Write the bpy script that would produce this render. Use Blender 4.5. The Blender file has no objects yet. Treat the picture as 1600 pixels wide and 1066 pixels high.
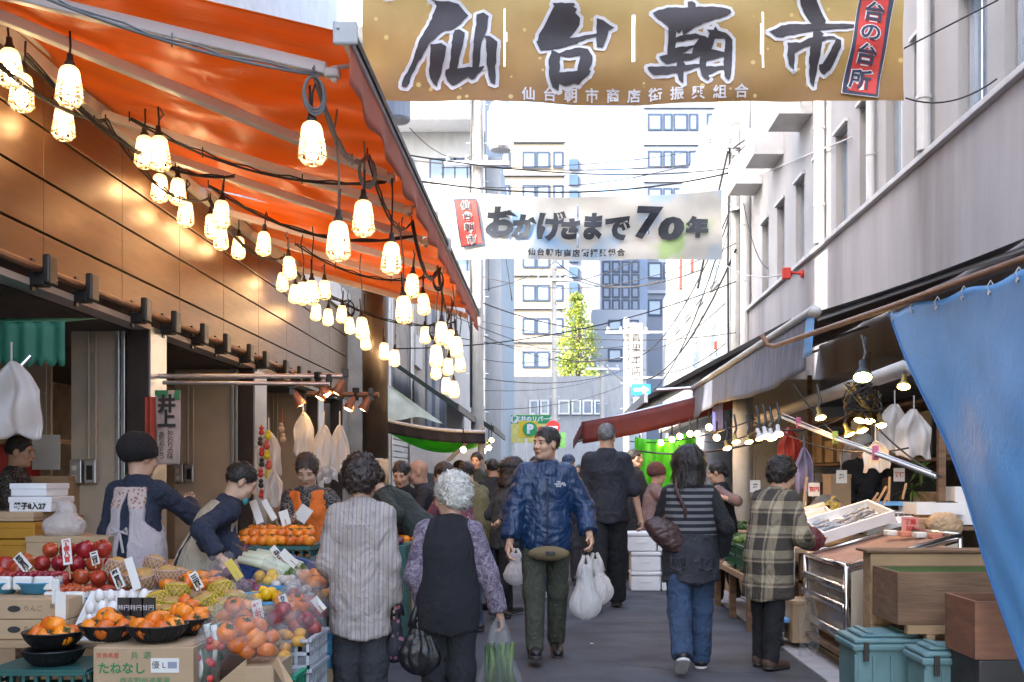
import bpy, bmesh, math, random
import numpy as np
from mathutils import Vector, Matrix
R = math.radians
rng = random.Random(7)
scene = bpy.context.scene
COL = scene.collection

# ---------------------------------------------------------------- camera
CAMZ = 1.34
cam = bpy.data.cameras.new("camera"); camo = bpy.data.objects.new("camera", cam); COL.objects.link(camo)
camo.location = (0, 0, CAMZ); camo.rotation_euler = (R(90), 0, 0)
cam.sensor_width = 36; cam.lens = 36; cam.shift_x = -65/1600; cam.shift_y = 215/1600
cam.clip_start = .1; cam.clip_end = 3000
scene.camera = camo
# ---------------------------------------------------------------- world, sun, exposure
SUN_EL, SUN_AZ = 38, 232          # azimuth clockwise from +Y: behind the camera, to the left
sd = Vector((math.cos(R(SUN_EL))*math.sin(R(SUN_AZ)), math.cos(R(SUN_EL))*math.cos(R(SUN_AZ)), math.sin(R(SUN_EL))))
world = bpy.data.worlds.new("World"); scene.world = world; world.use_nodes = True
wn = world.node_tree; bg = wn.nodes["Background"]; sky = wn.nodes.new("ShaderNodeTexSky")
sky.sky_type = 'NISHITA'; sky.sun_disc = False; sky.sun_elevation = R(SUN_EL); sky.sun_rotation = R(SUN_AZ)
sky.dust_density = 4.0; sky.air_density = 1.0; sky.ozone_density = 1.0
wn.links.new(sky.outputs[0], bg.inputs[0]); bg.inputs[1].default_value = 0.15
sun = bpy.data.lights.new("sun", 'SUN'); suno = bpy.data.objects.new("sun", sun); COL.objects.link(suno)
sun.energy = 2.0; sun.angle = R(.5); sun.color = (1, .93, .82)
suno.rotation_euler = sd.to_track_quat('Z', 'Y').to_euler(); suno.location = sd*60
scene.view_settings.view_transform = 'Standard'; scene.view_settings.look = 'None'
scene.view_settings.gamma = 1; scene.view_settings.use_curve_mapping = False
scene.view_settings.exposure = 2.95
scene.cycles.max_bounces = 6; scene.cycles.transparent_max_bounces = 12
scene.cycles.diffuse_bounces = 3; scene.cycles.caustics_reflective = False; scene.cycles.caustics_refractive = False
scene.cycles.sample_clamp_indirect = 6
LAMP_E = 8

# ---------------------------------------------------------------- helpers
def GX(px, Y): return (px-865)/1600*Y
def GZ(py, Y): return CAMZ-(py-748)/1600*Y
def P(px, py, Y): return Vector((GX(px, Y), Y, GZ(py, Y)))

def tag(o, label=None, cat=None, group=None, kind=None):
    if label:
        o["label"] = label
        if len(label.replace('-', ' ').split()) > 16: print('LONG', label)
    if cat: o["category"] = cat
    if group: o["group"] = group
    if kind: o["kind"] = kind
    return o
def empty(name, loc=(0, 0, 0), rz=0, label=None, cat=None, group=None):
    o = bpy.data.objects.new(name, None); COL.objects.link(o)
    o.location = loc; o.rotation_euler = (0, 0, rz); o.empty_display_size = .1
    return tag(o, label, cat, group)
def wmat(o):
    m = Matrix.LocRotScale(o.location, o.rotation_euler, o.scale)
    return wmat(o.parent) @ m if o.parent else m
def copy_tree(o, parent=None):
    c = o.copy(); COL.objects.link(c); c.parent = parent
    for ch in list(o.children): copy_tree(ch, c)
    return c
def mobj(name, V, F, mats, parent=None, fm=None, smooth=False, world=True):
    V = np.asarray(V, dtype=float).reshape(-1, 3)
    loc = Vector((0, 0, 0))
    if parent is None:
        lo, hi = V.min(0), V.max(0); loc = Vector(((lo[0]+hi[0])/2, (lo[1]+hi[1])/2, lo[2])); V = V-np.array(loc)
    elif world:
        mi = np.array(wmat(parent).inverted()); V = V @ mi[:3, :3].T + mi[:3, 3]
    me = bpy.data.meshes.new(name); me.from_pydata(V.tolist(), [], [list(f) for f in F])
    if not isinstance(mats, (list, tuple)): mats = [mats]
    for m in mats: me.materials.append(m)
    if fm is not None: me.polygons.foreach_set("material_index", np.asarray(fm, dtype=np.int32))
    if smooth: me.polygons.foreach_set("use_smooth", [True]*len(me.polygons))
    me.validate(); me.update()
    o = bpy.data.objects.new(name, me); COL.objects.link(o); o.parent = parent; o.location = loc
    return o
class MB:
    """collects shapes, then links them as one mesh object"""
    def __init__(s): s.V = []; s.F = []; s.m = []; s.mi = 0
    def add(s, V, F):
        n = len(s.V); s.V += [tuple(v) for v in V]; s.F += [[i+n for i in f] for f in F]; s.m += [s.mi]*len(F); return s
    def box(s, lo, hi, M=None, bev=0):
        x0, y0, z0 = lo; x1, y1, z1 = hi
        V = [Vector(v) for v in ((x0,y0,z0),(x1,y0,z0),(x1,y1,z0),(x0,y1,z0),(x0,y0,z1),(x1,y0,z1),(x1,y1,z1),(x0,y1,z1))]
        F = [(0,3,2,1),(4,5,6,7),(0,1,5,4),(1,2,6,5),(2,3,7,6),(3,0,4,7)]
        if bev:
            bm = bmesh.new(); vs = [bm.verts.new(v) for v in V]
            for f in F: bm.faces.new([vs[i] for i in f])
            bmesh.ops.bevel(bm, geom=bm.edges[:], offset=bev, segments=2, affect='EDGES', profile=.5)
            bm.verts.index_update(); V = [v.co.copy() for v in bm.verts]; F = [[v.index for v in f.verts] for f in bm.faces]; bm.free()
        if M is not None: V = [M @ v for v in V]
        return s.add(V, F)
    def tube(s, pts, r, n=8, r1=None, caps=True):
        pts = [Vector(p) for p in pts]; V = []; F = []; k = len(pts)
        for i, p in enumerate(pts):
            d = (pts[min(i+1, k-1)]-pts[max(i-1, 0)]).normalized()
            a = d.orthogonal().normalized() if i == 0 else (pa - d*pa.dot(d)).normalized()
            pa = a; b = d.cross(a)
            rr = r[i] if isinstance(r, (list, tuple)) else r if r1 is None else r+(r1-r)*i/(k-1)
            for j in range(n):
                t = 2*math.pi*j/n; V.append(p+a*(rr*math.cos(t))+b*(rr*math.sin(t)))
        for i in range(k-1):
            for j in range(n):
                F.append((i*n+j, i*n+(j+1) % n, (i+1)*n+(j+1) % n, (i+1)*n+j))
        if caps: F.append(tuple(range(n))[::-1]); F.append(tuple((k-1)*n+j for j in range(n)))
        return s.add(V, F)
    def lathe(s, prof, n=16, c=(0, 0, 0), M=None, sx=1, sy=1):
        V = []; F = []; c = Vector(c)
        for (r, z) in prof:
            for j in range(n):
                t = 2*math.pi*j/n; v = Vector((r*math.cos(t)*sx, r*math.sin(t)*sy, z)); V.append((M @ v if M is not None else v)+c)
        for i in range(len(prof)-1):
            for j in range(n): F.append((i*n+j, i*n+(j+1) % n, (i+1)*n+(j+1) % n, (i+1)*n+j))
        return s.add(V, F)
    def grid(s, f, nu, nv):
        V = [f(i/nu, j/nv) for j in range(nv+1) for i in range(nu+1)]
        F = [(j*(nu+1)+i, j*(nu+1)+i+1, (j+1)*(nu+1)+i+1, (j+1)*(nu+1)+i) for j in range(nv) for i in range(nu)]
        return s.add(V, F)
    def poly(s, pts, th=None):
        """flat polygon, or a prism when th (a vector) is given"""
        pts = [Vector(p) for p in pts]; n = len(pts)
        if th is None: return s.add(pts, [tuple(range(n))])
        th = Vector(th); F = [tuple(range(n))[::-1], tuple(range(n, 2*n))]+[(i, (i+1) % n, n+(i+1) % n, n+i) for i in range(n)]
        return s.add(pts+[p+th for p in pts], F)
    def ball(s, c, r, n=12, sc=(1, 1, 1)):
        prof = [(max(1e-4, math.sin(math.pi*i/(n//2+2))), -math.cos(math.pi*i/(n//2+2))) for i in range(n//2+3)]
        return s.lathe([(a*r, b*r) for a, b in prof], n, c, Matrix.Diagonal(sc))
    def build(s, name, mats, parent=None, smooth=False, world=True):
        return mobj(name, s.V, s.F, mats, parent, s.m, smooth, world)
def smooth_angle(o, deg=40):
    me = o.data; me.polygons.foreach_set("use_smooth", [True]*len(me.polygons))
    try: me.set_sharp_from_angle(angle=R(deg))
    except Exception: pass
    return o
def thick(o, t):
    m = o.modifiers.new("solidify", 'SOLIDIFY'); m.thickness = t; m.offset = 0; return o
def rot(rz=0, rx=0, ry=0, loc=(0, 0, 0)):
    return Matrix.Translation(loc) @ Matrix.Rotation(rz, 4, 'Z') @ Matrix.Rotation(ry, 4, 'Y') @ Matrix.Rotation(rx, 4, 'X')
def sag(a, b, d, n=14):
    a = Vector(a); b = Vector(b); return [a.lerp(b, i/n)-Vector((0, 0, d*4*(i/n)*(1-i/n))) for i in range(n+1)]

# value noise for cloth folds, crowns and the like
def vnoise(Q, seed=0):
    Q = np.asarray(Q, dtype=np.float64); i = np.floor(Q).astype(np.int64); f = Q-i; u = f*f*(3-2*f)
    def h(a, b, c):
        n = (a*374761393+b*668265263+c*2147483647+seed*974711) & 0x7fffffff
        n = (n ^ (n >> 13))*1274126177 & 0x7fffffff
        return ((n ^ (n >> 16)) & 0xffff)/65535.
    r = 0
    for dx in (0, 1):
        for dy in (0, 1):
            for dz in (0, 1):
                w = (u[:, 0] if dx else 1-u[:, 0])*(u[:, 1] if dy else 1-u[:, 1])*(u[:, 2] if dz else 1-u[:, 2])
                r = r+w*h(i[:, 0]+dx, i[:, 1]+dy, i[:, 2]+dz)
    return r*2-1

# ---------------------------------------------------------------- materials
def sock(n, *names):
    for k in names:
        if k in n.inputs: return n.inputs[k]
def M(name, col, rough=.6, metal=0, var=.15, vs=5, bump=.12, bs=60, transl=0, clear=0, emit=0, rnd=0, pat=None, spec=.5, stain=0, aniso=(1, 1, 1), coat=0, crease=0, crack=0):
    m = bpy.data.materials.new(name); m.use_nodes = True; nt = m.node_tree; N = nt.nodes; L = nt.links.new
    b = N["Principled BSDF"]; out = N["Material Output"]
    b.inputs["Roughness"].default_value = rough; b.inputs["Metallic"].default_value = metal
    sock(b, "Specular IOR Level", "Specular").default_value = spec
    if coat: b.inputs["Coat Weight"].default_value = coat; b.inputs["Coat Roughness"].default_value = .08
    tc = N.new("ShaderNodeTexCoord"); mp = N.new("ShaderNodeMapping"); mp.inputs["Scale"].default_value = aniso; L(tc.outputs["Object"], mp.inputs[0])
    vec = mp.outputs[0]
    def noise(s, det=4):
        n = N.new("ShaderNodeTexNoise"); n.inputs["Scale"].default_value = s; n.inputs["Detail"].default_value = det; L(vec, n.inputs["Vector"]); return n.outputs["Fac"]
    hsv = N.new("ShaderNodeHueSaturation"); hsv.inputs["Color"].default_value = (*col, 1)
    if pat: L(pat(nt, tc.outputs["Object"]), hsv.inputs["Color"])
    mr = N.new("ShaderNodeMapRange"); mr.inputs[1].default_value = .3; mr.inputs[2].default_value = .7; mr.inputs[3].default_value = 1-var; mr.inputs[4].default_value = 1+var
    L(noise(vs), mr.inputs[0]); val = mr.outputs[0]
    if rnd:
        oi = N.new("ShaderNodeObjectInfo"); mm = N.new("ShaderNodeMapRange"); mm.inputs[3].default_value = 1-rnd; mm.inputs[4].default_value = 1+rnd; L(oi.outputs["Random"], mm.inputs[0])
        mu = N.new("ShaderNodeMath"); mu.operation = 'MULTIPLY'; L(val, mu.inputs[0]); L(mm.outputs[0], mu.inputs[1]); val = mu.outputs[0]
        mh = N.new("ShaderNodeMapRange"); mh.inputs[3].default_value = .5-rnd*.06; mh.inputs[4].default_value = .5+rnd*.06; L(oi.outputs["Random"], mh.inputs[0]); L(mh.outputs[0], hsv.inputs["Hue"])
    L(val, hsv.inputs["Value"]); colr = hsv.outputs[0]
    if stain:
        st = N.new("ShaderNodeMapRange"); st.inputs[1].default_value = .5; st.inputs[2].default_value = .75; st.inputs[3].default_value = 0; st.inputs[4].default_value = stain; L(noise(vs*.37, 6), st.inputs[0])
        mx = N.new("ShaderNodeMixRGB"); mx.blend_type = 'MULTIPLY'; mx.inputs[2].default_value = (.35, .3, .26, 1); L(st.outputs[0], mx.inputs[0]); L(colr, mx.inputs[1]); colr = mx.outputs[0]
    L(colr, b.inputs["Base Color"])
    if crack:
        vo = N.new("ShaderNodeTexVoronoi"); vo.feature = 'DISTANCE_TO_EDGE'; vo.inputs["Scale"].default_value = crack; nz = N.new("ShaderNodeTexNoise"); nz.inputs["Scale"].default_value = crack*4; L(vec, nz.inputs["Vector"])
        ad = N.new("ShaderNodeVectorMath"); ad.operation = 'MULTIPLY_ADD'; ad.inputs[1].default_value = (.35/crack,)*3; L(nz.outputs["Color"], ad.inputs[0]); L(vec, ad.inputs[2]); L(ad.outputs[0], vo.inputs["Vector"])
        colr = mixc(nt, colr, (.45, .45, .45), ramp(nt, vo.outputs["Distance"], [(0, (.8, .8, .8)), (.012, (0, 0, 0))], 'LINEAR'), 'MULTIPLY')
        L(colr, b.inputs["Base Color"])
    if bump:
        bp = N.new("ShaderNodeBump"); bp.inputs["Strength"].default_value = bump; bp.inputs["Distance"].default_value = .01; L(noise(bs), bp.inputs["Height"]); L(bp.outputs[0], b.inputs["Normal"])
        if crease:
            n2 = N.new("ShaderNodeTexNoise"); n2.inputs["Scale"].default_value = 8; n2.inputs["Detail"].default_value = 3; n2.inputs["Distortion"].default_value = 1.2; m2 = N.new("ShaderNodeMapping"); m2.inputs["Scale"].default_value = (1.3, 1.3, .7); L(tc.outputs["Object"], m2.inputs[0]); L(m2.outputs[0], n2.inputs["Vector"])
            rd = N.new("ShaderNodeMath"); rd.operation = 'SUBTRACT'; rd.inputs[1].default_value = .5; L(n2.outputs["Fac"], rd.inputs[0]); ab = N.new("ShaderNodeMath"); ab.operation = 'ABSOLUTE'; L(rd.outputs[0], ab.inputs[0])
            b2 = N.new("ShaderNodeBump"); b2.inputs["Strength"].default_value = crease; b2.inputs["Distance"].default_value = .09; L(ab.outputs[0], b2.inputs["Height"]); L(b2.outputs[0], bp.inputs["Normal"])
        rr = N.new("ShaderNodeMapRange"); rr.inputs[3].default_value = max(.03, rough-.1); rr.inputs[4].default_value = min(1, rough+.1); L(noise(vs*2.3), rr.inputs[0]); L(rr.outputs[0], b.inputs["Roughness"])
    if emit:
        b.inputs["Emission Color"].default_value = (*col, 1); b.inputs["Emission Strength"].default_value = emit
    sh = b.outputs[0]
    if transl:
        t = N.new("ShaderNodeBsdfTranslucent"); L(colr, t.inputs[0]); mx = N.new("ShaderNodeMixShader"); mx.inputs[0].default_value = transl; L(sh, mx.inputs[1]); L(t.outputs[0], mx.inputs[2]); sh = mx.outputs[0]
    if clear:
        t = N.new("ShaderNodeBsdfTransparent"); mx = N.new("ShaderNodeMixShader"); mx.inputs[0].default_value = clear; L(sh, mx.inputs[1]); L(t.outputs[0], mx.inputs[2]); sh = mx.outputs[0]
    L(sh, out.inputs[0]); return m
# patterns: each returns a colour socket from object coordinates
def ramp(nt, fac, stops, interp='CONSTANT'):
    r = nt.nodes.new("ShaderNodeValToRGB"); r.color_ramp.interpolation = interp
    e = r.color_ramp.elements
    while len(e) < len(stops): e.new(.5)
    for k, (p, c) in enumerate(stops): e[k].position = p; e[k].color = (*c, 1)
    nt.links.new(fac, r.inputs[0]); return r.outputs[0]
def comp(nt, vec, ax, scale, frac=True):
    s = nt.nodes.new("ShaderNodeSeparateXYZ"); nt.links.new(vec, s.inputs[0])
    m = nt.nodes.new("ShaderNodeMath"); m.operation = 'MULTIPLY'; m.inputs[1].default_value = scale; nt.links.new(s.outputs[ax], m.inputs[0])
    if not frac: return m.outputs[0]
    f = nt.nodes.new("ShaderNodeMath"); f.operation = 'FRACT'; nt.links.new(m.outputs[0], f.inputs[0]); return f.outputs[0]
def mixc(nt, a, b, fac, mode='MIX'):
    m = nt.nodes.new("ShaderNodeMixRGB"); m.blend_type = mode
    for i, x in ((0, fac), (1, a), (2, b)):
        if isinstance(x, (int, float)): m.inputs[i].default_value = x
        elif isinstance(x, tuple): m.inputs[i].default_value = (*x, 1)
        else: nt.links.new(x, m.inputs[i])
    return m.outputs[0]
def p_stripes(ax, scale, stops): return lambda nt, v: ramp(nt, comp(nt, v, ax, scale), stops)
def p_plaid(s, a, b, c):
    def f(nt, v):
        o1 = ramp(nt, comp(nt, v, 0, s), [(0, a), (.42, b), (.5, c), (.6, b), (.92, a)]); o2 = ramp(nt, comp(nt, v, 2, s*.9), [(0, a), (.42, b), (.5, c), (.6, b), (.92, a)])
        return mixc(nt, o1, o2, .5)
    return f
def p_spots(scale, base, spot, th=.25, third=None):
    def f(nt, v):
        vo = nt.nodes.new("ShaderNodeTexVoronoi"); vo.inputs["Scale"].default_value = scale; nt.links.new(v, vo.inputs["Vector"])
        st = [(0, spot), (th, base)]
        if third: st = [(0, third), (th*.5, spot), (th, base)]
        return ramp(nt, vo.outputs["Distance"], st)
    return f
def p_swirl(scale, a, b, c):
    def f(nt, v):
        n = nt.nodes.new("ShaderNodeTexNoise"); n.inputs["Scale"].default_value = scale; n.inputs["Detail"].default_value = 2; n.inputs["Distortion"].default_value = 2.5; nt.links.new(v, n.inputs["Vector"])
        return ramp(nt, n.outputs["Fac"], [(0, a), (.43, b), (.5, a), (.56, c), (.62, a), (.7, b)])
    return f

m_asphalt = M("asphalt", (.068, .074, .086), .85, var=.35, vs=2.2, bump=.7, bs=160, stain=.55, crack=.42)
m_gutter = M("gutter_concrete", (.42, .42, .43), .85, var=.15, bump=.3, bs=90, stain=.3)
m_bronze = M("bronze_panel", (.155, .088, .046), .36, metal=.6, var=.1, vs=2, bump=.05, bs=8, aniso=(1, 1, 6))
m_seam = M("dark_seam", (.02, .017, .015), .7, bump=0)
m_stucco = M("lavender_stucco", (.36, .34, .345), .9, var=.1, vs=2.5, bump=.6, bs=60, stain=.65, aniso=(1, 1, .16))
m_white = M("white_paint", (.56, .555, .55), .6, var=.06, bump=.1, stain=.15)
m_cream = M("cream_tile", (.34, .30, .235), .7, var=.06)
m_glassb = M("window_glass", (.10, .15, .2), .06, var=.2, vs=1, bump=0, spec=.8)
m_glassp = M("pale_window_glass", (.2, .27, .34), .08, var=.2, vs=.6, bump=0, spec=.9)
m_alu = M("aluminium", (.6, .6, .62), .35, metal=.9, var=.08, bump=.05)
m_steel = M("polished_steel", (.7, .7, .7), .22, metal=1, var=.1, vs=8, bump=.1, bs=20)
m_dark = M("dark_paint", (.03, .028, .028), .5)
m_black = M("black_plastic", (.018, .018, .02), .4)
m_brown = M("dark_brown_tile", (.05, .04, .038), .45, var=.15)
m_beige = M("beige_door", (.55, .48, .38), .5, var=.06, stain=.15)
m_conc = M("grey_concrete", (.36, .35, .33), .9, var=.15, bump=.3, stain=.4)
m_wire = M("black_cable", (.02, .02, .022), .6, bump=0)
m_gcable = M("grey_cable", (.2, .2, .2), .6, bump=0)
m_orange = M("orange_awning_cloth", (.9, .27, .03), .33, var=.15, vs=1.2, bump=.8, bs=4.5, transl=.52, aniso=(.35, 2.6, 1))
m_valance = M("salmon_valance", (.62, .2, .13), .6, transl=.35, var=.12, vs=3, bump=.2, bs=12)
m_alarm = M("white_powder_coat", (.72, .7, .68), .4, var=.05)
m_bulb = M("lit_bulb", (1, .70, .38), .5, bump=0, emit=LAMP_E, var=0)
m_cage = M("cage_plastic", (.8, .72, .56), .4, transl=.3, bump=0, var=.05)
m_skin = M("skin", (.56, .34, .23), .5, var=.1, vs=20, bump=.1, bs=150)
m_eye = M("dark_eye", (.015, .012, .01), .3, bump=0)
m_lip = M("lip", (.36, .14, .11), .45, bump=0)
m_hairb = M("black_hair", (.022, .018, .016), .38, var=.3, vs=40, bump=.7, bs=130)
m_hairbr = M("brown_black_hair", (.04, .026, .02), .38, var=.3, vs=40, bump=.7, bs=120, aniso=(1, 1, .25))
m_hairg = M("grey_hair", (.2, .2, .21), .5, var=.4, vs=50, bump=.8, bs=120)
m_hairw = M("white_hair", (.66, .63, .56), .55, var=.2, vs=60, bump=1, bs=110)
m_wood = M("weathered_wood", (.2, .12, .07), .75, var=.3, vs=6, bump=.4, bs=40, aniso=(.4, 1, 4), stain=.5)
m_ply = M("pale_plywood", (.4, .27, .15), .7, var=.15, vs=5, bump=.2, aniso=(.5, 2, 3))
m_card = M("cardboard", (.46, .32, .19), .8, var=.08, bump=.15, bs=90)
m_foam = M("white_styrofoam", (.82, .83, .84), .75, var=.04, bump=.25, bs=200)
m_bluet = M("blue_tarp", (.18, .53, 1.0), .4, var=.07, vs=3, bump=.1, bs=160, transl=.2, crease=.11)
m_lime = M("lime_sheet", (.1, .62, .04), .5, transl=.45, bump=.3, bs=8)
m_maroon = M("maroon_canvas", (.13, .016, .016), .6, transl=.15, bump=.25, bs=10)
m_greyaw = M("slate_canvas", (.2, .22, .29), .65, transl=.15, var=.25, vs=5, bump=.3, bs=12, stain=.3, aniso=(2, 2, .5))
m_bag = M("white_bag_plastic", (.82, .81, .8), .35, transl=.45, clear=.24, bump=.5, bs=25, var=.05)
m_clear = M("clear_bag_plastic", (.45, .46, .46), .12, clear=.86, bump=.8, bs=26, var=.05)
m_teal = M("teal_bin_plastic", (.13, .25, .27), .5, var=.12, stain=.3)
m_tealc = M("dark_teal_crate", (.02, .1, .09), .5, var=.15)
m_bcrate = M("blue_crate_plastic", (.02, .06, .2), .45, var=.15)
m_lcrate = M("light_blue_tray", (.07, .3, .5), .45, var=.1)
m_paper = M("white_card", (.75, .73, .68), .7, var=.05, bump=0)
m_red = M("red_ink", (.55, .04, .03), .6, bump=0)
m_green = M("green_ink", (.04, .25, .09), .6, bump=0)
m_ink = M("black_ink", (.025, .022, .022), .55, bump=0)
m_navy = M("navy_ink", (.03, .035, .07), .6, bump=0)
m_wink = M("white_ink", (.72, .71, .72), .6, bump=0)
m_copper = M("rusty_pipe", (.24, .13, .08), .5, metal=.4, var=.2)
m_pole = M("pale_pole_concrete", (.5, .49, .46), .85, var=.1, bump=.2, stain=.2)

# ---------------------------------------------------------------- lettering
_tx = {}
def text_mesh(body, size=1, offset=0, space=1, shear=0, res=3, vert=False):
    key = (body, size, offset, space, shear, vert)
    if key not in _tx:
        c = bpy.data.curves.new("lettering", "FONT"); c.body = body; c.size = size; c.offset = offset; c.space_character = space; c.shear = shear
        c.align_x = 'CENTER'; c.align_y = 'CENTER'; c.resolution_u = res
        if vert: c.body = "\n".join(body); c.space_line = vert
        o = bpy.data.objects.new("lettering", c); COL.objects.link(o)
        dg = bpy.context.evaluated_depsgraph_get(); me = bpy.data.meshes.new_from_object(o.evaluated_get(dg))
        V = np.array([v.co for v in me.vertices]); F = [list(p.vertices) for p in me.polygons]
        bpy.data.objects.remove(o); bpy.data.curves.remove(c); bpy.data.meshes.remove(me); _tx[key] = (V, F)
    return _tx[key]
def text(body, size, mat_, Mx, parent, offset=0, name="lettering", **kw):
    """flat lettering in the XZ plane of matrix Mx, facing its -Y"""
    V, F = text_mesh(body, size, offset, **kw)
    W = [Mx @ Vector((v[0], 0, v[1])) for v in V]
    return mobj(name, W, F, mat_, parent)
# ================================================================ ground
ORD = "first second third fourth fifth sixth seventh eighth ninth tenth eleventh twelfth thirteenth fourteenth fifteenth sixteenth seventeenth eighteenth nineteenth twentieth twenty-first twenty-second twenty-third twenty-fourth twenty-fifth twenty-sixth twenty-seventh twenty-eighth twenty-ninth thirtieth".split()
b = MB(); b.grid(lambda u, v: (-400+800*u, -60+1060*v, 0), 8, 8); tag(b.build("road", m_asphalt), kind='structure')
b = MB()
for i in range(40): b.box((1.80, -2+i*1.2, -.1), (2.08, -2+i*1.2+1.19, .012))
tag(b.build("kerb_strip", m_gutter), kind='structure')
b = MB(); b.box((2.085, -5, -.1), (14, 46, .03)); b.box((-14, -5, -.1), (-2.6, 46, .03)); tag(b.build("pavement", m_conc), kind='structure')

# ================================================================ market hall on the left
WX = -3.4
hall = empty("market_hall", (WX, 8, 0), 0, "market hall with bronze metal cladding above its open shop bays", "building")
zs = [WX*-k+CAMZ for k in (.41, .481, .586, .687, .79)]
b = MB(); y0 = 7.03*3.4/3.5-1.243*9
for i in range(19):
    ya = y0+i*1.243; yb = min(ya+1.239, 16.9)
    if ya > 16.8: break
    for k in range(4): b.box((WX-.06, ya, zs[k]+.008), (WX, yb, zs[k+1]-.008), bev=.004)
b.build("cladding", m_bronze, hall)
b = MB(); b.box((WX-.16, -4, 2.6), (WX-.062, 16.9, zs[4]+.1)); b.build("backing_wall", m_seam, hall)
b = MB(); b.box((WX-.1, -4, zs[4]), (WX+.05, 16.9, zs[4]+.35)); b.build("cornice", m_alarm, hall)
b = MB(); b.tube([(WX+.07, -2, 2.70), (WX+.07, 15.5, 2.70)], .028, 10); b.build("hanging_rail", m_copper, hall)
b = MB(); b.box((WX-.14, -4, 2.59), (WX+.02, 8.6, 2.635)); b.box((WX-.14, 8.96, 2.59), (WX+.02, 16, 2.635)); b.build("soffit_edge", m_white, hall)
for px in (65, 132, 218, 265, 310, 346, 383, 408, 440, 462, 478):
    y = 3.33*1600/(865-px); b = MB()
    b.box((WX+.002, y-.055, 2.59), (WX+.11, y+.055, 2.665), bev=.008); b.box((WX+.10, y-.06, 2.60), (WX+.15, y+.06, 2.79), bev=.012); b.box((WX+.002, y-.02, 2.56), (WX+.02, y+.02, 2.77))
    b.build("hook_bracket", m_black, hall)
b = MB()
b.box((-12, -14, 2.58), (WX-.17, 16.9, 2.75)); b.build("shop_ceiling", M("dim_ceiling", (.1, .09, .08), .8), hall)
b = MB(); b.box((-6.6, -6, 0.03), (-6.4, 16.9, 2.58)); b.build("shop_back_wall", M("shop_wall", (.4, .33, .26), .8, var=.2), hall)
for nm, ya, yb, z0, z1 in (("upper_storey", -14, 9.0, 2.76, 17.5), ("upper_storey", 10.4, 16.9, 2.76, 17)):  # mostly unseen blocks, shaped to shade the street and pass one sunbeam
    b = MB(); b.box((-4.4, ya, z0), (WX-.17, yb, z1)); b.build(nm, m_white, hall)
for ya, yb, xa in ((8.6, 8.97, -3.58), (11.6, 12.1, -3.56), (14.75, 15.1, -3.55), (16.5, 16.9, -3.6)):
    b = MB(); b.box((xa, ya, .02), (WX-.004, yb, 2.6)); b.mi = 1; b.box((WX-.003, ya+.01, .02), (WX+.012, yb-.005, 1.7)); b.box((WX-.003, ya+.01, 1.706), (WX+.012, yb-.005, 2.62))
    b.build("pier", [m_brown, m_alu], hall)
for ya, xa, xb in ((8.6, -4.06, -3.68), (11.6, -4.3, -3.66), (14.75, -4.2, -3.65)):
    b = MB(); b.box((xa, ya+.02, .02), (xb, ya+.12, 2.58)); b.box((xa+.02, ya, 2.4), (xb, ya+.02, 2.5)); o = b.build("partition", m_beige, hall)
    c = MB()
    for x in (xb+.005, xb+.05): c.box((x, ya-.02, .02), (x+.035, ya+.1, 2.58), bev=.004)
    c.build("door_track", m_alu, hall)
    c = MB()
    for x in (xa+.16, xa+.22): c.tube([(x, ya-.01, 1.45), (x, ya-.01, 2.56)], .012, 8)
    c.build("conduit", m_beige, hall)
    c = MB(); c.box((xa+.0+.02, ya-.06, 1.3), (xa+.12, ya-.001, 1.5), bev=.008); c.box((xa+.14, ya-.06, 1.3), (xa+.24, ya-.001, 1.5), bev=.008); c.mi = 1
    c.box((xa+.165, ya-.066, 1.33), (xa+.215, ya-.0605, 1.45)); c.mi = 2; c.box((xa+.045, ya-.066, 1.33), (xa+.08, ya-.0605, 1.37)); c.box((xa+.045, ya-.066, 1.41), (xa+.08, ya-.0605, 1.45))
    c.build("switch_box", [m_alu, m_black, m_paper], hall)
# beige folding doors inside the bays
for (ya, xa, xb) in ((10.2, -6.3, -5.0), (13.6, -5.6, -4.3), (15.9, -5.0, -3.8), (5.2, -6.4, -6.0)):
    b = MB(); n = 4
    for i in range(n):
        x = xa+(xb-xa)*i/n; b.box((x, ya, .04), (x+(xb-xa)/n-.01, ya+.04, 2.57)); b.box((x+.05, ya-.012, .3), (x+(xb-xa)/n-.06, ya-.001, 2.2), bev=.005)
    b.build("folding_door", m_beige, hall)

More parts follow.
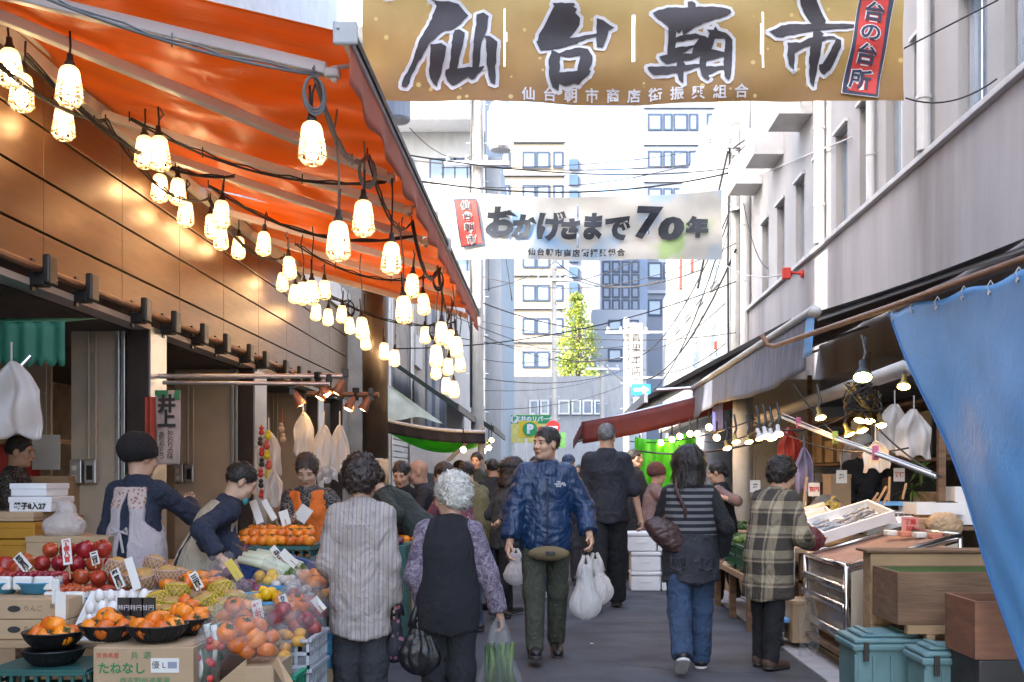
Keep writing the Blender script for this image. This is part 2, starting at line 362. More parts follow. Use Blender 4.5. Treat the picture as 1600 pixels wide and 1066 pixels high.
# ================================================================ orange awnings
def zaw(x): return 3.55+(-1.05-x)*(.55/2.35)
def awning(ya, yb, label, arms):
    t = empty("awning", (-1.05, (ya+yb)/2, zaw(-1.05)), 0, label, "awning", "orange awnings over the fruit stall")
    def f(u, v):
        x = -3.38+2.33*u; y = ya+(yb-ya)*v
        s = -.05*math.sin(math.pi*u)+.022*math.sin(v*26+u*3)*math.sin(math.pi*min(1, u*1.3))+.014*math.sin(v*61+u*9+1)*u+.012*math.sin(v*11-u*17)
        return (x, y, zaw(x)+s*min(1, v*7)+.04)
    b = MB(); b.grid(f, 40, 110); thick(b.build("canopy", m_orange, t, smooth=True), .003)
    b = MB(); b.grid(lambda u, v: (-1.03+.018*math.sin(u*40)*(v), ya+(yb-ya)*u, 3.57-.24*v-.012*math.sin(u*60)*v), 90, 4); thick(b.build("valance", m_valance, t, smooth=True), .003)
    b = MB(); b.box((-1.075, ya, 3.54), (-1.015, yb, 3.615), bev=.012); b.mi = 1; b.box((-1.012, ya, 3.56), (-1.0, yb, 3.60)); b.build("front_bar", [m_alarm, m_dark], t)
    for y in (ya-.035, yb+.002):
        b = MB(); b.box((-1.11, y, 3.52), (-.985, y+.033, 3.64), bev=.012); b.ball((-1.08, y-.004, 3.60), .008, 6); b.build("end_cap", m_white, t)
    b = MB(); b.tube([(-3.3, ya, 4.16), (-3.3, yb, 4.16)], .05, 12); b.build("roller", m_alarm, t)
    for y1, y2, xs in arms:
        a = Vector((-3.3, y1, zaw(-3.3)-.06)); c = Vector((xs, y2, zaw(xs)-.07)); d = (c-a).normalized()
        q = d.to_track_quat('X', 'Z').to_matrix().to_4x4(); q.translation = a
        b = MB(); b.box((0, -.035, -.045), ((c-a).length, .035, .02), q, bev=.008); o = b.build("folding_arm", m_alarm, t)
        b = MB(); e = c+d*.02; b.box((e.x-.03, e.y-.03, e.z-.05), (e.x+.05, e.y+.03, e.z+.0), bev=.01); b.tube([e, (-1.06, y2+.05, 3.55)], .014, 8); b.ball(e+Vector((.02, 0, -.06)), .016, 8); b.build("arm_joint", m_alarm, t)
    return t
awning(5.17, 9.75, "wide orange awning with white folding arms, its white corner cap beside the ochre banner", [(5.42, 5.42, -1.2), (5.7, 7.3, -1.2), (7.5, 8.2, -1.2), (8.3, 9.3, -1.2)])
awning(9.85, 13.8, "narrower orange awning farther along, ending above the cluster of lamps", [(10.2, 10.6, -1.2), (11.2, 11.9, -1.2), (12.9, 13.5, -1.2)])

# ================================================================ stucco building on the right
RX = 4.2; LZ = 4.94
rb = empty("stucco_building", (RX, 10, 0), 0, "long lavender stucco building with a sloping-looking ledge under tall windows", "building")
rb["label"] = "long lavender stucco building with tall recessed windows above a ledge"
b = MB(); b.box((RX, -3, 2.9), (RX+6, 22.3, LZ)); b.build("lower_wall", m_stucco, rb)
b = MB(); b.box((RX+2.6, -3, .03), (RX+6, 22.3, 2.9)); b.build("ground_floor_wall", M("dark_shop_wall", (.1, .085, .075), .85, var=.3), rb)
b = MB(); b.box((RX-.07, -3, LZ), (RX+.06, 22.35, LZ+.07), bev=.01); b.build("ledge", m_white, rb)
UX = RX+.06
wins = [(8.0, .8), (9.32, .7), (10.42, .72), (11.85, .5), (12.82, .62), (14.0, .5), (15.15, .6), (16.4, .6), (17.7, .62), (19.2, .62), (20.6, .62)]
b = MB(); yprev = -3
for y, w in wins:
    b.box((UX, yprev, LZ+.07), (UX+.4, y-w/2, 6.5)); yprev = y+w/2
b.box((UX, yprev, LZ+.07), (UX+.4, 22.3, 6.5)); b.box((UX, -3, 6.5), (UX+.4, 22.3, 8.05)); b.build("upper_wall", M("white_stucco", (.40, .385, .38), .9, var=.06, vs=2, bump=.5, bs=70, stain=.2, aniso=(1, 1, .35)), rb)
b = MB(); b.box((UX+.45, -3, LZ+.07), (UX+6, 22.3, 11.2)); b.box((UX, -3, 8.05), (UX+.45, 22.3, 11.2)); b.build("top_storey", m_white, rb)
for y, w in wins:
    b = MB(); X = UX+.13
    for (ya, yb, za, zb) in ((y-w/2, y-w/2+.05, LZ+.08, 6.5), (y+w/2-.05, y+w/2, LZ+.08, 6.5), (y-w/2+.05, y+w/2-.05, 6.45, 6.5), (y-w/2+.05, y+w/2-.05, LZ+.08, LZ+.13), (y-.02, y+.02, LZ+.13, 6.45)): b.box((X-.03, ya, za), (X+.03, yb, zb))
    wf = b.build("window", m_alu, rb)
    b = MB(); b.box((X-.004, y-w/2+.05, LZ+.13), (X+.004, y-.02, 6.45)); b.box((X+.012, y+.02, LZ+.13), (X+.02, y+w/2-.05, 6.45)); b.build("pane", m_glassp, wf)
    b = MB(); b.box((UX-.05, y-w/2-.05, 6.51), (UX-.002, y+w/2+.05, 6.56)); b.build("lintel", m_white, wf)
for y, r_ in ((11.5, .075), (13.5, .05), (16.0, .08), (22.1, .1)):
    b = MB(); b.tube([(UX-r_-.03, y, LZ+.08 if y < 22 else .1), (UX-r_-.03, y, 11)], r_, 12)
    for z in (5.6, 6.8, 8.2): b.tube([(UX-r_-.03, y, z), (UX-r_-.03, y, z+.04)], r_+.012, 12)
    b.build("drainpipe", m_white, rb)
    if y < 20:
        b = MB(); b.tube([(UX-.03, y+.3, LZ+.08), (UX-.03, y+.3, 9)], .02, 8); b.build("conduit", m_alu, rb)
for y in (17.3, 19.4, 21.3):
    b = MB(); b.box((UX-.55, y-.45, 7.35), (UX-.002, y+.45, 7.47)); b.box((UX-.55, y-.45, 7.471), (UX-.5, y+.45, 7.95)); b.box((UX-.5, y-.45, 7.471), (UX-.002, y-.4, 7.95)); b.build("window_hood", m_white, rb)

# red wall brackets on the right
for px, py, Y, lb in ((1243, 428, 17.2, "red metal rope bracket on the stucco wall near its sunlit strip"), (1098, 540, 24.5, "small red rope bracket on the building beyond the pale utility pole")):
    p = P(px, py, Y); t = empty("rope_bracket", (RX-.02, Y, p.z), 0, lb, "bracket", "red rope brackets")
    b = MB(); b.lathe([(.0, 0), (.07, 0), (.07, .02), (.05, .05), (.0, .05)], 12, (RX-.05, Y, p.z), Matrix.Rotation(R(90), 4, 'Y')); b.build("base", m_red, t)
    b = MB(); b.tube([(RX-.04, Y, p.z), (RX-.22, Y, p.z+.03)], .022, 8); b.box((RX-.36, Y-.05, p.z-.09), (RX-.22, Y+.05, p.z+.1), bev=.015); b.build("arm", m_red, t)

# ================================================================ far buildings
def facade(name, label, px0, px1, py0, py1, Y, depth, mwall, rows, cols, mframe, mpane, win=True, bands=None, nolabel=False):
    """block whose front faces the camera; rows: (py0, py1); cols: (px0, px1)"""
    a = P(px0, py1, Y); c = P(px1, py0, Y); z0 = max(0, a.z) if py1 < 745 else 0
    t = empty(name, ((a.x+c.x)/2, Y, 0), 0, label, "building")
    b = MB(); b.box((a.x, Y, z0 if z0 < 2 else 0), (c.x, Y+depth, c.z)); b.build("wall", mwall, t)
    for r0, r1 in rows:
        zt = GZ(r0, Y); zb = GZ(r1, Y)
        for q0, q1 in cols:
            xa = GX(q0, Y); xb = GX(q1, Y); f = max(.06, .0017*Y)
            b = MB(); b.box((xa, Y-.12, zb), (xa+f, Y-.002, zt)); b.box((xb-f, Y-.12, zb), (xb, Y-.002, zt)); b.box((xa+f, Y-.12, zt-f), (xb-f, Y-.002, zt)); b.box((xa+f, Y-.12, zb), (xb-f, Y-.002, zb+f))
            w = b.build("window", mframe, t); b = MB(); b.box((xa+f, Y-.06, zb+f), (xb-f, Y-.004, zt-f)); b.build("pane", mpane, w)
    if bands:
        for r0, r1, m_ in bands:
            b = MB(); b.box((a.x-.15, Y-.25, GZ(r1, Y)), (c.x+.15, Y-.001, GZ(r0, Y))); b.build("string_course", m_, t)
    return t
m_nframe = M("navy_window_frame", (.018, .035, .075), .5)
m_pale = M("pale_blue_cladding", (.24, .27, .32), .6, var=.05)
m_greyb = M("grey_blue_cladding", (.13, .155, .2), .6, var=.08)
m_dglass = M("dark_blue_glass", (.03, .07, .16), .12, spec=.8, var=.3, vs=.3)
m_wpane = M("bright_window_pane", (.17, .24, .33), .1, spec=.8, var=.15, vs=.4)
rows = [(237+52*i, 263+52*i) for i in range(7)]
cols = [(690, 709), (710, 729), (756, 775.5), (776.5, 797), (816, 837), (838, 859), (864, 880)]
facade("office_block", "cream office block with rows of dark framed windows beyond the end of the street", 640, 882, 206, 745, 100, 14, m_cream, rows, cols, m_nframe, m_wpane, bands=[(r[0]-14, r[0]-13, m_nframe) for r in rows])
t = facade("apartment_tower", "pale blue apartment tower with narrow dark balcony slots beside the cream office block", 882, 936, 238, 745, 130, 16, m_pale, [], [], m_nframe, m_dglass)
b = MB(); [b.box((GX(889, 130), 129.6, GZ(y+16, 130)), (GX(903, 130), 129.99, GZ(y, 130))) for y in range(250, 560, 24)]; b.build("balcony_slot", m_dglass, t)
facade("glass_tower", "tall grey blue tower with glazed bands under the end of the ochre banner", 1006, 1330, -40, 745, 150, 20, m_greyb, [(66+58*i-62, 92+58*i-62) for i in range(9)], [(1012, 1034), (1036, 1050), (1052, 1074), (1076, 1090), (1104, 1122), (1126, 1146)], m_nframe, m_wpane, bands=[(52+58*i-62, 57+58*i-62, m_pale) for i in range(9)])
facade("navy_glass_block", "dark navy glass building showing between the second banner and the ginkgo tree", 938, 1012, 380, 745, 115, 12, m_dglass, [(408+20*i, 426+20*i) for i in range(4)], [(941+15*i, 954+15*i) for i in range(4)], m_nframe, m_dglass)
facade("pale_office", "pale blue office wall behind the ginkgo tree below the navy glass building", 925, 1010, 484, 745, 112, 4, m_pale, [(500, 522), (545, 565)], [(950, 972), (978, 998)], m_nframe, m_wpane)
m_farw = M("far_white_wall", (.34, .345, .35), .8, var=.08, stain=.25, aniso=(1, 1, .3))
facade("low_white_building", "low white building closing the end of the street behind the parking signs", 700, 985, 588, 748, 60, 9, m_farw, [(625, 648)], [(718, 728), (749, 769), (771, 791), (827, 842), (844, 858), (872, 890), (893, 908), (910, 926), (928, 942)], m_alu, m_glassp)
# nearer buildings on the left beyond the hall
t = empty("white_apartment_house", (-4.5, 38, 0), 0, "white apartment house with balcony slabs above the narrow orange awning", "building")
b = MB(); b.box((-16, 38, 0), (-2.55, 52, 22)); b.box((-2.549, 39, 0), (-2.0, 52, 13.6)); b.build("wall", m_farw, t)
for z in (7.6, 10.9, 14.2, 17.5):
    b = MB(); b.box((-9, 36.6, z), (-3.0, 37.99, z+.25)); b.box((-9, 36.6, z+.251), (-3.0, 36.75, z+1.15)); b.build("balcony", m_white, t)
    for x in (-5.6, -4.0, -3.1):
        b = MB(); b.box((x-.6, 37.9, z+1.0), (x+.4, 37.995, z+2.3)); w = b.build("window", m_nframe, t)
        b = MB(); b.box((x-.53, 37.88, z+1.07), (x-.12, 37.899, z+2.23)); b.box((x-.05, 37.88, z+1.07), (x+.33, 37.899, z+2.23)); b.build("pane", m_glassb, w)
t = empty("siding_house", (-3, 28, 0), 0, "house with pale corrugated siding beside the leaning dark green eaves", "building")
b = MB(); b.box((-10, 26, 0), (-2.75, 36, 6.6)); b.build("wall", m_pale, t)
b = MB(); [b.box((-2.749, 26+.25*i, .1), (-2.72, 26.12+.25*i, 6.5)) for i in range(40)]; [b.box((-4.4+.2*i, 25.97, 2.5), (-4.3+.2*i, 25.999, 6.5)) for i in range(8)]; b.build("siding", m_white, t)
t = empty("shop_house", (-3.3, 21, 0), 0, "drab shop house with pipes and shutters after the bronze clad hall", "building")
b = MB(); b.box((-10, 17.1, 0), (-3.2, 25.5, 6.4)); b.build("wall", M("drab_wall", (.4, .37, .33), .85, var=.12, stain=.5), t)
b = MB(); b.tube([(-3.12, 19.5, 1), (-3.12, 19.5, 5.2), (-3.0, 19.6, 5.4), (-3.0, 21.5, 5.4)], .06, 10); b.tube([(-3.12, 22.5, 1), (-3.12, 22.5, 6.2)], .05, 10); b.build("drainpipe", m_alu, t)
b = MB(); b.box((-3.19, 18, 3.6), (-3.05, 19, 4.4), bev=.02); b.box((-3.19, 23, 3.9), (-3.1, 24.2, 4.6)); b.build("sign_box", m_white, t)
b = MB(); [b.box((-3.199, 17.4, .1+.12*i), (-3.17, 25, .2+.12*i)) for i in range(20)]; b.build("shutter", m_alu, t)
# right beyond the stucco building
t = empty("sunlit_shop_building", (4, 28, 0), 0, "sunlit white shop building with red painted stripes beyond the utility pole", "building")
b = MB(); b.box((3.95, 22.9, 0), (12, 36, 10.4)); b.build("wall", m_farw, t)
for y, z in ((25, 6.0), (27.5, 6.0), (30, 6.0), (32.5, 6.0), (25, 3.6), (28, 3.6)):
    b = MB(); b.box((3.9, y-.6, z), (3.949, y+.6, z+1.5)); w = b.build("window", m_alu, t); b = MB(); b.box((3.88, y-.52, z+.08), (3.899, y+.52, z+1.42)); b.build("pane", m_glassp, w)
for y in (26.3, 29, 31.6):
    b = MB(); b.box((3.9, y-.16, 7.2), (3.948, y+.16, 8.6)); b.build("red_stripe", m_red, t)
b = MB(); b.box((3.6, 22.9, 2.9), (3.949, 35, 3.2)); b.build("canopy_edge", m_conc, t)

# ================================================================ ginkgo tree
t = empty("ginkgo_tree", (GX(902, 70), 70, 0), 0, "yellow green ginkgo tree standing behind the low white building", "tree")
gx = GX(902, 70); b = MB(); b.tube([(gx, 70, 0), (gx+.1, 70, 6), (gx, 70, 10), (gx, 70, 14)], [.3, .24, .14, .03], 8, r1=None) if False else b.tube([(gx, 70, 0), (gx+.1, 70, 6), (gx, 70, 10), (gx, 70, 14)], .28, 8, r1=.04)
for i in range(26):
    z = rng.uniform(5, 13); a = rng.uniform(0, 6.28); l = 1.9*(1-(z-4)/11)+.2; b.tube([(gx, 70, z), (gx+l*math.cos(a), 70+l*math.sin(a), z+l*.6)], .05, 5, r1=.012)
b.build("trunk", M("bark", (.1, .08, .06), .9), t)
b = MB(); mats = [M("ginkgo_leaf", (.3, .34, .06), .6, transl=.4, bump=0, var=.3, vs=.7), M("ginkgo_leaf_dark", (.19, .26, .045), .6, transl=.4, bump=0, var=.3, vs=.7)]
cl = []
for i in range(115):
    z = 4.2+9.6*rng.random()**.8; k = 1-(z-4.2)/10.4; a = rng.uniform(0, 6.28); r = (2.1*k+.15)*rng.uniform(.35, 1)*(1.15+.3*math.sin(a*2+z*1.3)); cl.append((gx+r*math.cos(a), 70+r*math.sin(a), z+rng.uniform(-.2, .2), .28+.4*k))
for (x, y, z, s) in cl:
    for k in range(48):
        d = Vector((rng.gauss(0, 1), rng.gauss(0, 1), rng.gauss(0, .8)))*s*.6; p = Vector((x, y, z))+d; n = Vector((rng.gauss(0, 1), rng.gauss(0, 1), rng.gauss(0, 1))).normalized(); u = n.orthogonal().normalized(); w = n.cross(u); h = rng.uniform(.06, .12)
        b.mi = 1 if rng.random() < .35 else 0; b.add([p-u*h, p+w*h, p+u*h, p-w*h], [(0, 1, 2, 3)])
b.build("crown", mats, t)

# ================================================================ poles
def pole(px, Y, r, top, label, arms=(), extra=None):
    x = GX(px, Y); t = empty("utility_pole", (x, Y, 0), 0, label, "pole")
    b = MB(); b.tube([(x, Y, 0), (x, Y, top)], r, 14, r1=r*.75); b.build("post", m_pole, t)
    for z in arms:
        b = MB(); b.box((x-.75, Y-.16-r, z), (x+.75, Y-.06-r*.8, z+.09)); b.build("crossarm", m_alu, t)
        for i in range(4):
            xx = x-.66+.44*i; b = MB(); b.lathe([(.02, 0), (.06, .02), (.035, .06), (.06, .09), (.03, .14), (.0, .15)], 8, (xx, Y-.11-r, z+.09)); b.build("insulator", m_white, t)
    if extra: extra(t, x, Y)
    b = MB()
    for i in range(int(top-2)): b.tube([(x-r-.1, Y, 2+i*.9), (x+r+.1, Y, 2+i*.9)], .012, 5)
    b.build("step_bolt", m_alu, t)
    return t
def ex1(t, x, Y):
    b = MB(); b.lathe([(0, 9.0), (.24, 9.0), (.27, 9.05), (.27, 10.0), (.22, 10.1), (0, 10.12)], 18, (x+.55, Y-.1, 0)); [b.box((x+.55+.26*math.cos(a)-.012, Y-.1+.26*math.sin(a)-.012, 9.1), (x+.55+.30*math.cos(a), Y-.1+.30*math.sin(a), 9.9)) for a in [i*.4 for i in range(16)]]
    b.build("transformer", m_alu, t)
    b = MB(); b.tube([(x-.14, Y-.1, 3), (x-.16, Y-.12, 8), (x-.1, Y-.14, 11)], .03, 6); b.build("cable_run", m_wire, t)
pole(746, 24, .16, 12.5, "pale utility pole with a ribbed transformer between the two banners", (8.6, 10.8), ex1)
def ex2(t, x, Y):
    for z in (7.2, 7.9, 8.4): 
        b = MB(); b.tube([(x, Y-.15, z), (x, Y-.15, z+.06)], .19, 12); b.build("clamp", m_alu, t)
    b = MB(); b.box((x+.18, Y-.2, 6.2), (x+.34, Y+.0, 6.9), bev=.02); b.build("junction_box", m_alu, t)
    b = MB(); b.tube([(x-.2, Y-.2, 8.7), (x-.25, Y-.25, 6), (x-.22, Y-.2, 3)], .02, 6); b.tube([(x-.24, Y-.2, 8.5), (x-.5, Y-.25, 7.4), (x-.9, Y-.2, 5.5)], .025, 6); b.build("cable_run", m_wire, t)
pole(1152, 22.6, .16, 9.1, "pale utility pole with dangling cables at the end of the stucco building", (8.55,), ex2)
pole(866, 42, .12, 11.0, "slim pale pole standing in the middle of the street end", (9.4,))
pole(941, 46, .13, 6.6, "short pole with a crossarm beside the ginkgo tree", (6.2,))
pole(979, 36, .13, 7.0, "pole behind the blue arrow sign", (6.4,))
pole(838, 52, .1, 5.0, "thin low pole in front of the low white building")
b = MB(); b.lathe([(0, 0), (.2, 0), (.23, .04), (.23, .5), (.2, .56), (0, .57)], 16, P(620, 190, 17)); t = empty("pole_transformer", P(620, 190, 17), 0, "grey cylindrical transformer hanging beside the orange awning's edge", "transformer")
b.build("can", m_pale, t); b = MB(); p = P(620, 190, 17); b.tube([p+Vector((-.5, .2, .1)), p+Vector((-.2, 0, .1))], .03, 6); b.tube([p+Vector((-.5, .2, .45)), p+Vector((-.2, 0, .45))], .03, 6); b.tube([p+Vector((-.5, .2, -7)), p+Vector((-.5, .2, 1.5))], .09, 8); b.build("mount", m_alu, t)

# ================================================================ street signs
def sign_board(name, label, px0, py0, px1, py1, Y, mats, th=.05):
    a = P(px0, py1, Y); c = P(px1, py0, Y); t = empty(name, ((a.x+c.x)/2, Y, a.z), 0, label, "sign")
    b = MB(); b.box((a.x, Y, a.z), (c.x, Y+th, c.z), bev=.008); b.build("board", mats, t); return t, a, c
m_yel = M("sign_yellow", (.75, .5, .02), .5, bump=0); m_yel2 = M("sign_pale_yellow", (.75, .65, .2), .5, bump=0); m_sgreen = M("sign_green", (.02, .3, .1), .5, bump=0); m_sblue = M("sign_blue", (.02, .2, .55), .5, bump=0); m_sred = M("sign_red", (.65, .03, .03), .5, bump=0)
t, a, c = sign_board("one_way_sign", "blue one-way sign with a white arrow above the red awning", 987, 600, 1017, 618, 31, m_sblue)
b = MB(); w = c.x-a.x; h = c.z-a.z; cy = (a.z+c.z)/2
b.poly([(a.x+w*.1, 30.99, cy-h*.13), (a.x+w*.58, 30.99, cy-h*.13), (a.x+w*.58, 30.99, cy-h*.34), (a.x+w*.92, 30.99, cy), (a.x+w*.58, 30.99, cy+h*.34), (a.x+w*.58, 30.99, cy+h*.13), (a.x+w*.1, 30.99, cy+h*.13)]); b.build("arrow", m_wink, t)
b = MB(); b.box((a.x+.05, 31, a.z-.22), (c.x-.1, 31.03, a.z-.06)); b.build("sub_plate", m_paper, t); text("自転車を除く", .1, m_ink, rot(loc=((a.x+c.x)/2-.03, 30.99, a.z-.14)), t)
b = MB(); b.tube([((a.x+c.x)/2, 31.1, 0), ((a.x+c.x)/2, 31.1, c.z)], .035, 8); b.build("post", m_alu, t)
t, a, c = sign_board("vertical_shop_sign", "tall white vertical shop sign with black characters behind the poles", 984, 505, 1004, 604, 40, m_white)
text("青果本店", .42, m_ink, rot(loc=((a.x+c.x)/2, 39.98, (a.z+c.z)/2)), t, vert=1.05)
for zz in (a.z+.3, c.z-.4): b = MB(); b.box((c.x, 40, zz), (c.x+1.2, 40.05, zz+.1)); b.build("bracket", m_alu, t)
b = MB(); b.box((c.x+1.2, 40, 0), (c.x+5, 44, 9)); tag(b.build("grey_annex", m_pale), "pale annex wall behind the vertical shop sign and red awning", "building")
t, a, c = sign_board("car_park_sign", "wide pale yellow car park sign with a green heading", 794, 648, 862, 692, 48, m_yel2)
b = MB(); b.box((a.x+.02, 47.985, c.z-.42), (c.x-.02, 47.996, c.z-.02)); b.build("heading", m_sgreen, t); text("三井のリパーク", .26, m_wink, rot(loc=((a.x+c.x)/2+.22, 47.975, c.z-.22)), t, offset=.012)
b = MB(); b.lathe([(0, 0), (.19, 0), (.19, .01), (0, .01)], 20, (a.x+.3, 47.98, c.z-.22), Matrix.Rotation(R(90), 4, 'X')); b.build("roundel", m_wink, t); text("P", .3, m_sgreen, rot(loc=(a.x+.3, 47.96, c.z-.22)), t, offset=.02)
text("800", .42, m_sred, rot(loc=(c.x-.5, 47.985, c.z-.72)), t, offset=.015)
b = MB(); [b.box((x-.06, 48.06, 0), (x+.06, 48.18, a.z+.5)) for x in (a.x+.2, c.x-.2)]; b.build("post", m_alu, t)
t, a, c = sign_board("parking_sign", "orange yellow parking sign with a large white letter on green", 810, 658, 840, 684, 46, m_yel)
b = MB(); b.lathe([(0, 0), (.33, 0), (.33, .01), (0, .01)], 24, (a.x+.52, 45.98, (a.z+c.z)/2), Matrix.Rotation(R(90), 4, 'X')); b.build("roundel", m_sgreen, t); text("P", .55, m_wink, rot(loc=(a.x+.52, 45.96, (a.z+c.z)/2)), t, offset=.03)
b = MB(); b.box((a.x+.3, 46.06, 0), (a.x+.4, 46.16, a.z+.3)); b.build("post", m_alu, t)
p = P(864, 668, 38); t = empty("no_entry_sign", (p.x, 38, 0), 0, "round red no-entry sign on the slim post", "sign")
b = MB(); b.lathe([(0, 0), (.26, 0), (.26, .02), (0, .02)], 24, (p.x, 38, p.z), Matrix.Rotation(R(90), 4, 'X')); b.build("disc", m_sred, t); b = MB(); b.box((p.x-.18, 37.96, p.z-.045), (p.x+.18, 37.975, p.z+.045)); b.build("bar", m_wink, t); b = MB(); b.tube([(p.x, 38.06, 0), (p.x, 38.06, p.z+.3)], .03, 8); b.build("post", m_alu, t)
t, a, c = sign_board("green_hoarding", "lime green and white hoarding by the no-entry sign", 868, 676, 884, 700, 36, M("hoarding_green", (.2, .5, .15), .6))

# ================================================================ banners
def bisect_strip(V, F, xs, zs):
    bm = bmesh.new(); vs = [bm.verts.new(v) for v in V]
    for f in F:
        try: bm.faces.new([vs[i] for i in f])
        except ValueError: pass
    for ax, cuts in ((0, xs), (2, zs)):
        n = [0, 0, 0]; n[ax] = 1
        for k in cuts:
            co = [0, 0, 0]; co[ax] = k
            bmesh.ops.bisect_plane(bm, geom=bm.verts[:]+bm.edges[:]+bm.faces[:], plane_co=co, plane_no=n)
    bm.verts.index_update(); V = [v.co.copy() for v in bm.verts]; F = [[v.index for v in f.verts] for f in bm.faces]; bm.free(); return V, F
def tess(loops):
    from mathutils.geometry import tessellate_polygon
    pts = [Vector((p[0], 0, p[1])) for l in loops for p in l]
    tr = tessellate_polygon([[Vector((p[0], p[1], 0)) for p in l] for l in loops]); return pts, [list(x) for x in tr]
class Banner:
    def __init__(s, name, label, x0, x1, z0, z1, Y, cloth, m, nx, nz, slits=(), zbot=None, ztop=None):
        s.cloth = cloth; s.Y = Y; s.t = empty(name, ((x0+x1)/2, Y, z0), 0, label, "banner", "cloth banners strung across the street")
        def f(u, v):
            x = x0+(x1-x0)*u; za = z0+(zbot(u) if zbot else 0); zb = z1+(ztop(u) if ztop else 0); z = za+(zb-za)*v; return (x, Y+cloth(x, z), z)
        b = MB(); b.grid(f, nx, nz)
        V, F = b.V, b.F
        if slits:
            keep = []
            for fc in F:
                cx = sum(V[i][0] for i in fc)/4; cz = sum(V[i][2] for i in fc)/4
                if not any(abs(cx-q) < w*(1-((cz-zc)/hh)**2) and abs(cz-zc) < hh for q, zc, hh, w in slits): keep.append(fc)
            F = keep
        s.o = mobj("cloth", V, F, m, s.t, smooth=True)
    def put(s, name, V, F, m, off, step=.08):
        V = [Vector(v) for v in V]; xs = [v.x for v in V]; zs_ = [v.z for v in V]
        V, F = bisect_strip(V, F, np.arange(min(xs), max(xs), step), np.arange(min(zs_), max(zs_), step))
        return mobj(name, [(v.x, s.Y+s.cloth(v.x, v.z)-off, v.z) for v in V], F, m, s.t)
    def shape(s, name, loops, m, off): V, F = tess(loops); return s.put(name, V, F, m, off)
    def outline(s, loops, w, m, off, name="outline"):
        V = []; F = []; k = 0
        for l in loops:
            n = len(l)
            for i in range(n):
                a = Vector((l[i][0], 0, l[i][1])); c = Vector((l[(i+1) % n][0], 0, l[(i+1) % n][1])); d = c-a
                if d.length < 1e-5: continue
                d.normalize(); p = Vector((-d.z, 0, d.x))*w; e = d*(w*.5); o_ = len(V); V += [a-p-e, c-p+e, c+p+e, a+p-e]; F.append([o_, o_+1, o_+2, o_+3])
                o_ = len(V); V += [a+Vector((math.cos(q), 0, math.sin(q)))*w for q in [j*.785 for j in range(8)]]; F.append(list(range(o_, o_+8)))
        W = [Vector((v.x, s.Y+s.cloth(v.x, v.z)-off-.00012*(i//4 % 60), v.z)) for i, v in enumerate(V)]
        return mobj(name, W, F, m, s.t)
    def text(s, body, size, m, x, z, off, offset=0, sx=1, rotz=0, name="lettering", **kw):
        V, F = text_mesh(body, size, offset, **kw); ca, sa = math.cos(rotz), math.sin(rotz)
        return s.put(name, [Vector((x+(v[0]*sx*ca-v[1]*sa), 0, z+(v[0]*sx*sa+v[1]*ca))) for v in V], F, m, off, .12)
def cloth1(x, z):
    s = (z-5.0)
    return .03*math.sin(x*2.1+s*1.5)+.028*math.sin((x*1.1-s*2.6)*3.1)*math.exp(-s*.55)+.02*math.sin((x*.55+s*3.2)*3+1)+.008*math.sin(x*9+s*3)
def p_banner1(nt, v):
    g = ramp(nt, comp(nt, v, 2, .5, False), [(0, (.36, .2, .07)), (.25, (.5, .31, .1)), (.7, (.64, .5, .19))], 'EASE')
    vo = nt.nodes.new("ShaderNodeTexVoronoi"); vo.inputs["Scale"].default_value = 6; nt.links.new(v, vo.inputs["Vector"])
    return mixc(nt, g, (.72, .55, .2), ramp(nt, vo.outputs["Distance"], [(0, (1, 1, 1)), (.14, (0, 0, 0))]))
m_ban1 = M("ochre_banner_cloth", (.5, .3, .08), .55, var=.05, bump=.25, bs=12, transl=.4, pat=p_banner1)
SX = lambda px: (px-865)/160
SZ = lambda py: CAMZ+(748-py)/160
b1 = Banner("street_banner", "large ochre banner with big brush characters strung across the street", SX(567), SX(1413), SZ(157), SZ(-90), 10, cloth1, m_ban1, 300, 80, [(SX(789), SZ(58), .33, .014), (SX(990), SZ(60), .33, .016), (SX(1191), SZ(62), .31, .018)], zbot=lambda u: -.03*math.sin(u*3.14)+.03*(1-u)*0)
def conv(ox, pts, k=6.27): return [(SX(ox+x/k), SZ(y/k)) for x, y in pts]
def rough(l, amp=.006):
    out = []
    for i in range(len(l)):
        a = l[i]; c = l[(i+1) % len(l)]; L_ = math.hypot(c[0]-a[0], c[1]-a[1]); n = max(1, int(L_/.035))
        for k in range(n):
            t = k/n; out.append((a[0]+(c[0]-a[0])*t+(rng.uniform(-amp, amp) if k else 0), a[1]+(c[1]-a[1])*t+(rng.uniform(-amp, amp) if k else 0)))
    return out
G1a = [(395,15),(470,25),(570,20),(665,40),(700,80),(765,155),(730,190),(690,250),(610,320),(540,330),(470,390),(385,470),(330,560),(260,660),(215,740),(190,830),(160,865),(115,860),(130,790),(210,650),(245,560),(300,410),(380,270),(430,130),(455,70),(430,30)]
G1b = [(400,470),(510,465),(560,500),(545,580),(510,690),(490,760),(465,810),(460,855),(425,830),(395,780),(382,700),(395,600),(405,510)]
G1c = [(635,325),(680,312),(735,350),(725,430),(705,520),(680,600),(658,690),(720,680),(805,672),(810,560),(825,400),(845,250),(845,145),(910,125),(965,165),(955,250),(935,350),(900,440),(885,560),(870,668),(925,655),(900,695),(830,770),(800,785),(765,755),(700,800),(610,850),(560,800),(538,740),(545,705),(580,690),(600,560),(620,420),(630,350)]
G1d = [(920,375),(975,375),(1050,430),(1040,550),(1030,700),(1028,835),(985,815),(960,740),(945,600),(940,480),(945,410)]
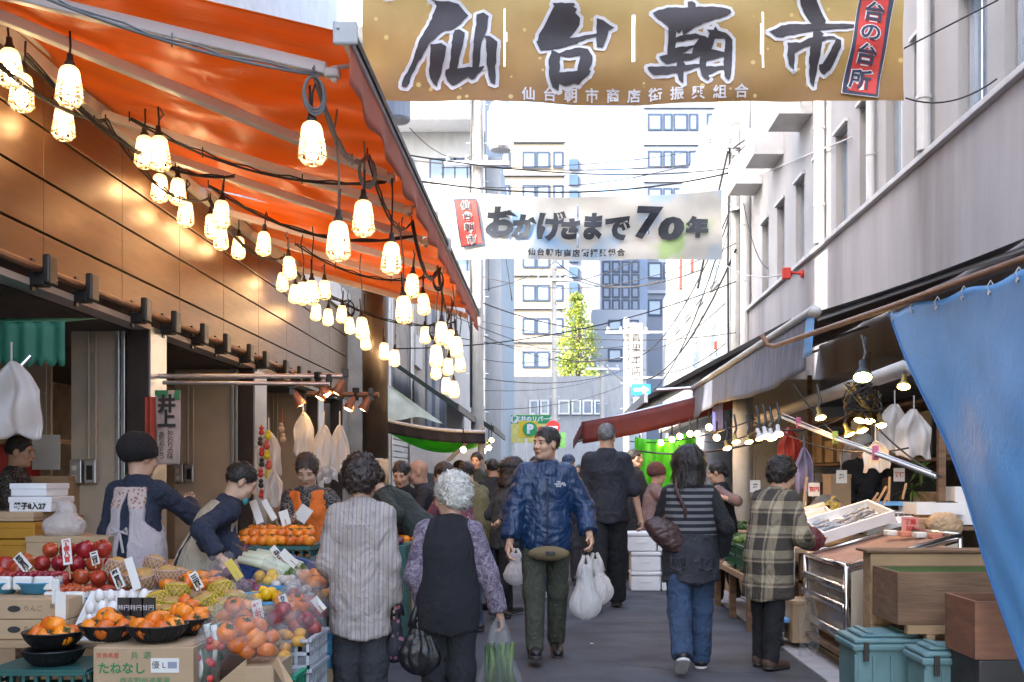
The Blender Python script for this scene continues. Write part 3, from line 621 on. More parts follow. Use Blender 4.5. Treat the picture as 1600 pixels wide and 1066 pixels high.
G2a = [(335,40),(420,38),(540,45),(560,65),(535,75),(575,100),(555,130),(605,175),(600,235),(560,290),(520,335),(500,355),(600,345),(700,325),(770,312),(768,175),(830,190),(945,260),(885,285),(860,380),(830,460),(770,455),(765,345),(700,360),(600,395),(500,430),(400,460),(300,480),(220,490),(195,440),(175,400),(190,390),(200,330),(260,230),(320,120),(350,70)]
G2b = [(325,480),(400,518),(470,480),(600,458),(680,475),(725,560),(720,640),(690,705),(710,712),(690,750),(640,785),(590,835),(540,820),(460,850),(400,825),(395,895),(330,850),(300,750),(295,640),(305,560)]
G2h = [(415,545),(500,565),(605,540),(575,710),(400,722)]
G3a = [(180,150),(240,120),(330,95),(525,98),(525,35),(570,32),(600,60),(600,98),(720,100),(850,110),(930,130),(945,160),(900,190),(720,250),(600,290),(540,330),(480,365),(470,320),(440,350),(330,285),(270,235),(200,170)]
G3b = [(335,290),(410,340),(408,390),(500,360),(600,350),(690,375),(722,392),(735,350),(705,320),(770,325),(790,295),(815,330),(890,350),(960,410),(962,520),(950,700),(935,790),(915,815),(880,770),(880,690),(800,710),(725,740),(740,790),(720,800),(680,770),(655,690),(648,650),(560,680),(490,700),(485,830),(440,790),(425,715),(330,735),(200,735),(140,680),(135,660),(250,655),(420,650),(430,605),(320,632),(270,590),(250,560),(330,540),(335,430)]
G3h = [[(412,425),(635,395),(590,450),(405,480)], [(470,525),(585,470),(570,525)], [(485,595),(600,570),(655,545),(645,625),(510,635)], [(790,395),(890,398),(885,520),(760,490)], [(715,598),(885,560),(880,655),(710,650)]]
G4a = [(430,-60),(610,-60),(610,0),(640,60),(680,150),(700,190),(690,225),(820,228),(980,240),(1010,260),(850,275),(720,290),(620,300),(560,312),(400,350),(260,385),(200,380),(150,340),(125,330),(250,265),(400,245),(560,238),(500,150),(450,50)]
G4b = [(560,320),(620,305),(665,350),(640,375),(760,370),(830,410),(830,480),(790,570),(730,690),(675,735),(620,690),(615,650),(650,640),(690,580),(740,480),(780,400),(700,400),(640,430),(625,560),(600,700),(580,790),(570,860),(530,810),(520,700),(518,520),(525,470),(450,500),(370,550),(370,700),(320,650),(300,560),(310,480),(300,440),(420,450),(550,390)]
for k, (ox, polys) in enumerate(((610, [[G1a], [G1b], [G1c], [G1d]]), (810, [[G2a], [G2b, G2h]]), (990, [[G3a], [G3b]+G3h]), (1180, [[G4a], [G4b]]))):
    allp = []
    for j, ls in enumerate(polys):
        ls = [rough(conv(ox, l)) for l in ls]; allp += ls
        b1.shape("brush_stroke", ls, m_ban_ink if 'm_ban_ink' in globals() else globals().setdefault('m_ban_ink', M("brush_ink", (.036, .029, .033), .6, var=.2, vs=3, bump=.1)), .024+.001*j)
    b1.outline(allp, .034, m_wink, .008)
# tilted plaque with characters
pl = [(840,915),(1195,970),(1372,-30),(1024,-30)]
def lerp_quad(q, s): cx = sum(p[0] for p in q)/4; cy = sum(p[1] for p in q)/4; return [(cx+(x-cx)*s[0], cy+(y-cy)*s[1]) for x, y in q]
b1.shape("plaque", [conv(1180, pl)], m_wink, .028); b1.shape("plaque_border", [conv(1180, lerp_quad(pl, (.965, .985)))], m_navy, .032); b1.shape("plaque_field", [conv(1180, lerp_quad(pl, (.76, .93)))], m_red, .036)
for i, ch in enumerate("台の台所"):
    cx, cy = [(1165, 135), (1120, 340), (1080, 560), (1030, 790)][i]; x, z = conv(1180, [(cx, cy)])[0]
    b1.text(ch, .2, m_wink, x, z, .040, offset=.013, rotz=-.16, sx=1.1, name="lettering_outline"); b1.text(ch, .2, m_navy, x, z, .047, offset=.004, rotz=-.16, sx=1.1)
for i, ch in enumerate("仙台朝市商店街振興組合"): b1.text(ch, .135, m_wink, SX(826+33*i), SZ(150.5-.2*i), .02, offset=.003)
# torn corner emblem at the top
b1.text("祝", .24, m_wink, SX(606), SZ(-12), .02, offset=.01)
def rope(name, label, a, c, d, r=.008, m=m_wire, cat="rope", grp=None):
    b = MB(); b.tube(sag(a, c, d), r, 6); return tag(b.build(name, m, smooth=True), label, cat, grp)
rope("banner_rope", "thin rope tying the lower corner of the ochre banner to the stucco wall", (SX(1413), 9.97, SZ(155)), (RX, 9.7, SZ(150)+.05), .12)
rope("banner_rope", "thin twisted wire rising from the ochre banner's edge to the tall windows", P(1412, 76, 10), P(1560, 0, 9.6), .0)

def cloth2(x, z):
    s = z-5.6
    return .05*math.sin(x*1.6+s*2)+.035*math.sin((x*.9+s*2.1)*3)+.03*math.sin((x*.8-s*2.4)*2.6+1)+.012*math.sin(x*7)
def p_banner2(nt, v):
    n = nt.nodes.new("ShaderNodeTexNoise"); n.inputs["Scale"].default_value = .9; n.inputs["Detail"].default_value = 2; nt.links.new(v, n.inputs["Vector"])
    return ramp(nt, n.outputs["Fac"], [(.34, (.28, .44, .62)), (.47, (.56, .54, .48)), (.6, (.56, .52, .45)), (.68, (.36, .5, .2))], 'LINEAR')
m_ban2 = M("pale_banner_cloth", (.7, .65, .58), .6, var=.04, bump=.2, bs=10, transl=.3, pat=p_banner2)
Q = 80.0; QX = lambda px: (px-865)/Q; QZ = lambda py: CAMZ+(748-py)/Q
b2 = Banner("street_banner", "pale banner with a red plaque and brush lettering, second along the street", QX(686), QX(1128), QZ(406), QZ(304), 20, cloth2, m_ban2, 160, 40, [(QX(797), QZ(352), .45, .02), (QX(903), QZ(352), .45, .02), (QX(1012), QZ(352), .45, .02)], ztop=lambda u: .14*(2*u-1)**2*1.0-.05)
def lerp_q(c): return [(QX(x), QZ(y)) for x, y in c]
pq = [(709, 312), (745, 311), (757, 384), (721, 388)]
b2.shape("plaque", [lerp_q(pq)], m_navy, .04); b2.shape("plaque_field", [lerp_q(lerp_quad(pq, (.88, .93)))], m_red, .05)
for i, ch in enumerate("仙台朝市"): x, y = 728+3.2*i, 323+18*i; b2.text(ch, .19, m_wink, QX(x), QZ(y), .062, offset=.011, rotz=.1, name="lettering_outline"); b2.text(ch, .19, m_ink, QX(x), QZ(y), .075, offset=.003, rotz=.1)
m_ink2 = M("brush_ink_blue", (.013, .017, .026), .6)
for ch, x, y, s, sx in (("お", 780, 352, .62, 1.0), ("か", 818, 357, .48, 1.0), ("げ", 857, 357, .58, .95), ("さ", 889, 361, .42, 1.0), ("ま", 924, 358, .55, .8), ("で", 962, 360, .5, 1.0), ("7", 1007, 352, .78, 1.2), ("0", 1045, 361, .55, 1.6), ("年", 1087, 359, .42, 1.0)):
    b2.text(ch, s, m_ink2, QX(x), QZ(y), .06, offset=.034 if ch not in "7年" else .03, sx=sx, shear=.12)
for i, ch in enumerate("仙台朝市商店街振興組合"): b2.text(ch, .15, m_ink, QX(831+13.9*i), QZ(396), .055, offset=.006)
rope("banner_rope", "rope running from the pale banner's upper corner to the orange awning side", (QX(686), 20, QZ(295)), (-3.4, 19, QZ(270)), .1)
rope("banner_rope", "white rope from the pale banner to the red wall bracket", (QX(1128), 20, QZ(410)), (RX-.33, 17.2, GZ(428, 17.2)), .15, .01, m_white)
rope("banner_rope", "white diagonal rope from the utility pole to the sunlit wall", P(1170, 280, 22), P(1330, 215, 14.5), .0, .012, m_white)

# ================================================================ overhead cables
cab = [((600, 236, 16), (1150, 262, 22.4), .25), ((640, 280, 20), (1150, 268, 22.4), .35), ((655, 285, 24), (1145, 235, 30), .5), ((690, 262, 24), (1160, 220, 40), .3), ((640, 250, 30), (1150, 250, 30), .3),
       ((620, 545, 20), (1150, 440, 22.4), .35), ((640, 512, 24), (985, 540, 36), .3), ((745, 470, 24), (985, 512, 36), .3), ((745, 520, 24), (945, 560, 46), .4), ((745, 560, 24), (866, 560, 42), .15), ((866, 558, 42), (985, 555, 36), .2), ((745, 590, 24), (985, 575, 36), .3),
       ((866, 420, 42), (1100, 420, 24), .6), ((870, 410, 42), (1030, 440, 30), .5), ((745, 455, 24), (880, 400, 42), .2), ((985, 560, 36), (1140, 330, 22.4), .8), ((985, 590, 36), (1150, 390, 22.4), 1.0), ((1000, 620, 34), (1150, 300, 22.5), 1.1), ((1150, 240, 22.4), (1260, 150, 18), .05), ((1145, 232, 22.4), (1230, 172, 19), .05),
       ((757, 205, 24), (764, 455, 24), .0), ((775, 300, 23), (800, 470, 23), .4)]
for i, (a, c, d) in enumerate(cab):
    p, q = P(*a), P(*c); d = d if abs(p.x-q.x) > 1 else 0
    lab = f"black overhead cable above the street, {ORD[i]} in order counted down from the ochre banner"
    rope("overhead_cable", lab, p, q, d, .012+.006*(i % 3 == 1)+.004*(a[2] > 30), m_wire, "cable", "overhead cables across the street")

cab2 = [((560, 420, 17), (985, 560, 36), .5), ((660, 300, 24), (1010, 330, 40), .3), ((745, 430, 24), (1150, 380, 22.4), .6), ((745, 500, 24), (1150, 520, 22.4), .3), ((745, 610, 24), (941, 590, 46), .2), ((745, 640, 24), (979, 600, 36), .25), ((979, 545, 36), (1152, 455, 22.6), .5), ((979, 560, 36), (1152, 520, 22.6), .7), ((866, 470, 42), (979, 600, 36), .3), ((866, 440, 42), (1040, 380, 26), .3), ((690, 270, 24), (745, 560, 24), .3), ((1152, 225, 22.6), (1330, 90, 14), .1), ((1152, 260, 22.6), (1200, 420, 20), .5), ((640, 200, 20), (745, 240, 24), .3), ((1060, 560, 26), (1152, 300, 22.6), .6)]
for i, (a, c, d) in enumerate(cab2):
    rope("service_wire", f"thin service wire between the utility poles, {ORD[i]} counted along the street", P(*a), P(*c), d, .009+.004*(a[2] > 30), m_wire, "wire", "thin service wires")
for i in range(1):
    x, y = .31, 8.28; b = MB(); q = rot(rng.uniform(0, 6), 0, 0, (x, y, .006)); s_ = rng.uniform(.012, .03); b.poly([q @ Vector(v) for v in ((-s_, -s_*.6, 0), (s_, -s_*.5, .004), (s_*.8, s_*.6, .002), (-s_*.7, s_*.5, 0))], (0, 0, .001)); tag(b.build("paper_scrap", m_paper), "tiny white paper scrap lying on the open road", "scrap")
# ================================================================ implicit-surface figures
def smin(a, b, k):
    h = np.maximum(k-np.abs(a-b), 0)/k; return np.minimum(a, b)-h*h*k*.25
def rcone(Q, a, b, ra, rb, flat=1, side=None):
    a = np.asarray(a, float); b = np.asarray(b, float); ab = b-a; q = Q-a
    if flat != 1:
        f = np.cross(side, ab); f /= np.linalg.norm(f); q = q+np.outer(q@f, f)*(1/flat-1)
    t = np.clip(q@ab/max(ab@ab, 1e-9), 0, 1); return np.linalg.norm(q-t[:, None]*ab, axis=1)-(ra+(rb-ra)*t)
def ell(Q, c, r, Rm=None):
    q = Q-np.asarray(c, float)
    if Rm is not None: q = q@Rm
    k = np.linalg.norm(q/np.asarray(r), axis=1); return (k-1)*min(r)
def net(f, lo, hi, h):
    """surface nets over the box lo..hi with step h"""
    lo = np.asarray(lo, float); hi = np.asarray(hi, float); n = np.maximum(np.ceil((hi-lo)/h).astype(int)+1, 3)
    ax = [lo[i]+h*np.arange(n[i]) for i in range(3)]; G = np.stack(np.meshgrid(*ax, indexing='ij'), -1).reshape(-1, 3)
    v = np.concatenate([f(G[i:i+300000]) for i in range(0, len(G), 300000)]).reshape(n)
    v[0] = v[-1] = 1; v[:, 0] = v[:, -1] = 1; v[:, :, 0] = v[:, :, -1] = 1
    ins = v < 0; c = np.zeros(n-1, int)
    cor = [(i, j, k) for i in (0, 1) for j in (0, 1) for k in (0, 1)]
    sl = lambda o: tuple(slice(o[d], n[d]-1+o[d]) for d in range(3))
    for o in cor: c += ins[sl(o)]
    act = (c > 0) & (c < 8); idx = -np.ones(n-1, int); A = np.argwhere(act); idx[act] = np.arange(len(A))
    acc = np.zeros((len(A), 3)); cnt = np.zeros(len(A))
    for o in cor:
        for d in range(3):
            if o[d]: continue
            o2 = list(o); o2[d] = 1; va = v[sl(o)][act]; vb = v[sl(o2)][act]; cr = (va < 0) != (vb < 0)
            t = np.where(cr, va/np.where(cr, va-vb, 1), 0); p = np.tile(np.array(o, float), (len(A), 1)); p[:, d] = t; acc[cr] += p[cr]; cnt[cr] += 1
    V = lo+(A+acc/np.maximum(cnt, 1)[:, None])*h; F = []
    for d in range(3):
        e = [x for x in range(3) if x != d]; s0 = [slice(None)]*3; s1 = [slice(None)]*3; s0[d] = slice(0, -1); s1[d] = slice(1, None)
        a = ins[tuple(s0)]; b = ins[tuple(s1)]; E = np.argwhere(a != b)
        ok = (E[:, e[0]] > 0) & (E[:, e[1]] > 0) & (E[:, e[0]] < n[e[0]]-1) & (E[:, e[1]] < n[e[1]]-1); E = E[ok]
        q = []
        for (i, j) in ((1, 1), (0, 1), (0, 0), (1, 0)):
            o = E.copy(); o[:, e[0]] -= i; o[:, e[1]] -= j; q.append(idx[o[:, 0], o[:, 1], o[:, 2]])
        q = np.stack(q, 1); fl = a[tuple(E.T)] if len(E) else np.zeros(0, bool)
        if d == 1: fl = ~fl
        q[~fl] = q[~fl][:, ::-1]; F.append(q)
    return V, np.concatenate(F)
def vnorm(V, F):
    a = V[F[:, 0]]; n = np.cross(V[F[:, 1]]-a, V[F[:, 2]]-a)+np.cross(V[F[:, 2]]-a, V[F[:, 3]]-a); N = np.zeros_like(V)
    for k in range(4): np.add.at(N, F[:, k], n)
    return N/np.maximum(np.linalg.norm(N, axis=1), 1e-9)[:, None]
def folds(V, F, amp, fr=(9, 9, 4), seed=0, ridge=True):
    n = vnoise(V*np.array(fr), seed); n2 = vnoise(V*np.array(fr)*2.3+n[:, None]*1.2, seed+1)
    d = (n*.6+(1-2*np.abs(n2))*.4) if ridge else n*.6+n2*.4
    V = V+vnorm(V, F)*(d*amp)[:, None]; w = vnoise(V*np.array(fr)*np.array([2.2, 2.2, 5])+n[:, None]*2.5, seed+7)
    return V+vnorm(V, F)*((1-2*np.abs(w))*amp*.45)[:, None]
def rodr(ax, t):
    return np.array(Matrix.Rotation(t, 3, ax))

class Fig:
    """one person: the pose gives the joints; body, hair and clothes are separate surfaces"""
    def __init__(s, label, x, y, rz, H=1.6, w=1.0, lean=0, stoop=0, yaw=0, pitch=0, roll=0, legs=((6, 4), (-6, 6)), hands=((.0, .0), (.0, .0)), z=0, tw=0, fat=1.0, group=None, elb=(0, 0), near=False):
        s.H = H; s.w = w; s.fat = fat; s.near = near
        s.root = empty("person", (x, y, z), R(rz), label, "person", group); s.Minv = np.array(wmat(s.root).inverted())
        h = H; A = np.array
        L = [];  low = 1e9
        for i, sx in enumerate((-1, 1)):
            f, k = R(legs[i][0]), R(legs[i][1]); sp = legs[i][2] if len(legs[i]) > 2 else 0
            hip = A([sx*.052*h*w, 0, 0]); kn = hip+.245*h*A([sx*.01+sp, math.sin(f), -math.cos(f)]); g = f-k; an = kn+.235*h*A([sp*.5, math.sin(g), -math.cos(g)]); fp = (g*.8 if g < -.25 else max(-.35, min(.35, g*.6)))
            L.append([hip, kn, an, fp]); low = min(low, an[2]+min(0, -.1*h*math.sin(-fp) if fp < 0 else 0))
        dz = .045*h-low
        for l in L:
            for j in range(3): l[j] = l[j]+A([0, 0, dz])
        s.L = L; s.pel = (L[0][0]+L[1][0])/2+A([0, 0, .01*h])
        l1, l2 = R(lean), R(lean+stoop); u1 = A([0, math.sin(l1), math.cos(l1)]); u2 = A([0, math.sin(l2), math.cos(l2)])
        s.u1, s.u2 = u1, u2
        s.waist = s.pel+.09*h*u1; s.chest = s.pel+.20*h*u1; s.neck = s.chest+.105*h*u2
        lat = A([math.cos(R(tw)), -math.sin(R(tw)), 0]); s.lat = lat
        s.sh = [s.neck+sx*.092*h*w*lat-.04*h*u2 for sx in (-1, 1)]
        l3 = l2*.55+R(4); s.u3 = A([0, math.sin(l3), math.cos(l3)])
        s.hs = .105+.075*h  # head height
        s.headR = rodr('Z', R(-yaw)) @ rodr('X', -R(pitch)) @ rodr('Y', R(roll)); s.head = s.neck+s.u3*(.018*h+.54*s.hs)+A([0, .012, 0])
        s.arms = []
        for i, sx in enumerate((-1, 1)):
            sh = s.sh[i]; t = hands[i]; up, fo = .172*h, .15*h
            if len(t) == 2: # forward swing, elbow bend in degrees
                a, e = R(t[0]), R(t[1]); out = .11*sx
                el = sh+up*A([out+.05*sx, math.sin(a), -math.cos(a)]); wr = el+fo*A([out*.3, math.sin(a+e), -math.cos(a+e)])
            else:
                T = (s.Minv @ A([*t, 1]))[:3]; d = T-sh; D = min(np.linalg.norm(d), (up+fo)*.995); d = d/np.linalg.norm(d); T = sh+d*D
                x = (up*up-fo*fo+D*D)/(2*D); hh = math.sqrt(max(up*up-x*x, 1e-6)); pole = A([sx*(.6+elb[i]), -.7, -.5]); pole = pole-d*(pole@d); pole /= np.linalg.norm(pole)
                el = sh+d*x+pole*hh; wr = T
            s.arms.append((sh, el, wr))
    def mk(s, name, f, lo, hi, h, m, fold=0, fr=(9, 9, 4), seed=1, fm=None, parent=None, ridge=True):
        V, F = net(f, lo, hi, h)
        if not len(V): return None
        if fold: V = folds(V, F, fold, fr, seed, ridge)
        fmv = fm(V[F].mean(1)) if fm else None
        o = mobj(name, V, F.tolist(), m, parent or s.root, fmv, True, world=False); return o
    # ---- body: head with a face, neck, hands, and the trunk and limbs under the clothes
    def headf(s, Q):
        k = s.hs/.225; q = ((Q-s.head)@s.headR)/k
        d = ell(q, (0, -.014, .035), (.073, .092, .078)); d = smin(d, ell(q, (0, .022, -.03), (.06, .066, .083)), .03)
        d = smin(d, rcone(q, (-.026, .03, -.085), (.026, .03, -.085), .032, .032), .03); d = smin(d, ell(q, (0, .066, -.098), (.022, .018, .017)), .02)
        d = smin(d, rcone(q, (-.036, .074, .018), (.036, .074, .018), .013, .013), .014)
        for sx in (-1, 1):
            d = smin(d, ell(q, (sx*.036, .062, -.034), (.024, .022, .022)), .02)
            d = -smin(-d, ell(q, (sx*.03, .1, .0), (.019, .02, .011)), .012)
            d = smin(d, ell(q, (sx*.03, .073, -.001), (.0145, .0125, .010)), .005)
            d = smin(d, ell(q, (sx*.074, -.006, -.008), (.011, .019, .031)), .012)
            d = smin(d, ell(q, (sx*.011, .092, -.036), (.008, .009, .007)), .008)
        d = smin(d, rcone(q, (0, .085, .004), (0, .103, -.031), .008, .012), .014)
        d = smin(d, ell(q, (0, .084, -.060), (.022, .011, .006)), .008); d = smin(d, ell(q, (0, .082, -.071), (.019, .011, .006)), .008)
        return d*k
    def handf(s, i):
        sh, el, wr = s.arms[i]; d = wr-el; d /= np.linalg.norm(d); k = s.H/1.65; sx = (-1, 1)[i]
        side = np.array([0, 1., 0])-d*d[1]; side /= max(np.linalg.norm(side), 1e-6); pn = np.cross(d, side)*(-sx)  # palm faces the body
        pr = [(wr-d*.03, wr+d*.05*k, .024*k, .026*k)]; c = wr+d*.045*k
        for j in range(4):
            o = c+side*(.030-.020*j)*k; ln = (.040, .044, .041, .032)[j]*k; cu = .55+.12*j
            p1 = o+d*.045*k; d1 = d*math.cos(cu)+pn*math.sin(cu); p2 = p1+d1*ln*.8; d2 = d*math.cos(cu*2.3)+pn*math.sin(cu*2.3); p3 = p2+d2*ln*.7
            pr += [(o, p1, .011*k, .0095*k), (p1, p2, .0092*k, .0085*k), (p2, p3, .0085*k, .007*k)]
        t0 = wr+d*.02*k+side*.024*k; t1 = t0+(d*.6+side*.6+pn*.4)*.038*k; t2 = t1+(d*.85+pn*.5)*.03*k; pr += [(t0, t1, .013*k, .0105*k), (t1, t2, .0105*k, .008*k)]
        def f(Q):
            r = None
            for j, (a, b, ra, rb) in enumerate(pr):
                e = rcone(Q, a, b, ra, rb); r = e if r is None else (smin(r, e, .01*k) if j in (1, 4, 7, 10, 13) else smin(r, e, .004*k))
            return r
        return f, wr+d*.07*k, d, pn, side
    def bodyf(s, Q):
        h = s.H; d = rcone(Q, s.pel, s.waist, .075*h, .065*h, .7, s.lat); d = smin(d, rcone(Q, s.waist, s.chest, .065*h, .075*h, .7, s.lat), .05)
        d = smin(d, rcone(Q, s.sh[0], s.sh[1], .026*h, .026*h), .06); d = smin(d, rcone(Q, s.neck-s.u2*.03*h, s.head-s.headR@np.array([0, .03, .03]), .034*h, .031*h), .03)
        for sh, el, wr in s.arms: d = smin(d, rcone(Q, sh, el, .027*h, .022*h), .03); d = smin(d, rcone(Q, el, wr, .0225*h, .0165*h), .015)
        for hp, kn, an, fp in s.L: d = smin(d, rcone(Q, hp, kn, .048*h, .032*h), .02); d = smin(d, rcone(Q, kn, an, .032*h, .022*h), .02)
        return d
    def body(s, skin=None, hh=.0055, hd=.0042, brow=m_hairb, hands=True, old=False):
        skin = skin or m_skin; parts = []; n = 0; V_, F_, M_ = [], [], []
        def addp(V, F, fm):
            nonlocal n; V_.append(V); F_.append(F+n); M_.append(fm); n += len(V)
        pts = np.array([s.pel, s.neck]+[p for a in s.arms for p in a]+[p for l in s.L for p in l[:3]]); V, F = net(s.bodyf, pts.min(0)-.13, pts.max(0)+.13, .02 if not s.near else .014); addp(V, F, np.zeros(len(F), int))
        r = s.hs*.75
        hf = lambda Q: smin(s.headf(Q), rcone(Q, s.neck-s.u2*.03, s.head-s.headR@np.array([0, .03, .03]), .034*s.H, .031*s.H), .03)
        V, F = net(hf, s.head-r-np.array([0, 0, .06]), s.head+r, hh); q = ((V[F].mean(1)-s.head)@s.headR)/(s.hs/.225); fm = np.zeros(len(F), int)
        ax = np.abs(q[:, 0])-.030; fm[(ax**2/.012**2+(q[:, 2]+.001)**2/.0045**2 < 1) & (q[:, 1] > .05)] = 1
        fm[(q[:, 0]**2/.023**2+(q[:, 2]+.066)**2/.009**2 < 1) & (q[:, 1] > .06)] = 2
        fm[(ax**2/.018**2+(q[:, 2]-.019-.1*(.0-np.abs(ax)))**2/.0042**2 < 1) & (q[:, 1] > .05)] = 3
        addp(V, F, fm)
        if hands:
            for i in (0, 1):
                f, c, *_ = s.handf(i); V, F = net(f, c-.13, c+.13, hd); 
                if len(V): addp(V, F, np.zeros(len(F), int))
        mobj("body", np.concatenate(V_), np.concatenate(F_).tolist(), [skin, m_eye, m_lip, brow], s.root, np.concatenate(M_), True, world=False)
    def hair(s, m, style="short", hh=.0065, name="hair"):
        k = s.hs/.225; nz, fq = .004, 38
        def f(Q):
            q = ((Q-s.head)@s.headR)/k
            face = ell(q, (0, .088, -.04), (.068, .068, .095))
            if style == "short":
                d = ell(q, (0, -.018, .036), (.083, .1, .092)); d = np.maximum(d, -face); d = np.maximum(d, -(q[:, 2]+.078-1.05*np.clip(q[:, 1]+.05, 0, .075)+.006*np.sin(q[:, 0]*210))); d = np.maximum(d, -ell(q, (.08, .005, -.02), (.03, .026, .04))); d = np.maximum(d, -ell(q, (-.08, .005, -.02), (.03, .026, .04)))
            elif style == "crew":
                d = ell(q, (0, -.018, .036), (.078, .096, .084)); d = np.maximum(d, -ell(q, (0, .1, -.03), (.085, .085, .108))); d = np.maximum(d, -(q[:, 2]+.03)); d = np.maximum(d, -ell(q, (.08, .005, -.03), (.03, .03, .05))); d = np.maximum(d, -ell(q, (-.08, .005, -.03), (.03, .03, .05)))
            elif style == "perm":
                face = np.minimum(face, ell(q, (0, .095, -.05), (.1, .085, .11)))
                d = smin(ell(q, (0, -.028, .034), (.1, .108, .105)), ell(q, (0, -.05, -.02), (.09, .07, .075)), .03); d = np.maximum(d, -face); d = np.maximum(d, -(q[:, 2]+.085))
            elif style == "bob":
                d = smin(ell(q, (0, -.022, .03), (.118, .122, .118)), rcone(q, (0, -.035, 0), (0, -.045, -.12), .122, .112, .85, np.array([1., 0, 0])), .03); d = np.maximum(d, -ell(q, (0, .1, -.07), (.066, .075, .15))); d = np.maximum(d, -(q[:, 2]+.165))
            elif style == "bun":
                d = ell(q, (0, -.018, .034), (.084, .1, .094)); d = smin(d, ell(q, (0, -.1, -.03), (.04, .04, .045)), .03); d = np.maximum(d, -face); d = np.maximum(d, -(q[:, 2]+.075))
            return d*k
        V, F = net(f, s.head-.2, s.head+.2, hh)
        amp = {"perm": .012, "bob": .011, "bun": .008}.get(style, .008)
        q = (V-s.head)@s.headR; nn = vnoise(q*(55 if style == "perm" else np.array([70, 70, 14]) if style == "bob" else np.array([75, 40, 40])), 5)*.6+vnoise(q*25, 6)*.5; V = V+vnorm(V, F)*(nn*amp)[:, None]
        N = vnorm(V, F); Fl = F.tolist(); V = V.tolist(); ns = (900 if s.near else 250)
        r_ = random.Random(3); u3 = s.headR@np.array([0, 0, 1.]); bk = s.headR@np.array([0, -1., 0]); nv = len(V)
        L0 = {"perm": .022, "bob": .05, "short": .026, "crew": .012, "bun": .03}.get(style, .02)*k
        for _ in range(ns):
            i = r_.randrange(nv); n = N[i]; p = np.array(V[i]); t = -u3*.9+bk*.5+np.array([r_.uniform(-1, 1) for _ in range(3)])*(.9 if style == "perm" else .35); t -= n*(t@n); t /= np.linalg.norm(t)+1e-6; w = np.cross(n, t)*(.0022 if style != "perm" else .0035)
            L_ = L0*r_.uniform(.6, 1.3); q1 = p+t*L_*.5+n*L_*(.28 if style == "perm" else .16); q2 = p+t*L_+n*L_*(.15 if style == "perm" else .2); j = len(V); V += [tuple(p-w-n*.002), tuple(p+w-n*.002), tuple(q1+w), tuple(q1-w), tuple(q2)]; Fl += [[j, j+1, j+2, j+3], [j+3, j+2, j+4]]
        mobj(name, V, Fl, m, s.root, None, True, world=False)
    def hat(s, m, style):
        k = s.hs/.225
        def f(Q):
            q = ((Q-s.head)@s.headR)/k
            if style == "knit": d = smin(ell(q, (0, -.035, .055), (.112, .125, .112)), ell(q, (0, -.02, .02), (.094, .108, .06)), .03); return np.maximum(d, -(q[:, 2]+.005-.35*q[:, 1]))*k
            if style == "bucket":
                d = np.maximum(ell(q, (0, -.015, .04), (.09, .105, .092)), -(q[:, 2]-.035)); b = np.maximum(ell(q, (0, -.01, .03), (.135, .155, .05)), -ell(q, (0, -.01, -.012), (.135, .155, .055))); return smin(d, b, .01)*k
            d = np.maximum(ell(q, (0, -.015, .038), (.086, .102, .09)), -(q[:, 2]-.03)); b = np.maximum(ell(q, (0, .085, .032), (.068, .085, .012)), -(q[:, 1]-.02)); return smin(d, b, .008)*k
        o = s.mk("hat", f, s.head-.22, s.head+.22, .006, m, .004, (30, 30, 30), 3)
    # ---- clothes
    def torso(s, Q, g, hem, top=True, flare=0):
        h = s.H; ft = s.fat; hw = s.w
        d = rcone(Q, s.waist, s.chest, (.073*ft+g)*h, (.08*hw+g)*h, .7, s.lat)
        d = smin(d, rcone(Q, s.pel-s.u1*.01*h, s.waist, (.084*ft+g)*h, (.077*ft+g)*h, .74, s.lat), .05*h)
        if top:
            for i in (0, 1): d = smin(d, rcone(Q, s.neck-s.u2*.03*h, s.sh[i]*.92+s.sh[1-i]*.08, (.034+g*.6)*h, (.029+g*.6)*h), .035*h)
            d = smin(d, rcone(Q, s.chest, s.neck-s.u2*.035*h, (.07+g)*h, (.04+g*.5)*h, .8, s.lat), .04*h)
        if hem < s.pel[2]-.02*h: d = smin(d, rcone(Q, s.pel, np.array([s.pel[0], s.pel[1]*.8, hem-.05]), (.084*ft+g)*h, (.088*ft+g+flare)*h, .78, s.lat), .05*h)
        return d
    def top(s, m, name="jacket", hem=.47, g=.012, sleeve=1.0, flare=.01, collar=True, fold=.008, h=None, fm=None, arms=(0, 1), seed=1, armg=0, nomain=False, fr=(8, 8, 4)):
        H = s.H; hz = hem*H; h = h or (.0105 if s.near else .014)
        def f(Q):
            d = None
            if not nomain:
                d = s.torso(Q, g, hz, True, flare); nk = s.neck+s.u3*.022*H
                d = np.maximum(d, -(Q[:, 2]-hz+.012*np.sin(Q[:, 0]*23+seed))) if s.u1[2] > .8 else np.maximum(d, -((Q-s.pel)@s.u1-(hz-s.pel[2])))
                if collar: d = smin(d, rcone(Q, s.neck-s.u2*.03*H, s.neck+s.u3*.012*H, .047*H, .042*H), .02*H)
                d = np.maximum(d, (Q-nk)@s.u3)
            for i in arms:
                sh, el, wr = s.arms[i]; e = rcone(Q, sh, el, (.031+armg*.7+g*.4)*H, (.0265+armg*.7+g*.4)*H)
                if sleeve > .5:
                    en = el+(wr-el)*min(1, (sleeve-.5)*2); ff = rcone(Q, el, en, (.0265+armg*.7+g*.4)*H, (.023+armg*.7+g*.4)*H); dr = (wr-el)/np.linalg.norm(wr-el); ff = np.maximum(ff, (Q-en)@dr); e = smin(e, ff, .02*H)
                else:
                    en = sh+(el-sh)*sleeve*2; dr = (el-sh)/np.linalg.norm(el-sh); e = np.maximum(e, (Q-en)@dr)
                d = e if d is None else smin(d, e, .03*H)
            return d
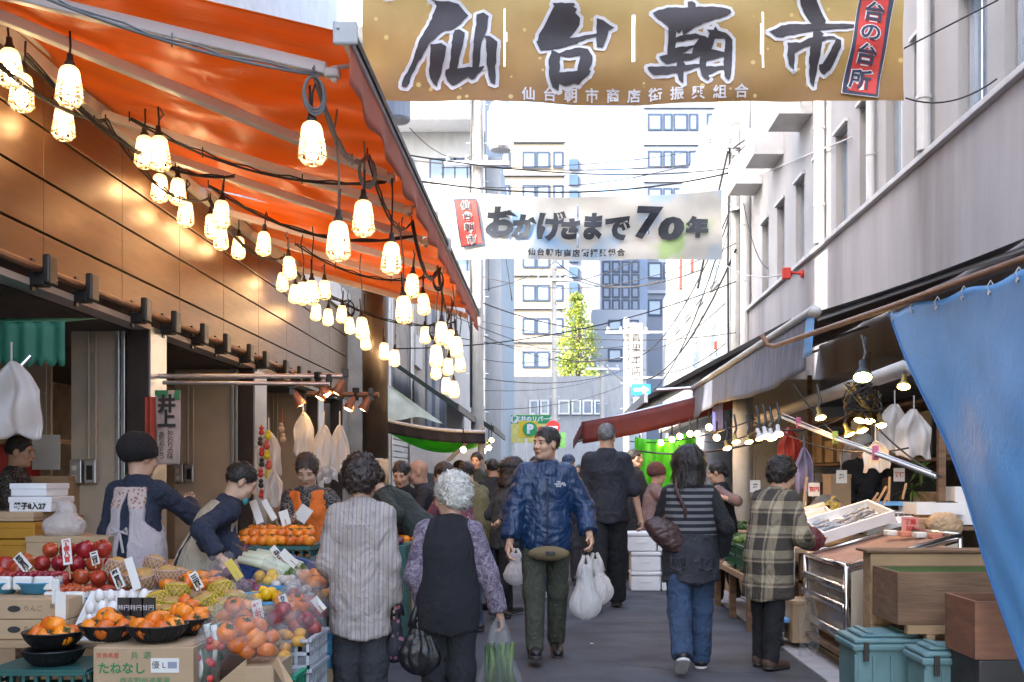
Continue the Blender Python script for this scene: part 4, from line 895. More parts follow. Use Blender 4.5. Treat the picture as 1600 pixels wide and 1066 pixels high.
        pts = np.array([s.pel, s.neck, s.pel+[0, 0, hz-s.pel[2]]]+([p for i in arms for p in s.arms[i]])) if not nomain else np.array([p for i in arms for p in s.arms[i]])
        return s.mk(name, f, pts.min(0)-.2, pts.max(0)+.2, h, m, fold, fr, seed, fm)
    def trousers(s, m, g=.008, hem=.06, fold=.007, h=None, name="trousers", seed=2, wide=0):
        H = s.H; h = h or (.0105 if s.near else .014)
        def f(Q):
            d = rcone(Q, s.pel-np.array([0, 0, .015*H]), s.waist, (.077*s.fat+g)*H, (.07*s.fat+g)*H, .74, s.lat)
            for hp, kn, an, fp in s.L:
                e = rcone(Q, hp, kn, (.052*s.fat+g)*H, (.036+g+wide)*H); dr = (an-kn)/np.linalg.norm(an-kn); e2 = np.maximum(rcone(Q, kn, an, (.036+g+wide)*H, (.029+g+wide)*H), (Q-an-dr*(.02*H-(hem-.06)*H))@dr); d = smin(d, smin(e, e2, .02*H), .018*H)
            return d
        pts = np.array([s.waist]+[p for l in s.L for p in l[:3]]); s.mk(name, f, pts.min(0)-.17, pts.max(0)+.17, h, m, fold, (9, 9, 6), seed)
    def shoes(s, m, sole=None):
        H = s.H
        for hp, kn, an, fp in s.L:
            fw = np.array([0, math.cos(fp), math.sin(fp)]); up = np.array([0, -math.sin(fp), math.cos(fp)]); lat = np.array([1., 0, 0]); hl = an-up*.018*H-fw*.012*H; toe = hl+fw*.115*H-up*.006*H
            def f(Q): d = smin(rcone(Q, hl, toe, .028*H, .024*H, .85, lat), rcone(Q, an+up*.01*H, hl, .027*H, .028*H), .02*H); return np.maximum(d, -((Q-an)@up+.043*H))
            o = s.mk("shoe", f, np.minimum(hl, toe)-.09, np.maximum(hl, toe)+.09, .0075, m)
            def f2(Q): z = (Q-an)@up+.039*H; q = Q-z[:, None]*up; return np.maximum(rcone(q, hl-up*.0, toe, .0295*H, .0265*H, 1, lat)-.0, np.abs(z)-.0065*H)
            # sole: a flat slab under the upper
            c0 = hl-up*((hl-an)@up+.039*H); c1 = toe-up*((toe-an)@up+.039*H)
            f3 = lambda Q: np.maximum(rcone(Q-((Q-c0)@up)[:, None]*up, c0, c1, .030*H, .027*H), np.abs((Q-c0)@up)-.007*H)
            s.mk("sole", f3, np.minimum(c0, c1)-.07, np.maximum(c0, c1)+.07, .007, sole or m_dark, parent=o)

# ---- plastic carrier bag: a gathered sack with two handles under the hand
def carrier(name, label, top, w, hgt, m, dep=.6, seed=1, group=None, full=.8, cat="bag", content=None, handle=.1):
    top = np.array(top, float); t = empty(name, Vector(top)-Vector((0, 0, hgt)), 0, label, cat, group)
    def f(Q):
        q = (Q-top)/np.array([1, dep, 1]); z = -q[:, 2]
        d = smin(rcone(q, (0, 0, -hgt*.22), (0, 0, -hgt+w*.42), w*.2, w*.46*full+w*.04), ell(q, (0, 0, -hgt+w*.4), (w*.5, w*.45, w*.4)), .06); return d
    V, F = net(f, top-np.array([w*.75, w*.7, hgt+.05]), top+np.array([w*.75, w*.7, .02]), max(.008, w/42))
    zz = (top[2]-V[:, 2])/hgt; ang = np.arctan2(V[:, 1]-top[1], V[:, 0]-top[0]); N = vnorm(V, F)
    n = vnoise(np.stack([np.cos(ang)*3.2, np.sin(ang)*3.2, zz*1.6], 1)+seed, seed); n2 = vnoise(np.stack([np.cos(ang)*7, np.sin(ang)*7, zz*5], 1), seed+2); V = V+N*((n*.6+(1-2*abs(n2))*.4)*w*.09*np.clip(1.2-zz*.6, .3, 1))[:, None]
    mobj("sack", V, F.tolist(), m, t, None, True)
    b = MB()
    for sx in (-1, 1):
        a = Vector(top)+Vector((sx*w*.05, 0, .02)); c = Vector(top)+Vector((sx*w*.2, sx*.01, -hgt*.32)); b.tube([a, a.lerp(c, .5)+Vector((sx*.008, 0, 0)), c], .012, 6, r1=.03)
    o = b.build("handle", m, t, smooth=True); return t
# ================================================================ the people
def c3(r, g, b): return (r, g, b)
def W(px, py, Y): return tuple(P(px, py, Y))
m_navyj = M("navy_nylon", (.008, .034, .095), .42, var=.12, vs=6, bump=.4, bs=22, crease=.35)
m_olive = M("olive_cotton", (.052, .058, .04), .85, var=.12, bump=.25, bs=40, crease=.45)
m_blk = M("black_cotton", (.011, .012, .015), .9, var=.2, bump=.3, bs=50, crease=.45)
m_dgrey = M("charcoal_wool", (.03, .031, .036), .9, var=.2, bump=.3, bs=60, crease=.45)
m_jean = M("blue_denim", (.03, .06, .12), .85, var=.3, vs=7, bump=.3, bs=90, crease=.45)
m_denb = M("dark_denim", (.022, .025, .033), .75, var=.45, vs=9, bump=.3, bs=60, crease=.45)
m_shirt = M("striped_linen", (.4, .35, .33), .85, var=.06, bump=.25, bs=70, pat=p_stripes(0, 15, [(0, (.38, .33, .30)), (.18, (.24, .19, .19)), (.24, (.4, .35, .32)), (.45, (.30, .27, .28)), (.6, (.42, .37, .33)), (.8, (.22, .19, .2)), (.85, (.4, .35, .32))]), crease=.45)
m_vest = M("black_vest", (.012, .012, .016), .95, var=.25, bump=.5, bs=120)
m_pais = M("purple_paisley", (.2, .16, .2), .8, pat=p_swirl(16, (.15, .12, .16), (.27, .23, .28), (.08, .055, .1)), var=.05, crease=.45)
m_strtop = M("striped_knit", (.05, .05, .06), .9, pat=p_stripes(2, 22, [(0, (.012, .013, .02)), (.55, (.15, .155, .16))]), var=.1, bump=.3)
m_plaid = M("plaid_wool", (.2, .18, .14), .95, pat=p_plaid(6.5, (.05, .042, .034), (.36, .31, .21), (.12, .095, .07)), var=.08, bump=.3, bs=90, crease=.45)
m_apr = M("pale_apron", (.46, .42, .44), .85, var=.06, bump=.2, bs=40, crease=.4)
m_yoke = M("floral_apron_yoke", (.5, .42, .4), .85, pat=p_spots(45, (.5, .42, .38), (.3, .14, .12), .35))
m_apy = M("beige_apron", (.42, .36, .26), .85, var=.06, bump=.2, crease=.45)
m_nvs = M("navy_sweat", (.02, .027, .05), .9, var=.15, bump=.3, crease=.45)
m_orv = M("orange_vest", (.75, .16, .015), .7, var=.08, bump=.2, bs=20, crease=.45)
m_flo = M("dark_floral", (.03, .03, .03), .85, pat=p_swirl(22, (.018, .018, .02), (.25, .22, .2), (.05, .04, .04)), var=.05, crease=.45)
m_maro = M("maroon_floral", (.2, .05, .09), .85, pat=p_spots(26, (.17, .05, .08), (.45, .32, .28), .2, (.5, .42, .3)), var=.06, crease=.45)
m_khak = M("khaki_jacket", (.16, .14, .06), .85, var=.1, bump=.3, crease=.45)
m_gjack = M("dark_grey_jacket", (.045, .05, .055), .85, var=.12, bump=.3, crease=.45)
m_dgreen = M("dark_green_jacket", (.018, .03, .027), .75, var=.15, bump=.3, crease=.45)
m_pinkb = M("dusty_pink_smock", (.22, .14, .13), .85, var=.1, crease=.45)
m_hatk = M("black_knit", (.012, .011, .012), .95, bump=.6, bs=110)
m_lea = M("brown_leather", (.06, .028, .025), .45, var=.2, bump=.3)
m_bleat = M("black_leather", (.012, .012, .014), .4, var=.2, bump=.3)
m_sneak = M("white_sneaker", (.6, .6, .6), .6)
m_tan = M("tan_canvas", (.16, .12, .06), .8, var=.1, bump=.3)
m_skino = M("older_skin", (.47, .27, .18), .55, var=.14, vs=18, bump=.2, bs=110)
m_ginghm = M("gingham", (.3, .28, .28), .8, pat=p_plaid(40, (.42, .4, .4), (.2, .17, .2), (.3, .2, .2)))
NW = 2

# striped shirt woman, seen from behind
f = Fig("woman in a long striped linen shirt and grey trousers, dark permed hair, seen from behind", GX(563, 5.25), 5.25, 4, 1.43, .88, lean=3, stoop=6, yaw=6, pitch=6, legs=((3, 4), (-2, 3)), hands=(W(528, 905, 5.42), W(614, 942, 5.3)), elb=(-.35, -.4), near=True, fat=.9)
f.body(m_skino); f.hair(m_hairbr, "perm", .006); f.trousers(m_dgrey, wide=.006); f.top(m_shirt, "shirt", hem=.375, g=.018, flare=.012, fold=.009, sleeve=.98, armg=.006)
b = MB(); b.box((-.075, -.175, 1.10), (.06, -.16, 1.108)); o = b.build("yoke_seam", m_shirt, f.root, world=False); f.shoes(m_dark)
o.location.y = .045
t = carrier("floral_handbag", "dark handbag with a pink floral print on the striped shirt woman's arm", W(617, 930, 5.3), .11, .33, M("bag_floral", (.05, .03, .05), .7, pat=p_spots(30, (.02, .018, .03), (.3, .12, .16), .3)), seed=3, full=1)

# white-haired woman
f = Fig("old woman with white permed hair, black knitted vest and purple paisley sleeves, seen from behind", GX(700, 5.15), 5.15, -2, 1.335, .98, lean=5, stoop=9, yaw=-62, pitch=10, legs=((4, 4), (-3, 3)), hands=(W(668, 955, 5.2), W(781, 962, 5.2)), near=True, fat=1.0)
f.body(m_skino, brow=m_hairw); f.hair(m_hairw, "perm", .006); f.trousers(m_blk, wide=.006); f.top(m_pais, "blouse", hem=.47, g=.012, armg=.008, sleeve=.99, fold=.007); f.top(m_vest, "vest", hem=.43, g=.024, arms=(), fold=.006, flare=.004); f.shoes(m_dark)
t = carrier("black_shoulder_bag", "slouchy black bag in the white-haired woman's hand", W(657, 948, 5.12), .19, .32, m_bleat, .45, 5, full=1.0)
t = carrier("vegetable_bag", "clear plastic bag full of dark green vegetables in the white-haired woman's hand", W(780, 972, 5.15), .2, .38, m_clear, .6, 8, full=1.0)
m_leafd = M("dark_leaf", (.03, .085, .015), .5, var=.4, vs=12, transl=.15); m_leafl = M("light_leaf", (.12, .2, .04), .5, var=.3, vs=12, transl=.2)
tp = Vector(W(780, 972, 5.15)); t = empty("leafy_greens", tp-Vector((0, 0, .36)), 0, "bunch of dark leafy greens inside the clear plastic bag", "vegetable"); b = MB()
for i in range(26):
    a = rng.uniform(0, 6.28); r = rng.uniform(.01, .07); p0 = tp+Vector((r*math.cos(a), r*.5*math.sin(a), -.1-rng.uniform(0, .04))); p1 = tp+Vector((r*1.1*math.cos(a)+rng.uniform(-.02, .02), r*.6*math.sin(a), -.34+rng.uniform(0, .05))); b.mi = rng.choice((0, 0, 1)); b.tube([p0, p0.lerp(p1, .5)+Vector((rng.uniform(-.02, .02), rng.uniform(-.01, .01), 0)), p1], [.005, .016, .008], 6) if False else b.tube([p0, p0.lerp(p1, .5)+Vector((rng.uniform(-.02, .02), 0, 0)), p1], .008, 6, r1=.016)
b.build("foliage", [m_leafd, m_leafl], t, smooth=True)

# man in the blue jacket
f = Fig("smiling man in a navy nylon jacket and olive trousers walking towards the camera", GX(853, 7.62), 7.62, 184, 1.70, 1.0, lean=-3, stoop=4, yaw=48, pitch=-2, legs=((-10, 8), (15, 2)), hands=(W(921, 838, 7.5), W(796, 850, 7.45)), near=True, fat=1.0)
f.body(m_skin, hh=.0045); f.hair(m_hairb, "short", .0055); f.trousers(m_olive, g=.006, wide=.002); o = f.top(m_navyj, "jacket", hem=.475, g=.02, fold=.013, sleeve=.93, armg=.01, flare=.0, fr=(7, 7, 5)); f.shoes(m_bleat)
f.top(m_ginghm, "shirt_collar", hem=.80, g=-.004, arms=(), fold=0, h=.008); 
b = MB(); cx, cz = 0, f.waist[2]
b.tube([(0, .168, .79*f.H), (0, .186, .66*f.H), (0, .176, .5*f.H)], .006, 6); o2 = b.build("zip", m_dark, f.root, world=False)
m_pouch = m_tan
def fp(Q): return np.maximum(rcone(Q, (-.1, .135, .80), (.1, .135, .80), .062, .062, .6, np.array([0, 0, 1.])), -99)
f.mk("waist_pouch", lambda Q: ell(Q, (-.01, .175, .795), (.15, .05, .055)), (-.2, .05, .7), (.2, .3, .9), .009, m_pouch, .004)
b = MB(); b.lathe([(.135, .8), (.14, .82), (.14, .84), (.135, .85)], 24, (0, .02, 0), None, 1.05, .95); b.build("belt_strap", m_tan, f.root, world=False)
b = MB(); b.box((-.055, .222, .785), (.015, .228, .815), bev=.003); b.build("pouch_patch", m_bleat, f.root, world=False)
Lq = wmat(f.root) @ Matrix.Translation((-.095, .148, 1.30)) @ Matrix.Rotation(math.pi, 4, 'Z')
text("THE\nNORTH\nFACE", .016, m_wink, Lq @ Matrix.Translation((-.012, 0, 0)), f.root, offset=.0008, name="chest_lettering"); b = MB()
for r in (.012, .019, .026): b.grid(lambda u, v: Lq @ Vector((.012+(r+.004*v)*math.cos(math.pi/2*u), 0, -.014+(r+.004*v)*math.sin(math.pi/2*u))), 8, 1)
b.build("chest_logo", m_wink, f.root)
b = MB(); b.box((.4, 0, 0), (.41, .01, .01)) if False else None
t = carrier("shopping_bag", "pair-tied white plastic shopping bag, front of two in the blue-jacketed man's hand", W(915, 872, 7.42), .22, .43, m_bag, .7, 11, "white plastic shopping bags", .85)
t["label"] = "bulging white plastic shopping bag hanging lowest from the blue-jacketed man's hand"
t = carrier("shopping_bag", "smaller white plastic shopping bag behind the bulging one, carried by the blue-jacketed man", W(930, 868, 7.62), .24, .36, m_bag, .6, 13, "white plastic shopping bags", .85)
t = carrier("shopping_bag", "white plastic bag held low beyond the blue-jacketed man's empty hand", W(806, 860, 9.2), .2, .3, m_bag, .6, 17, "white plastic shopping bags", .85)

# tall man in black
f = Fig("tall grey-haired man in black shirt and trousers walking away, sleeves rolled up", GX(948, 10.5), 10.5, -4, 1.90, .97, lean=1, stoop=4, yaw=14, legs=((-14, 10), (12, 2)), hands=(W(906, 818, 10.6), W(1000, 808, 10.5)), near=True, fat=1.0)
f.body(m_skin); f.hair(m_hairg, "short"); f.trousers(m_blk, g=.012, wide=.008); f.top(M("black_shirt", (.016, .019, .028), .8, var=.15, bump=.3), "shirt", hem=.47, g=.015, sleeve=.56, armg=.006, fold=.01); f.shoes(M("dark_brown_shoe", (.03, .022, .018), .5))

# striped-top woman with the shoulder bag
f = Fig("woman in a striped knit top, dark denim tunic and blue jeans walking away", GX(1078, 7.2), 7.2, -2, 1.545, .98, lean=2, stoop=4, yaw=10, pitch=2, legs=((-16, 24), (6, 1)), hands=(W(1048, 858, 7.42), W(1127, 868, 7.25)), near=True, fat=1.08, elb=(.6, 0))
f.body(m_skin); f.hair(m_hairb, "bob"); f.trousers(m_jean, g=.008, wide=.007, fold=.009); f.top(m_denb, "denim_tunic", hem=.40, g=.026, arms=(), fold=.007, flare=.02, fm=None)
f.top(m_strtop, "knit_top", hem=.60, g=.031, arms=(), fold=.006); f.top(m_blk, "sleeve", nomain=True, g=.012, sleeve=.98, arms=(0,), armg=.006); f.top(m_blk, "sleeve", nomain=True, g=.012, sleeve=.98, arms=(1,), armg=.006); f.shoes(m_bleat, m_sneak)
for sx in (-1, 1):
    b = MB(); b.tube([(sx*.1-.05, -.165, .80), (sx*.1-.045, -.168, .73), (sx*.1, -.17, .71), (sx*.1+.045, -.168, .73), (sx*.1+.05, -.165, .80), (sx*.1, -.168, .785), (sx*.1-.05, -.165, .80)], .004, 5); b.build("pocket_seam", m_bleat, f.root, world=False)
p = Vector(W(1040, 838, 7.1)); t = empty("shoulder_bag", p-Vector((0, 0, .15)), 0, "brown leather shoulder bag under the striped-top woman's arm", "bag")
Rm = np.array(Matrix.Rotation(R(38), 3, 'Y')); V, F = net(lambda Q: smin(ell(Q, np.array(p), (.17, .06, .075), Rm), ell(Q, np.array(p)+np.array([0.02, 0, .03]), (.12, .04, .07), Rm), .03), np.array(p)-.24, np.array(p)+.24, .009); V = folds(V, F, .008, (14, 14, 14), 4); mobj("pouch", V, F.tolist(), m_lea, t, None, True)
b = MB(); b.tube([p+Vector((.13, 0, .07)), p+Vector((.135, -.03, .18)), Vector(W(1056, 765, 7.1)), Vector(W(1058, 742, 7.18)), Vector(W(1052, 760, 7.35)), p+Vector((.0, .08, .12)), p+Vector((-.05, .05, .06))], .012, 8); b.build("strap", m_lea, t, smooth=True)

# plaid coat woman
f = Fig("woman in a beige and brown plaid coat bending over the vegetable stall", GX(1200, 7.25), 7.25, -52, 1.48, 1.0, lean=8, stoop=18, yaw=14, pitch=22, legs=((3, 4), (-4, 3)), hands=(W(1268, 838, 7.5), W(1262, 848, 7.3)), near=True, fat=1.06)
f.body(m_skin); f.hair(m_hairb, "perm"); f.trousers(m_blk, g=.008); f.top(m_plaid, "coat", hem=.335, g=.026, flare=.02, fold=.009, armg=.012, sleeve=.92); f.shoes(M("brown_suede", (.07, .04, .028), .85, var=.2, bump=.3))
t = carrier("red_purse", "dark red purse held by the plaid coat woman", W(1268, 828, 7.32), .17, .13, M("purse_red", (.12, .02, .025), .6), .5, 5, full=1)

# hatted stall keeper seen from behind
f = Fig("stall keeper in a black knitted hat and pale apron, arm raised, seen from behind", GX(212, 6.4), 6.4, -12, 1.57, 1.02, lean=2, stoop=4, yaw=24, pitch=6, legs=((2, 3), (-2, 3)), hands=(W(168, 905, 6.5), W(296, 788, 6.75)), near=True, fat=1.06, elb=(0, .2))
f.body(m_skin); f.hair(m_hairb, "short"); f.hat(m_hatk, "knit"); f.trousers(m_dgrey); f.top(m_nvs, "sweater", hem=.5, g=.012, fold=.009, armg=.006)
def apron(f, m, hem, strip, my=None, strap=True):
    H = f.H
    def g(Q):
        d = f.torso(Q, .027, hem*H, True, .012); d = np.maximum(d, -(Q[:, 2]-hem*H)); d = np.maximum(d, (Q-f.neck+f.u2*.03*H)@f.u2)
        d = np.maximum(d, np.abs((Q-f.neck)@f.lat)-.07*H*f.w-np.clip((f.neck[2]-.16*H-Q[:, 2]), 0, 9)*.8)
        if strip: d = np.maximum(d, -np.maximum(np.abs(Q[:, 0])-strip*np.clip((f.neck[2]-.06-Q[:, 2])*7, 0, 1), Q[:, 1]-f.pel[1]+.02))
        return d
    o = f.mk("apron", g, np.minimum(f.pel, f.neck)-np.array([.3, .3, f.pel[2]-hem*H+.05]), np.maximum(f.pel, f.neck)+.3, .0085, [m, my] if my else m, .004, (9, 9, 4), 5, (lambda c: (c[:, 2] > f.neck[2]-.17).astype(int)) if my else None)
    b = MB(); y = -.135-.02; z = f.waist[2]+.03
    b.tube([(-.02, y, z), (-.05, y-.015, z+.02), (-.06, y-.012, z-.01), (0, y-.01, z)], .008, 6); b.tube([(.02, y, z), (.05, y-.015, z+.02), (.055, y-.012, z-.015), (0, y-.01, z)], .008, 6); b.tube([(0, y-.01, z), (-.02, y-.015, z-.12)], .008, 6); b.tube([(0, y-.01, z), (.03, y-.015, z-.13)], .008, 6)
    if strap: b.build("apron_bow", m, f.root, world=False)
apron(f, m_apr, .36, .035, m_yoke); f.shoes(m_dark)
# stooping keeper
f = Fig("stooping stall keeper in a navy sweatshirt and beige apron looking down at the fruit", GX(308, 6.3), 6.3, -62, 1.47, .95, lean=22, stoop=14, yaw=8, pitch=28, legs=((4, 4), (-3, 3)), hands=(W(372, 880, 6.2), W(345, 872, 6.0)), near=True)
f.body(m_skin); f.hair(m_hairb, "short"); f.trousers(m_dgrey); f.top(m_nvs, "sweater", hem=.5, g=.014, fold=.009, armg=.008, sleeve=.95); apron(f, m_apy, .4, .05, strap=False); f.shoes(m_dark)
b = MB(); hp = f.head+f.headR@np.array([0, .066, -.098]); b.ball(Vector(hp), .036, 12, (1.2, .7, .9)); b.build("face_mask", M("teal_mask", (.05, .3, .32), .8), f.root, True, world=False)
# orange vest vendor
f = Fig("vendor in a bright orange vest with floral sleeves looking down behind the persimmons", GX(487, 7.5), 7.5, 176, 1.50, 1.0, lean=6, stoop=8, yaw=-8, pitch=26, legs=((2, 3), (-2, 3)), hands=(W(520, 830, 7.2), W(462, 815, 7.15)), near=True)
f.body(m_skin); f.hair(m_hairbr, "bun"); f.trousers(m_dgrey); f.top(m_flo, "blouse", hem=.48, g=.012, fold=.007, armg=.008)
H = f.H
f.mk("vest", lambda Q: np.maximum(np.maximum(np.maximum(f.torso(Q, .03, .47*H, True, 0), -(Q[:, 2]-.46*H)), (Q-f.neck)@f.u2), -np.maximum(np.abs(Q[:, 0])-np.clip((Q[:, 2]-.70*H)*.3, 0.004, .045), -(Q[:, 1]-f.chest[1]))), f.pel-.35, f.neck+.3, .0105, m_orv, .006)
b = MB(); pb = Vector(W(474, 803, 7.05)); b.box((-.045, -.002, -.055), (.045, .002, .055), Matrix.Translation(pb) @ Matrix.Rotation(R(35), 4, 'Y')); tag(b.build("paper_bag", m_paper), "white paper bag in the orange vest vendor's hands", "bag")
# vendor farther inside the shop
f = Fig("man in a dark patterned shirt inside the first shop bay", GX(18, 8.2), 8.2, -80, 1.66, 1.0, lean=2, stoop=5, yaw=5, pitch=5, hands=((20, 60), (10, 50)))
f.body(m_skin); f.hair(m_hairb, "short"); f.trousers(m_dgrey); f.top(m_flo, "shirt", sleeve=.7, fold=.007)
# middle distance
f = Fig("man in glasses and dark green jacket leaning over the stall behind the striped shirt", GX(664, 8.3), 8.3, 78, 1.62, 1.06, lean=44, stoop=10, yaw=6, pitch=-8, legs=((4, 6), (-6, 4)), hands=(W(615, 830, 8.2), W(600, 835, 8.5)), near=True)
f.body(m_skin); f.hair(m_hairbr, "crew"); f.trousers(m_dgrey); f.top(m_dgreen, "jacket", hem=.46, g=.02, fold=.01); f.shoes(m_dark)
b = MB()
for sx in (-1, 1):
    q = lambda x, y, z: Vector(f.head+f.headR@np.array([x, y, z])); b.tube([q(sx*.03+.017*math.cos(a), .094, .001+.013*math.sin(a)) for a in [i*.5236 for i in range(13)]], .0016, 5); b.tube([q(sx*.047, .092, .004), q(sx*.076, .0, .006)], .0016, 5)
b.build("glasses", m_dark, f.root, world=False)
f = Fig("bald man in a dark coat standing beyond the leaning man", GX(676, 9.6), 9.6, 100, 1.50, 1.05, lean=8, stoop=10, yaw=4, pitch=12, hands=((25, 70), (20, 60)))
f.body(m_skino); f.trousers(m_dgrey); f.top(m_dgrey, "coat", hem=.4, g=.02, fold=.008); f.shoes(m_dark)
f = Fig("woman in a maroon floral blouse with brown hair tied back, beyond the white-haired woman", GX(728, 8.9), 8.9, 62, 1.5, 1.05, lean=18, stoop=12, yaw=10, pitch=14, legs=((3, 3), (-3, 4)), hands=((30, 50), (30, 50)))
f.body(m_skin); f.hair(m_hairbr, "bun"); f.trousers(m_jean); f.top(m_maro, "blouse", hem=.44, g=.016, fold=.007); f.shoes(m_dark)
f = Fig("person in a khaki jacket with dark hair beyond the maroon floral blouse", GX(752, 10.4), 10.4, 50, 1.52, 1.05, lean=16, stoop=12, yaw=16, pitch=14, legs=((3, 3), (-3, 4)), hands=((30, 50), (30, 50)))
f.body(m_skin); f.hair(m_hairb, "short"); f.trousers(m_jean); f.top(m_khak, "jacket", hem=.44, g=.02, fold=.009); f.shoes(m_dark)
f = Fig("person in a dark wide-brimmed hat and grey jacket next to the blue-jacketed man", GX(790, 9.9), 9.9, -52, 1.50, 1.0, lean=5, stoop=8, yaw=10, pitch=10, legs=((8, 4), (-10, 8)), hands=(W(800, 815, 10.1), W(783, 812, 9.6)), near=True)
f.body(m_skin); f.hair(m_hairbr, "bob"); f.hat(m_hatk, "bucket"); f.trousers(m_blk); f.top(m_gjack, "jacket", hem=.45, g=.018, fold=.009); f.shoes(m_dark)
f = Fig("dark-haired man with face down between the glasses man and the bald man", GX(634, 9.6), 9.6, 170, 1.48, 1.0, lean=8, stoop=8, pitch=20, hands=((25, 70), (20, 60)))
f.body(m_skin); f.hair(m_hairb, "short"); f.trousers(m_dgrey); f.top(m_blk, "jacket", fold=.008)
f = Fig("walker in blue jeans and white sneakers hidden behind the blue-jacketed man", GX(838, 11.4), 11.4, 0, 1.6, 1.0, legs=((-24, 22), (16, 2)), hands=((-15, 10), (15, 15)))
f.body(m_skin); f.hair(m_hairb, "short"); f.trousers(m_jean); f.top(m_gjack, "jacket", fold=.009); f.shoes(m_sneak, m_sneak)
f = Fig("man in a navy cap and jacket coming closer beyond the tall man in black", GX(888, 13.2), 13.2, 180, 1.62, 1.0, yaw=10, pitch=8, legs=((12, 4), (-10, 12)), hands=((-10, 10), (12, 20)))
f.body(m_skin); f.hair(m_hairb, "crew"); f.hat(m_navyj, "cap"); f.trousers(m_dgrey); f.top(m_nvs, "jacket", fold=.009); f.shoes(m_dark)
f = Fig("man with short dark hair by the lime sheet, turned away to the stalls", GX(990, 13.6), 13.6, -70, 1.72, 1.0, yaw=5, hands=((20, 60), (20, 60)))
f.body(m_skin); f.hair(m_hairb, "crew"); f.trousers(m_dgrey); f.top(m_dgrey, "jacket", fold=.009); f.shoes(m_dark)
f = Fig("stall worker in a red-brown cap and pink smock before the lime sheet", GX(1016, 12.8), 12.8, -84, 1.48, 1.0, lean=6, stoop=6, pitch=8, hands=(W(1062, 770, 12.9), W(1065, 775, 12.6)))
f.body(m_skin); f.hat(M("red_brown_knit", (.12, .045, .035), .9), "knit"); f.trousers(m_dgrey); f.top(m_pinkb, "smock", hem=.4, g=.02, fold=.009, armg=.012); f.shoes(m_dark)
f = Fig("woman in dark vest and pink sleeves between the striped and plaid shoppers", GX(1132, 11), 11, 70, 1.50, .98, lean=4, stoop=6, pitch=12, hands=(W(1120, 775, 10.8), W(1118, 780, 11.1)))
f.body(m_skin); f.hair(m_hairb, "bun"); f.trousers(m_dgrey); f.top(m_pinkb, "blouse", fold=.008, sleeve=.7); f.top(m_blk, "vest", hem=.42, g=.022, arms=(), fold=.006)
f = Fig("vendor in a white cap and black apron under the caged work lamps", GX(1352, 10.4), 10.4, 150, 1.60, 1.08, lean=4, stoop=6, yaw=30, pitch=18, z=.17, hands=(W(1330, 800, 10.1), W(1378, 795, 10.0)), near=True)
f.body(m_skin); f.hair(m_hairb, "crew"); f.hat(M("white_cap", (.5, .48, .42), .8), "cap"); f.trousers(m_dgrey); f.top(m_blk, "sweater", fold=.008, g=.018); 
# far walkers
far = [(762, 19, 176, "dark-haired walker in a white collared jacket", M("white_fleece", (.5, .48, .45), .8), None), (776, 23, 180, "walker in a beige coat among the far shoppers", M("beige_coat", (.3, .25, .2), .85), None), (750, 26, 10, "walker in a dark coat by the far awnings", m_dgrey, None), (792, 30, 180, "walker in a grey sweater by the parking signs", m_gjack, None), (905, 24, 170, "walker in a blue jacket under the end of the red awning", m_nvs, None), (896, 34, 180, "walker in a pale shirt near the end of the street", m_paper, None), (735, 21, 20, "walker in a brown jacket by the first dark eaves", m_lea, None), (820, 27, 8, "walker in a black jacket in the middle of the far street", m_blk, None), (850, 33, 180, "walker in a red pullover far down the street", m_maro, None), (770, 13.2, 12, "shopper in a dark hooded coat beyond the hat wearer", m_dgrey, None), (745, 14.6, 170, "shopper in a teal jacket by the lime lined awning", m_dgreen, None), (782, 16, 15, "shopper in a tan jacket among the crowd", m_khak, None), (718, 15.6, 60, "shopper in a purple blouse near the awning post", m_pais, None), (808, 17, 178, "shopper in a light sweater behind the blue-jacketed man", m_apr, None), (872, 18.5, 10, "shopper in black behind the navy cap", m_blk, None), (922, 17.5, 184, "shopper in grey beyond the tall man in black", m_gjack, None)]
for px, Y, rz, lb, m_, _ in far:
    f = Fig(lb, GX(px, Y), Y, rz, rng.uniform(1.55, 1.74), 1.0, yaw=rng.uniform(-20, 20), legs=((14, 4), (-12, 12)) if rng.random() < .5 else ((-12, 12), (14, 4)), hands=((-12, 10), (14, 20)), group="shoppers far down the street")
    f.body(m_skin, hh=.009, hands=True, hd=.006); f.hair(rng.choice((m_hairb, m_hairbr)), rng.choice(("short", "perm")), .011); f.trousers(m_dgrey if Y % 2 else m_jean, h=.02); f.top(m_, "jacket", h=.02, fold=.008); f.shoes(m_dark)
# ================================================================ caged work lamps
def clone(proto_holder, key, make):
    if key not in proto_holder: proto_holder[key] = make(); return proto_holder[key]
    return copy_tree(proto_holder[key])
PR = {}
def make_lamp():
    t = empty("caged_lamp")
    b = MB(); b.lathe([(0, .075), (.016, .07), (.02, .03), (.028, .02), (.03, -.005), (0, -.006)], 12); b.build("socket", m_dark, t, True)
    b = MB(); b.lathe([(.03, -.0), (.046, -.012), (.054, -.03), (.058, -.06), (.060, -.085)], 20)
    for i in range(12):
        a = i*math.pi/6; b.tube([(.06*math.cos(a), .06*math.sin(a), -.085), (.066*math.cos(a), .066*math.sin(a), -.13), (.070*math.cos(a), .070*math.sin(a), -.185), (.052*math.cos(a), .052*math.sin(a), -.215), (.02*math.cos(a), .02*math.sin(a), -.228)], .0042, 5)
    for r, z, k in ((.0625, -.105, .003), (.0655, -.13, .003), (.068, -.155, .003), (.0715, -.187, .006), (.03, -.226, .004)):
        b.tube([(r*math.cos(q), r*math.sin(q), z) for q in [j*math.pi/10 for j in range(21)]], k, 5, caps=False)
    b.build("cage", m_cage, t, True)
    b = MB(); b.lathe([(0, -.195), (.02, -.19), (.034, -.17), (.037, -.15), (.032, -.12), (.018, -.085), (.014, -.06), (0, -.058)], 14); b.build("bulb", m_bulb, t, True)
    return t
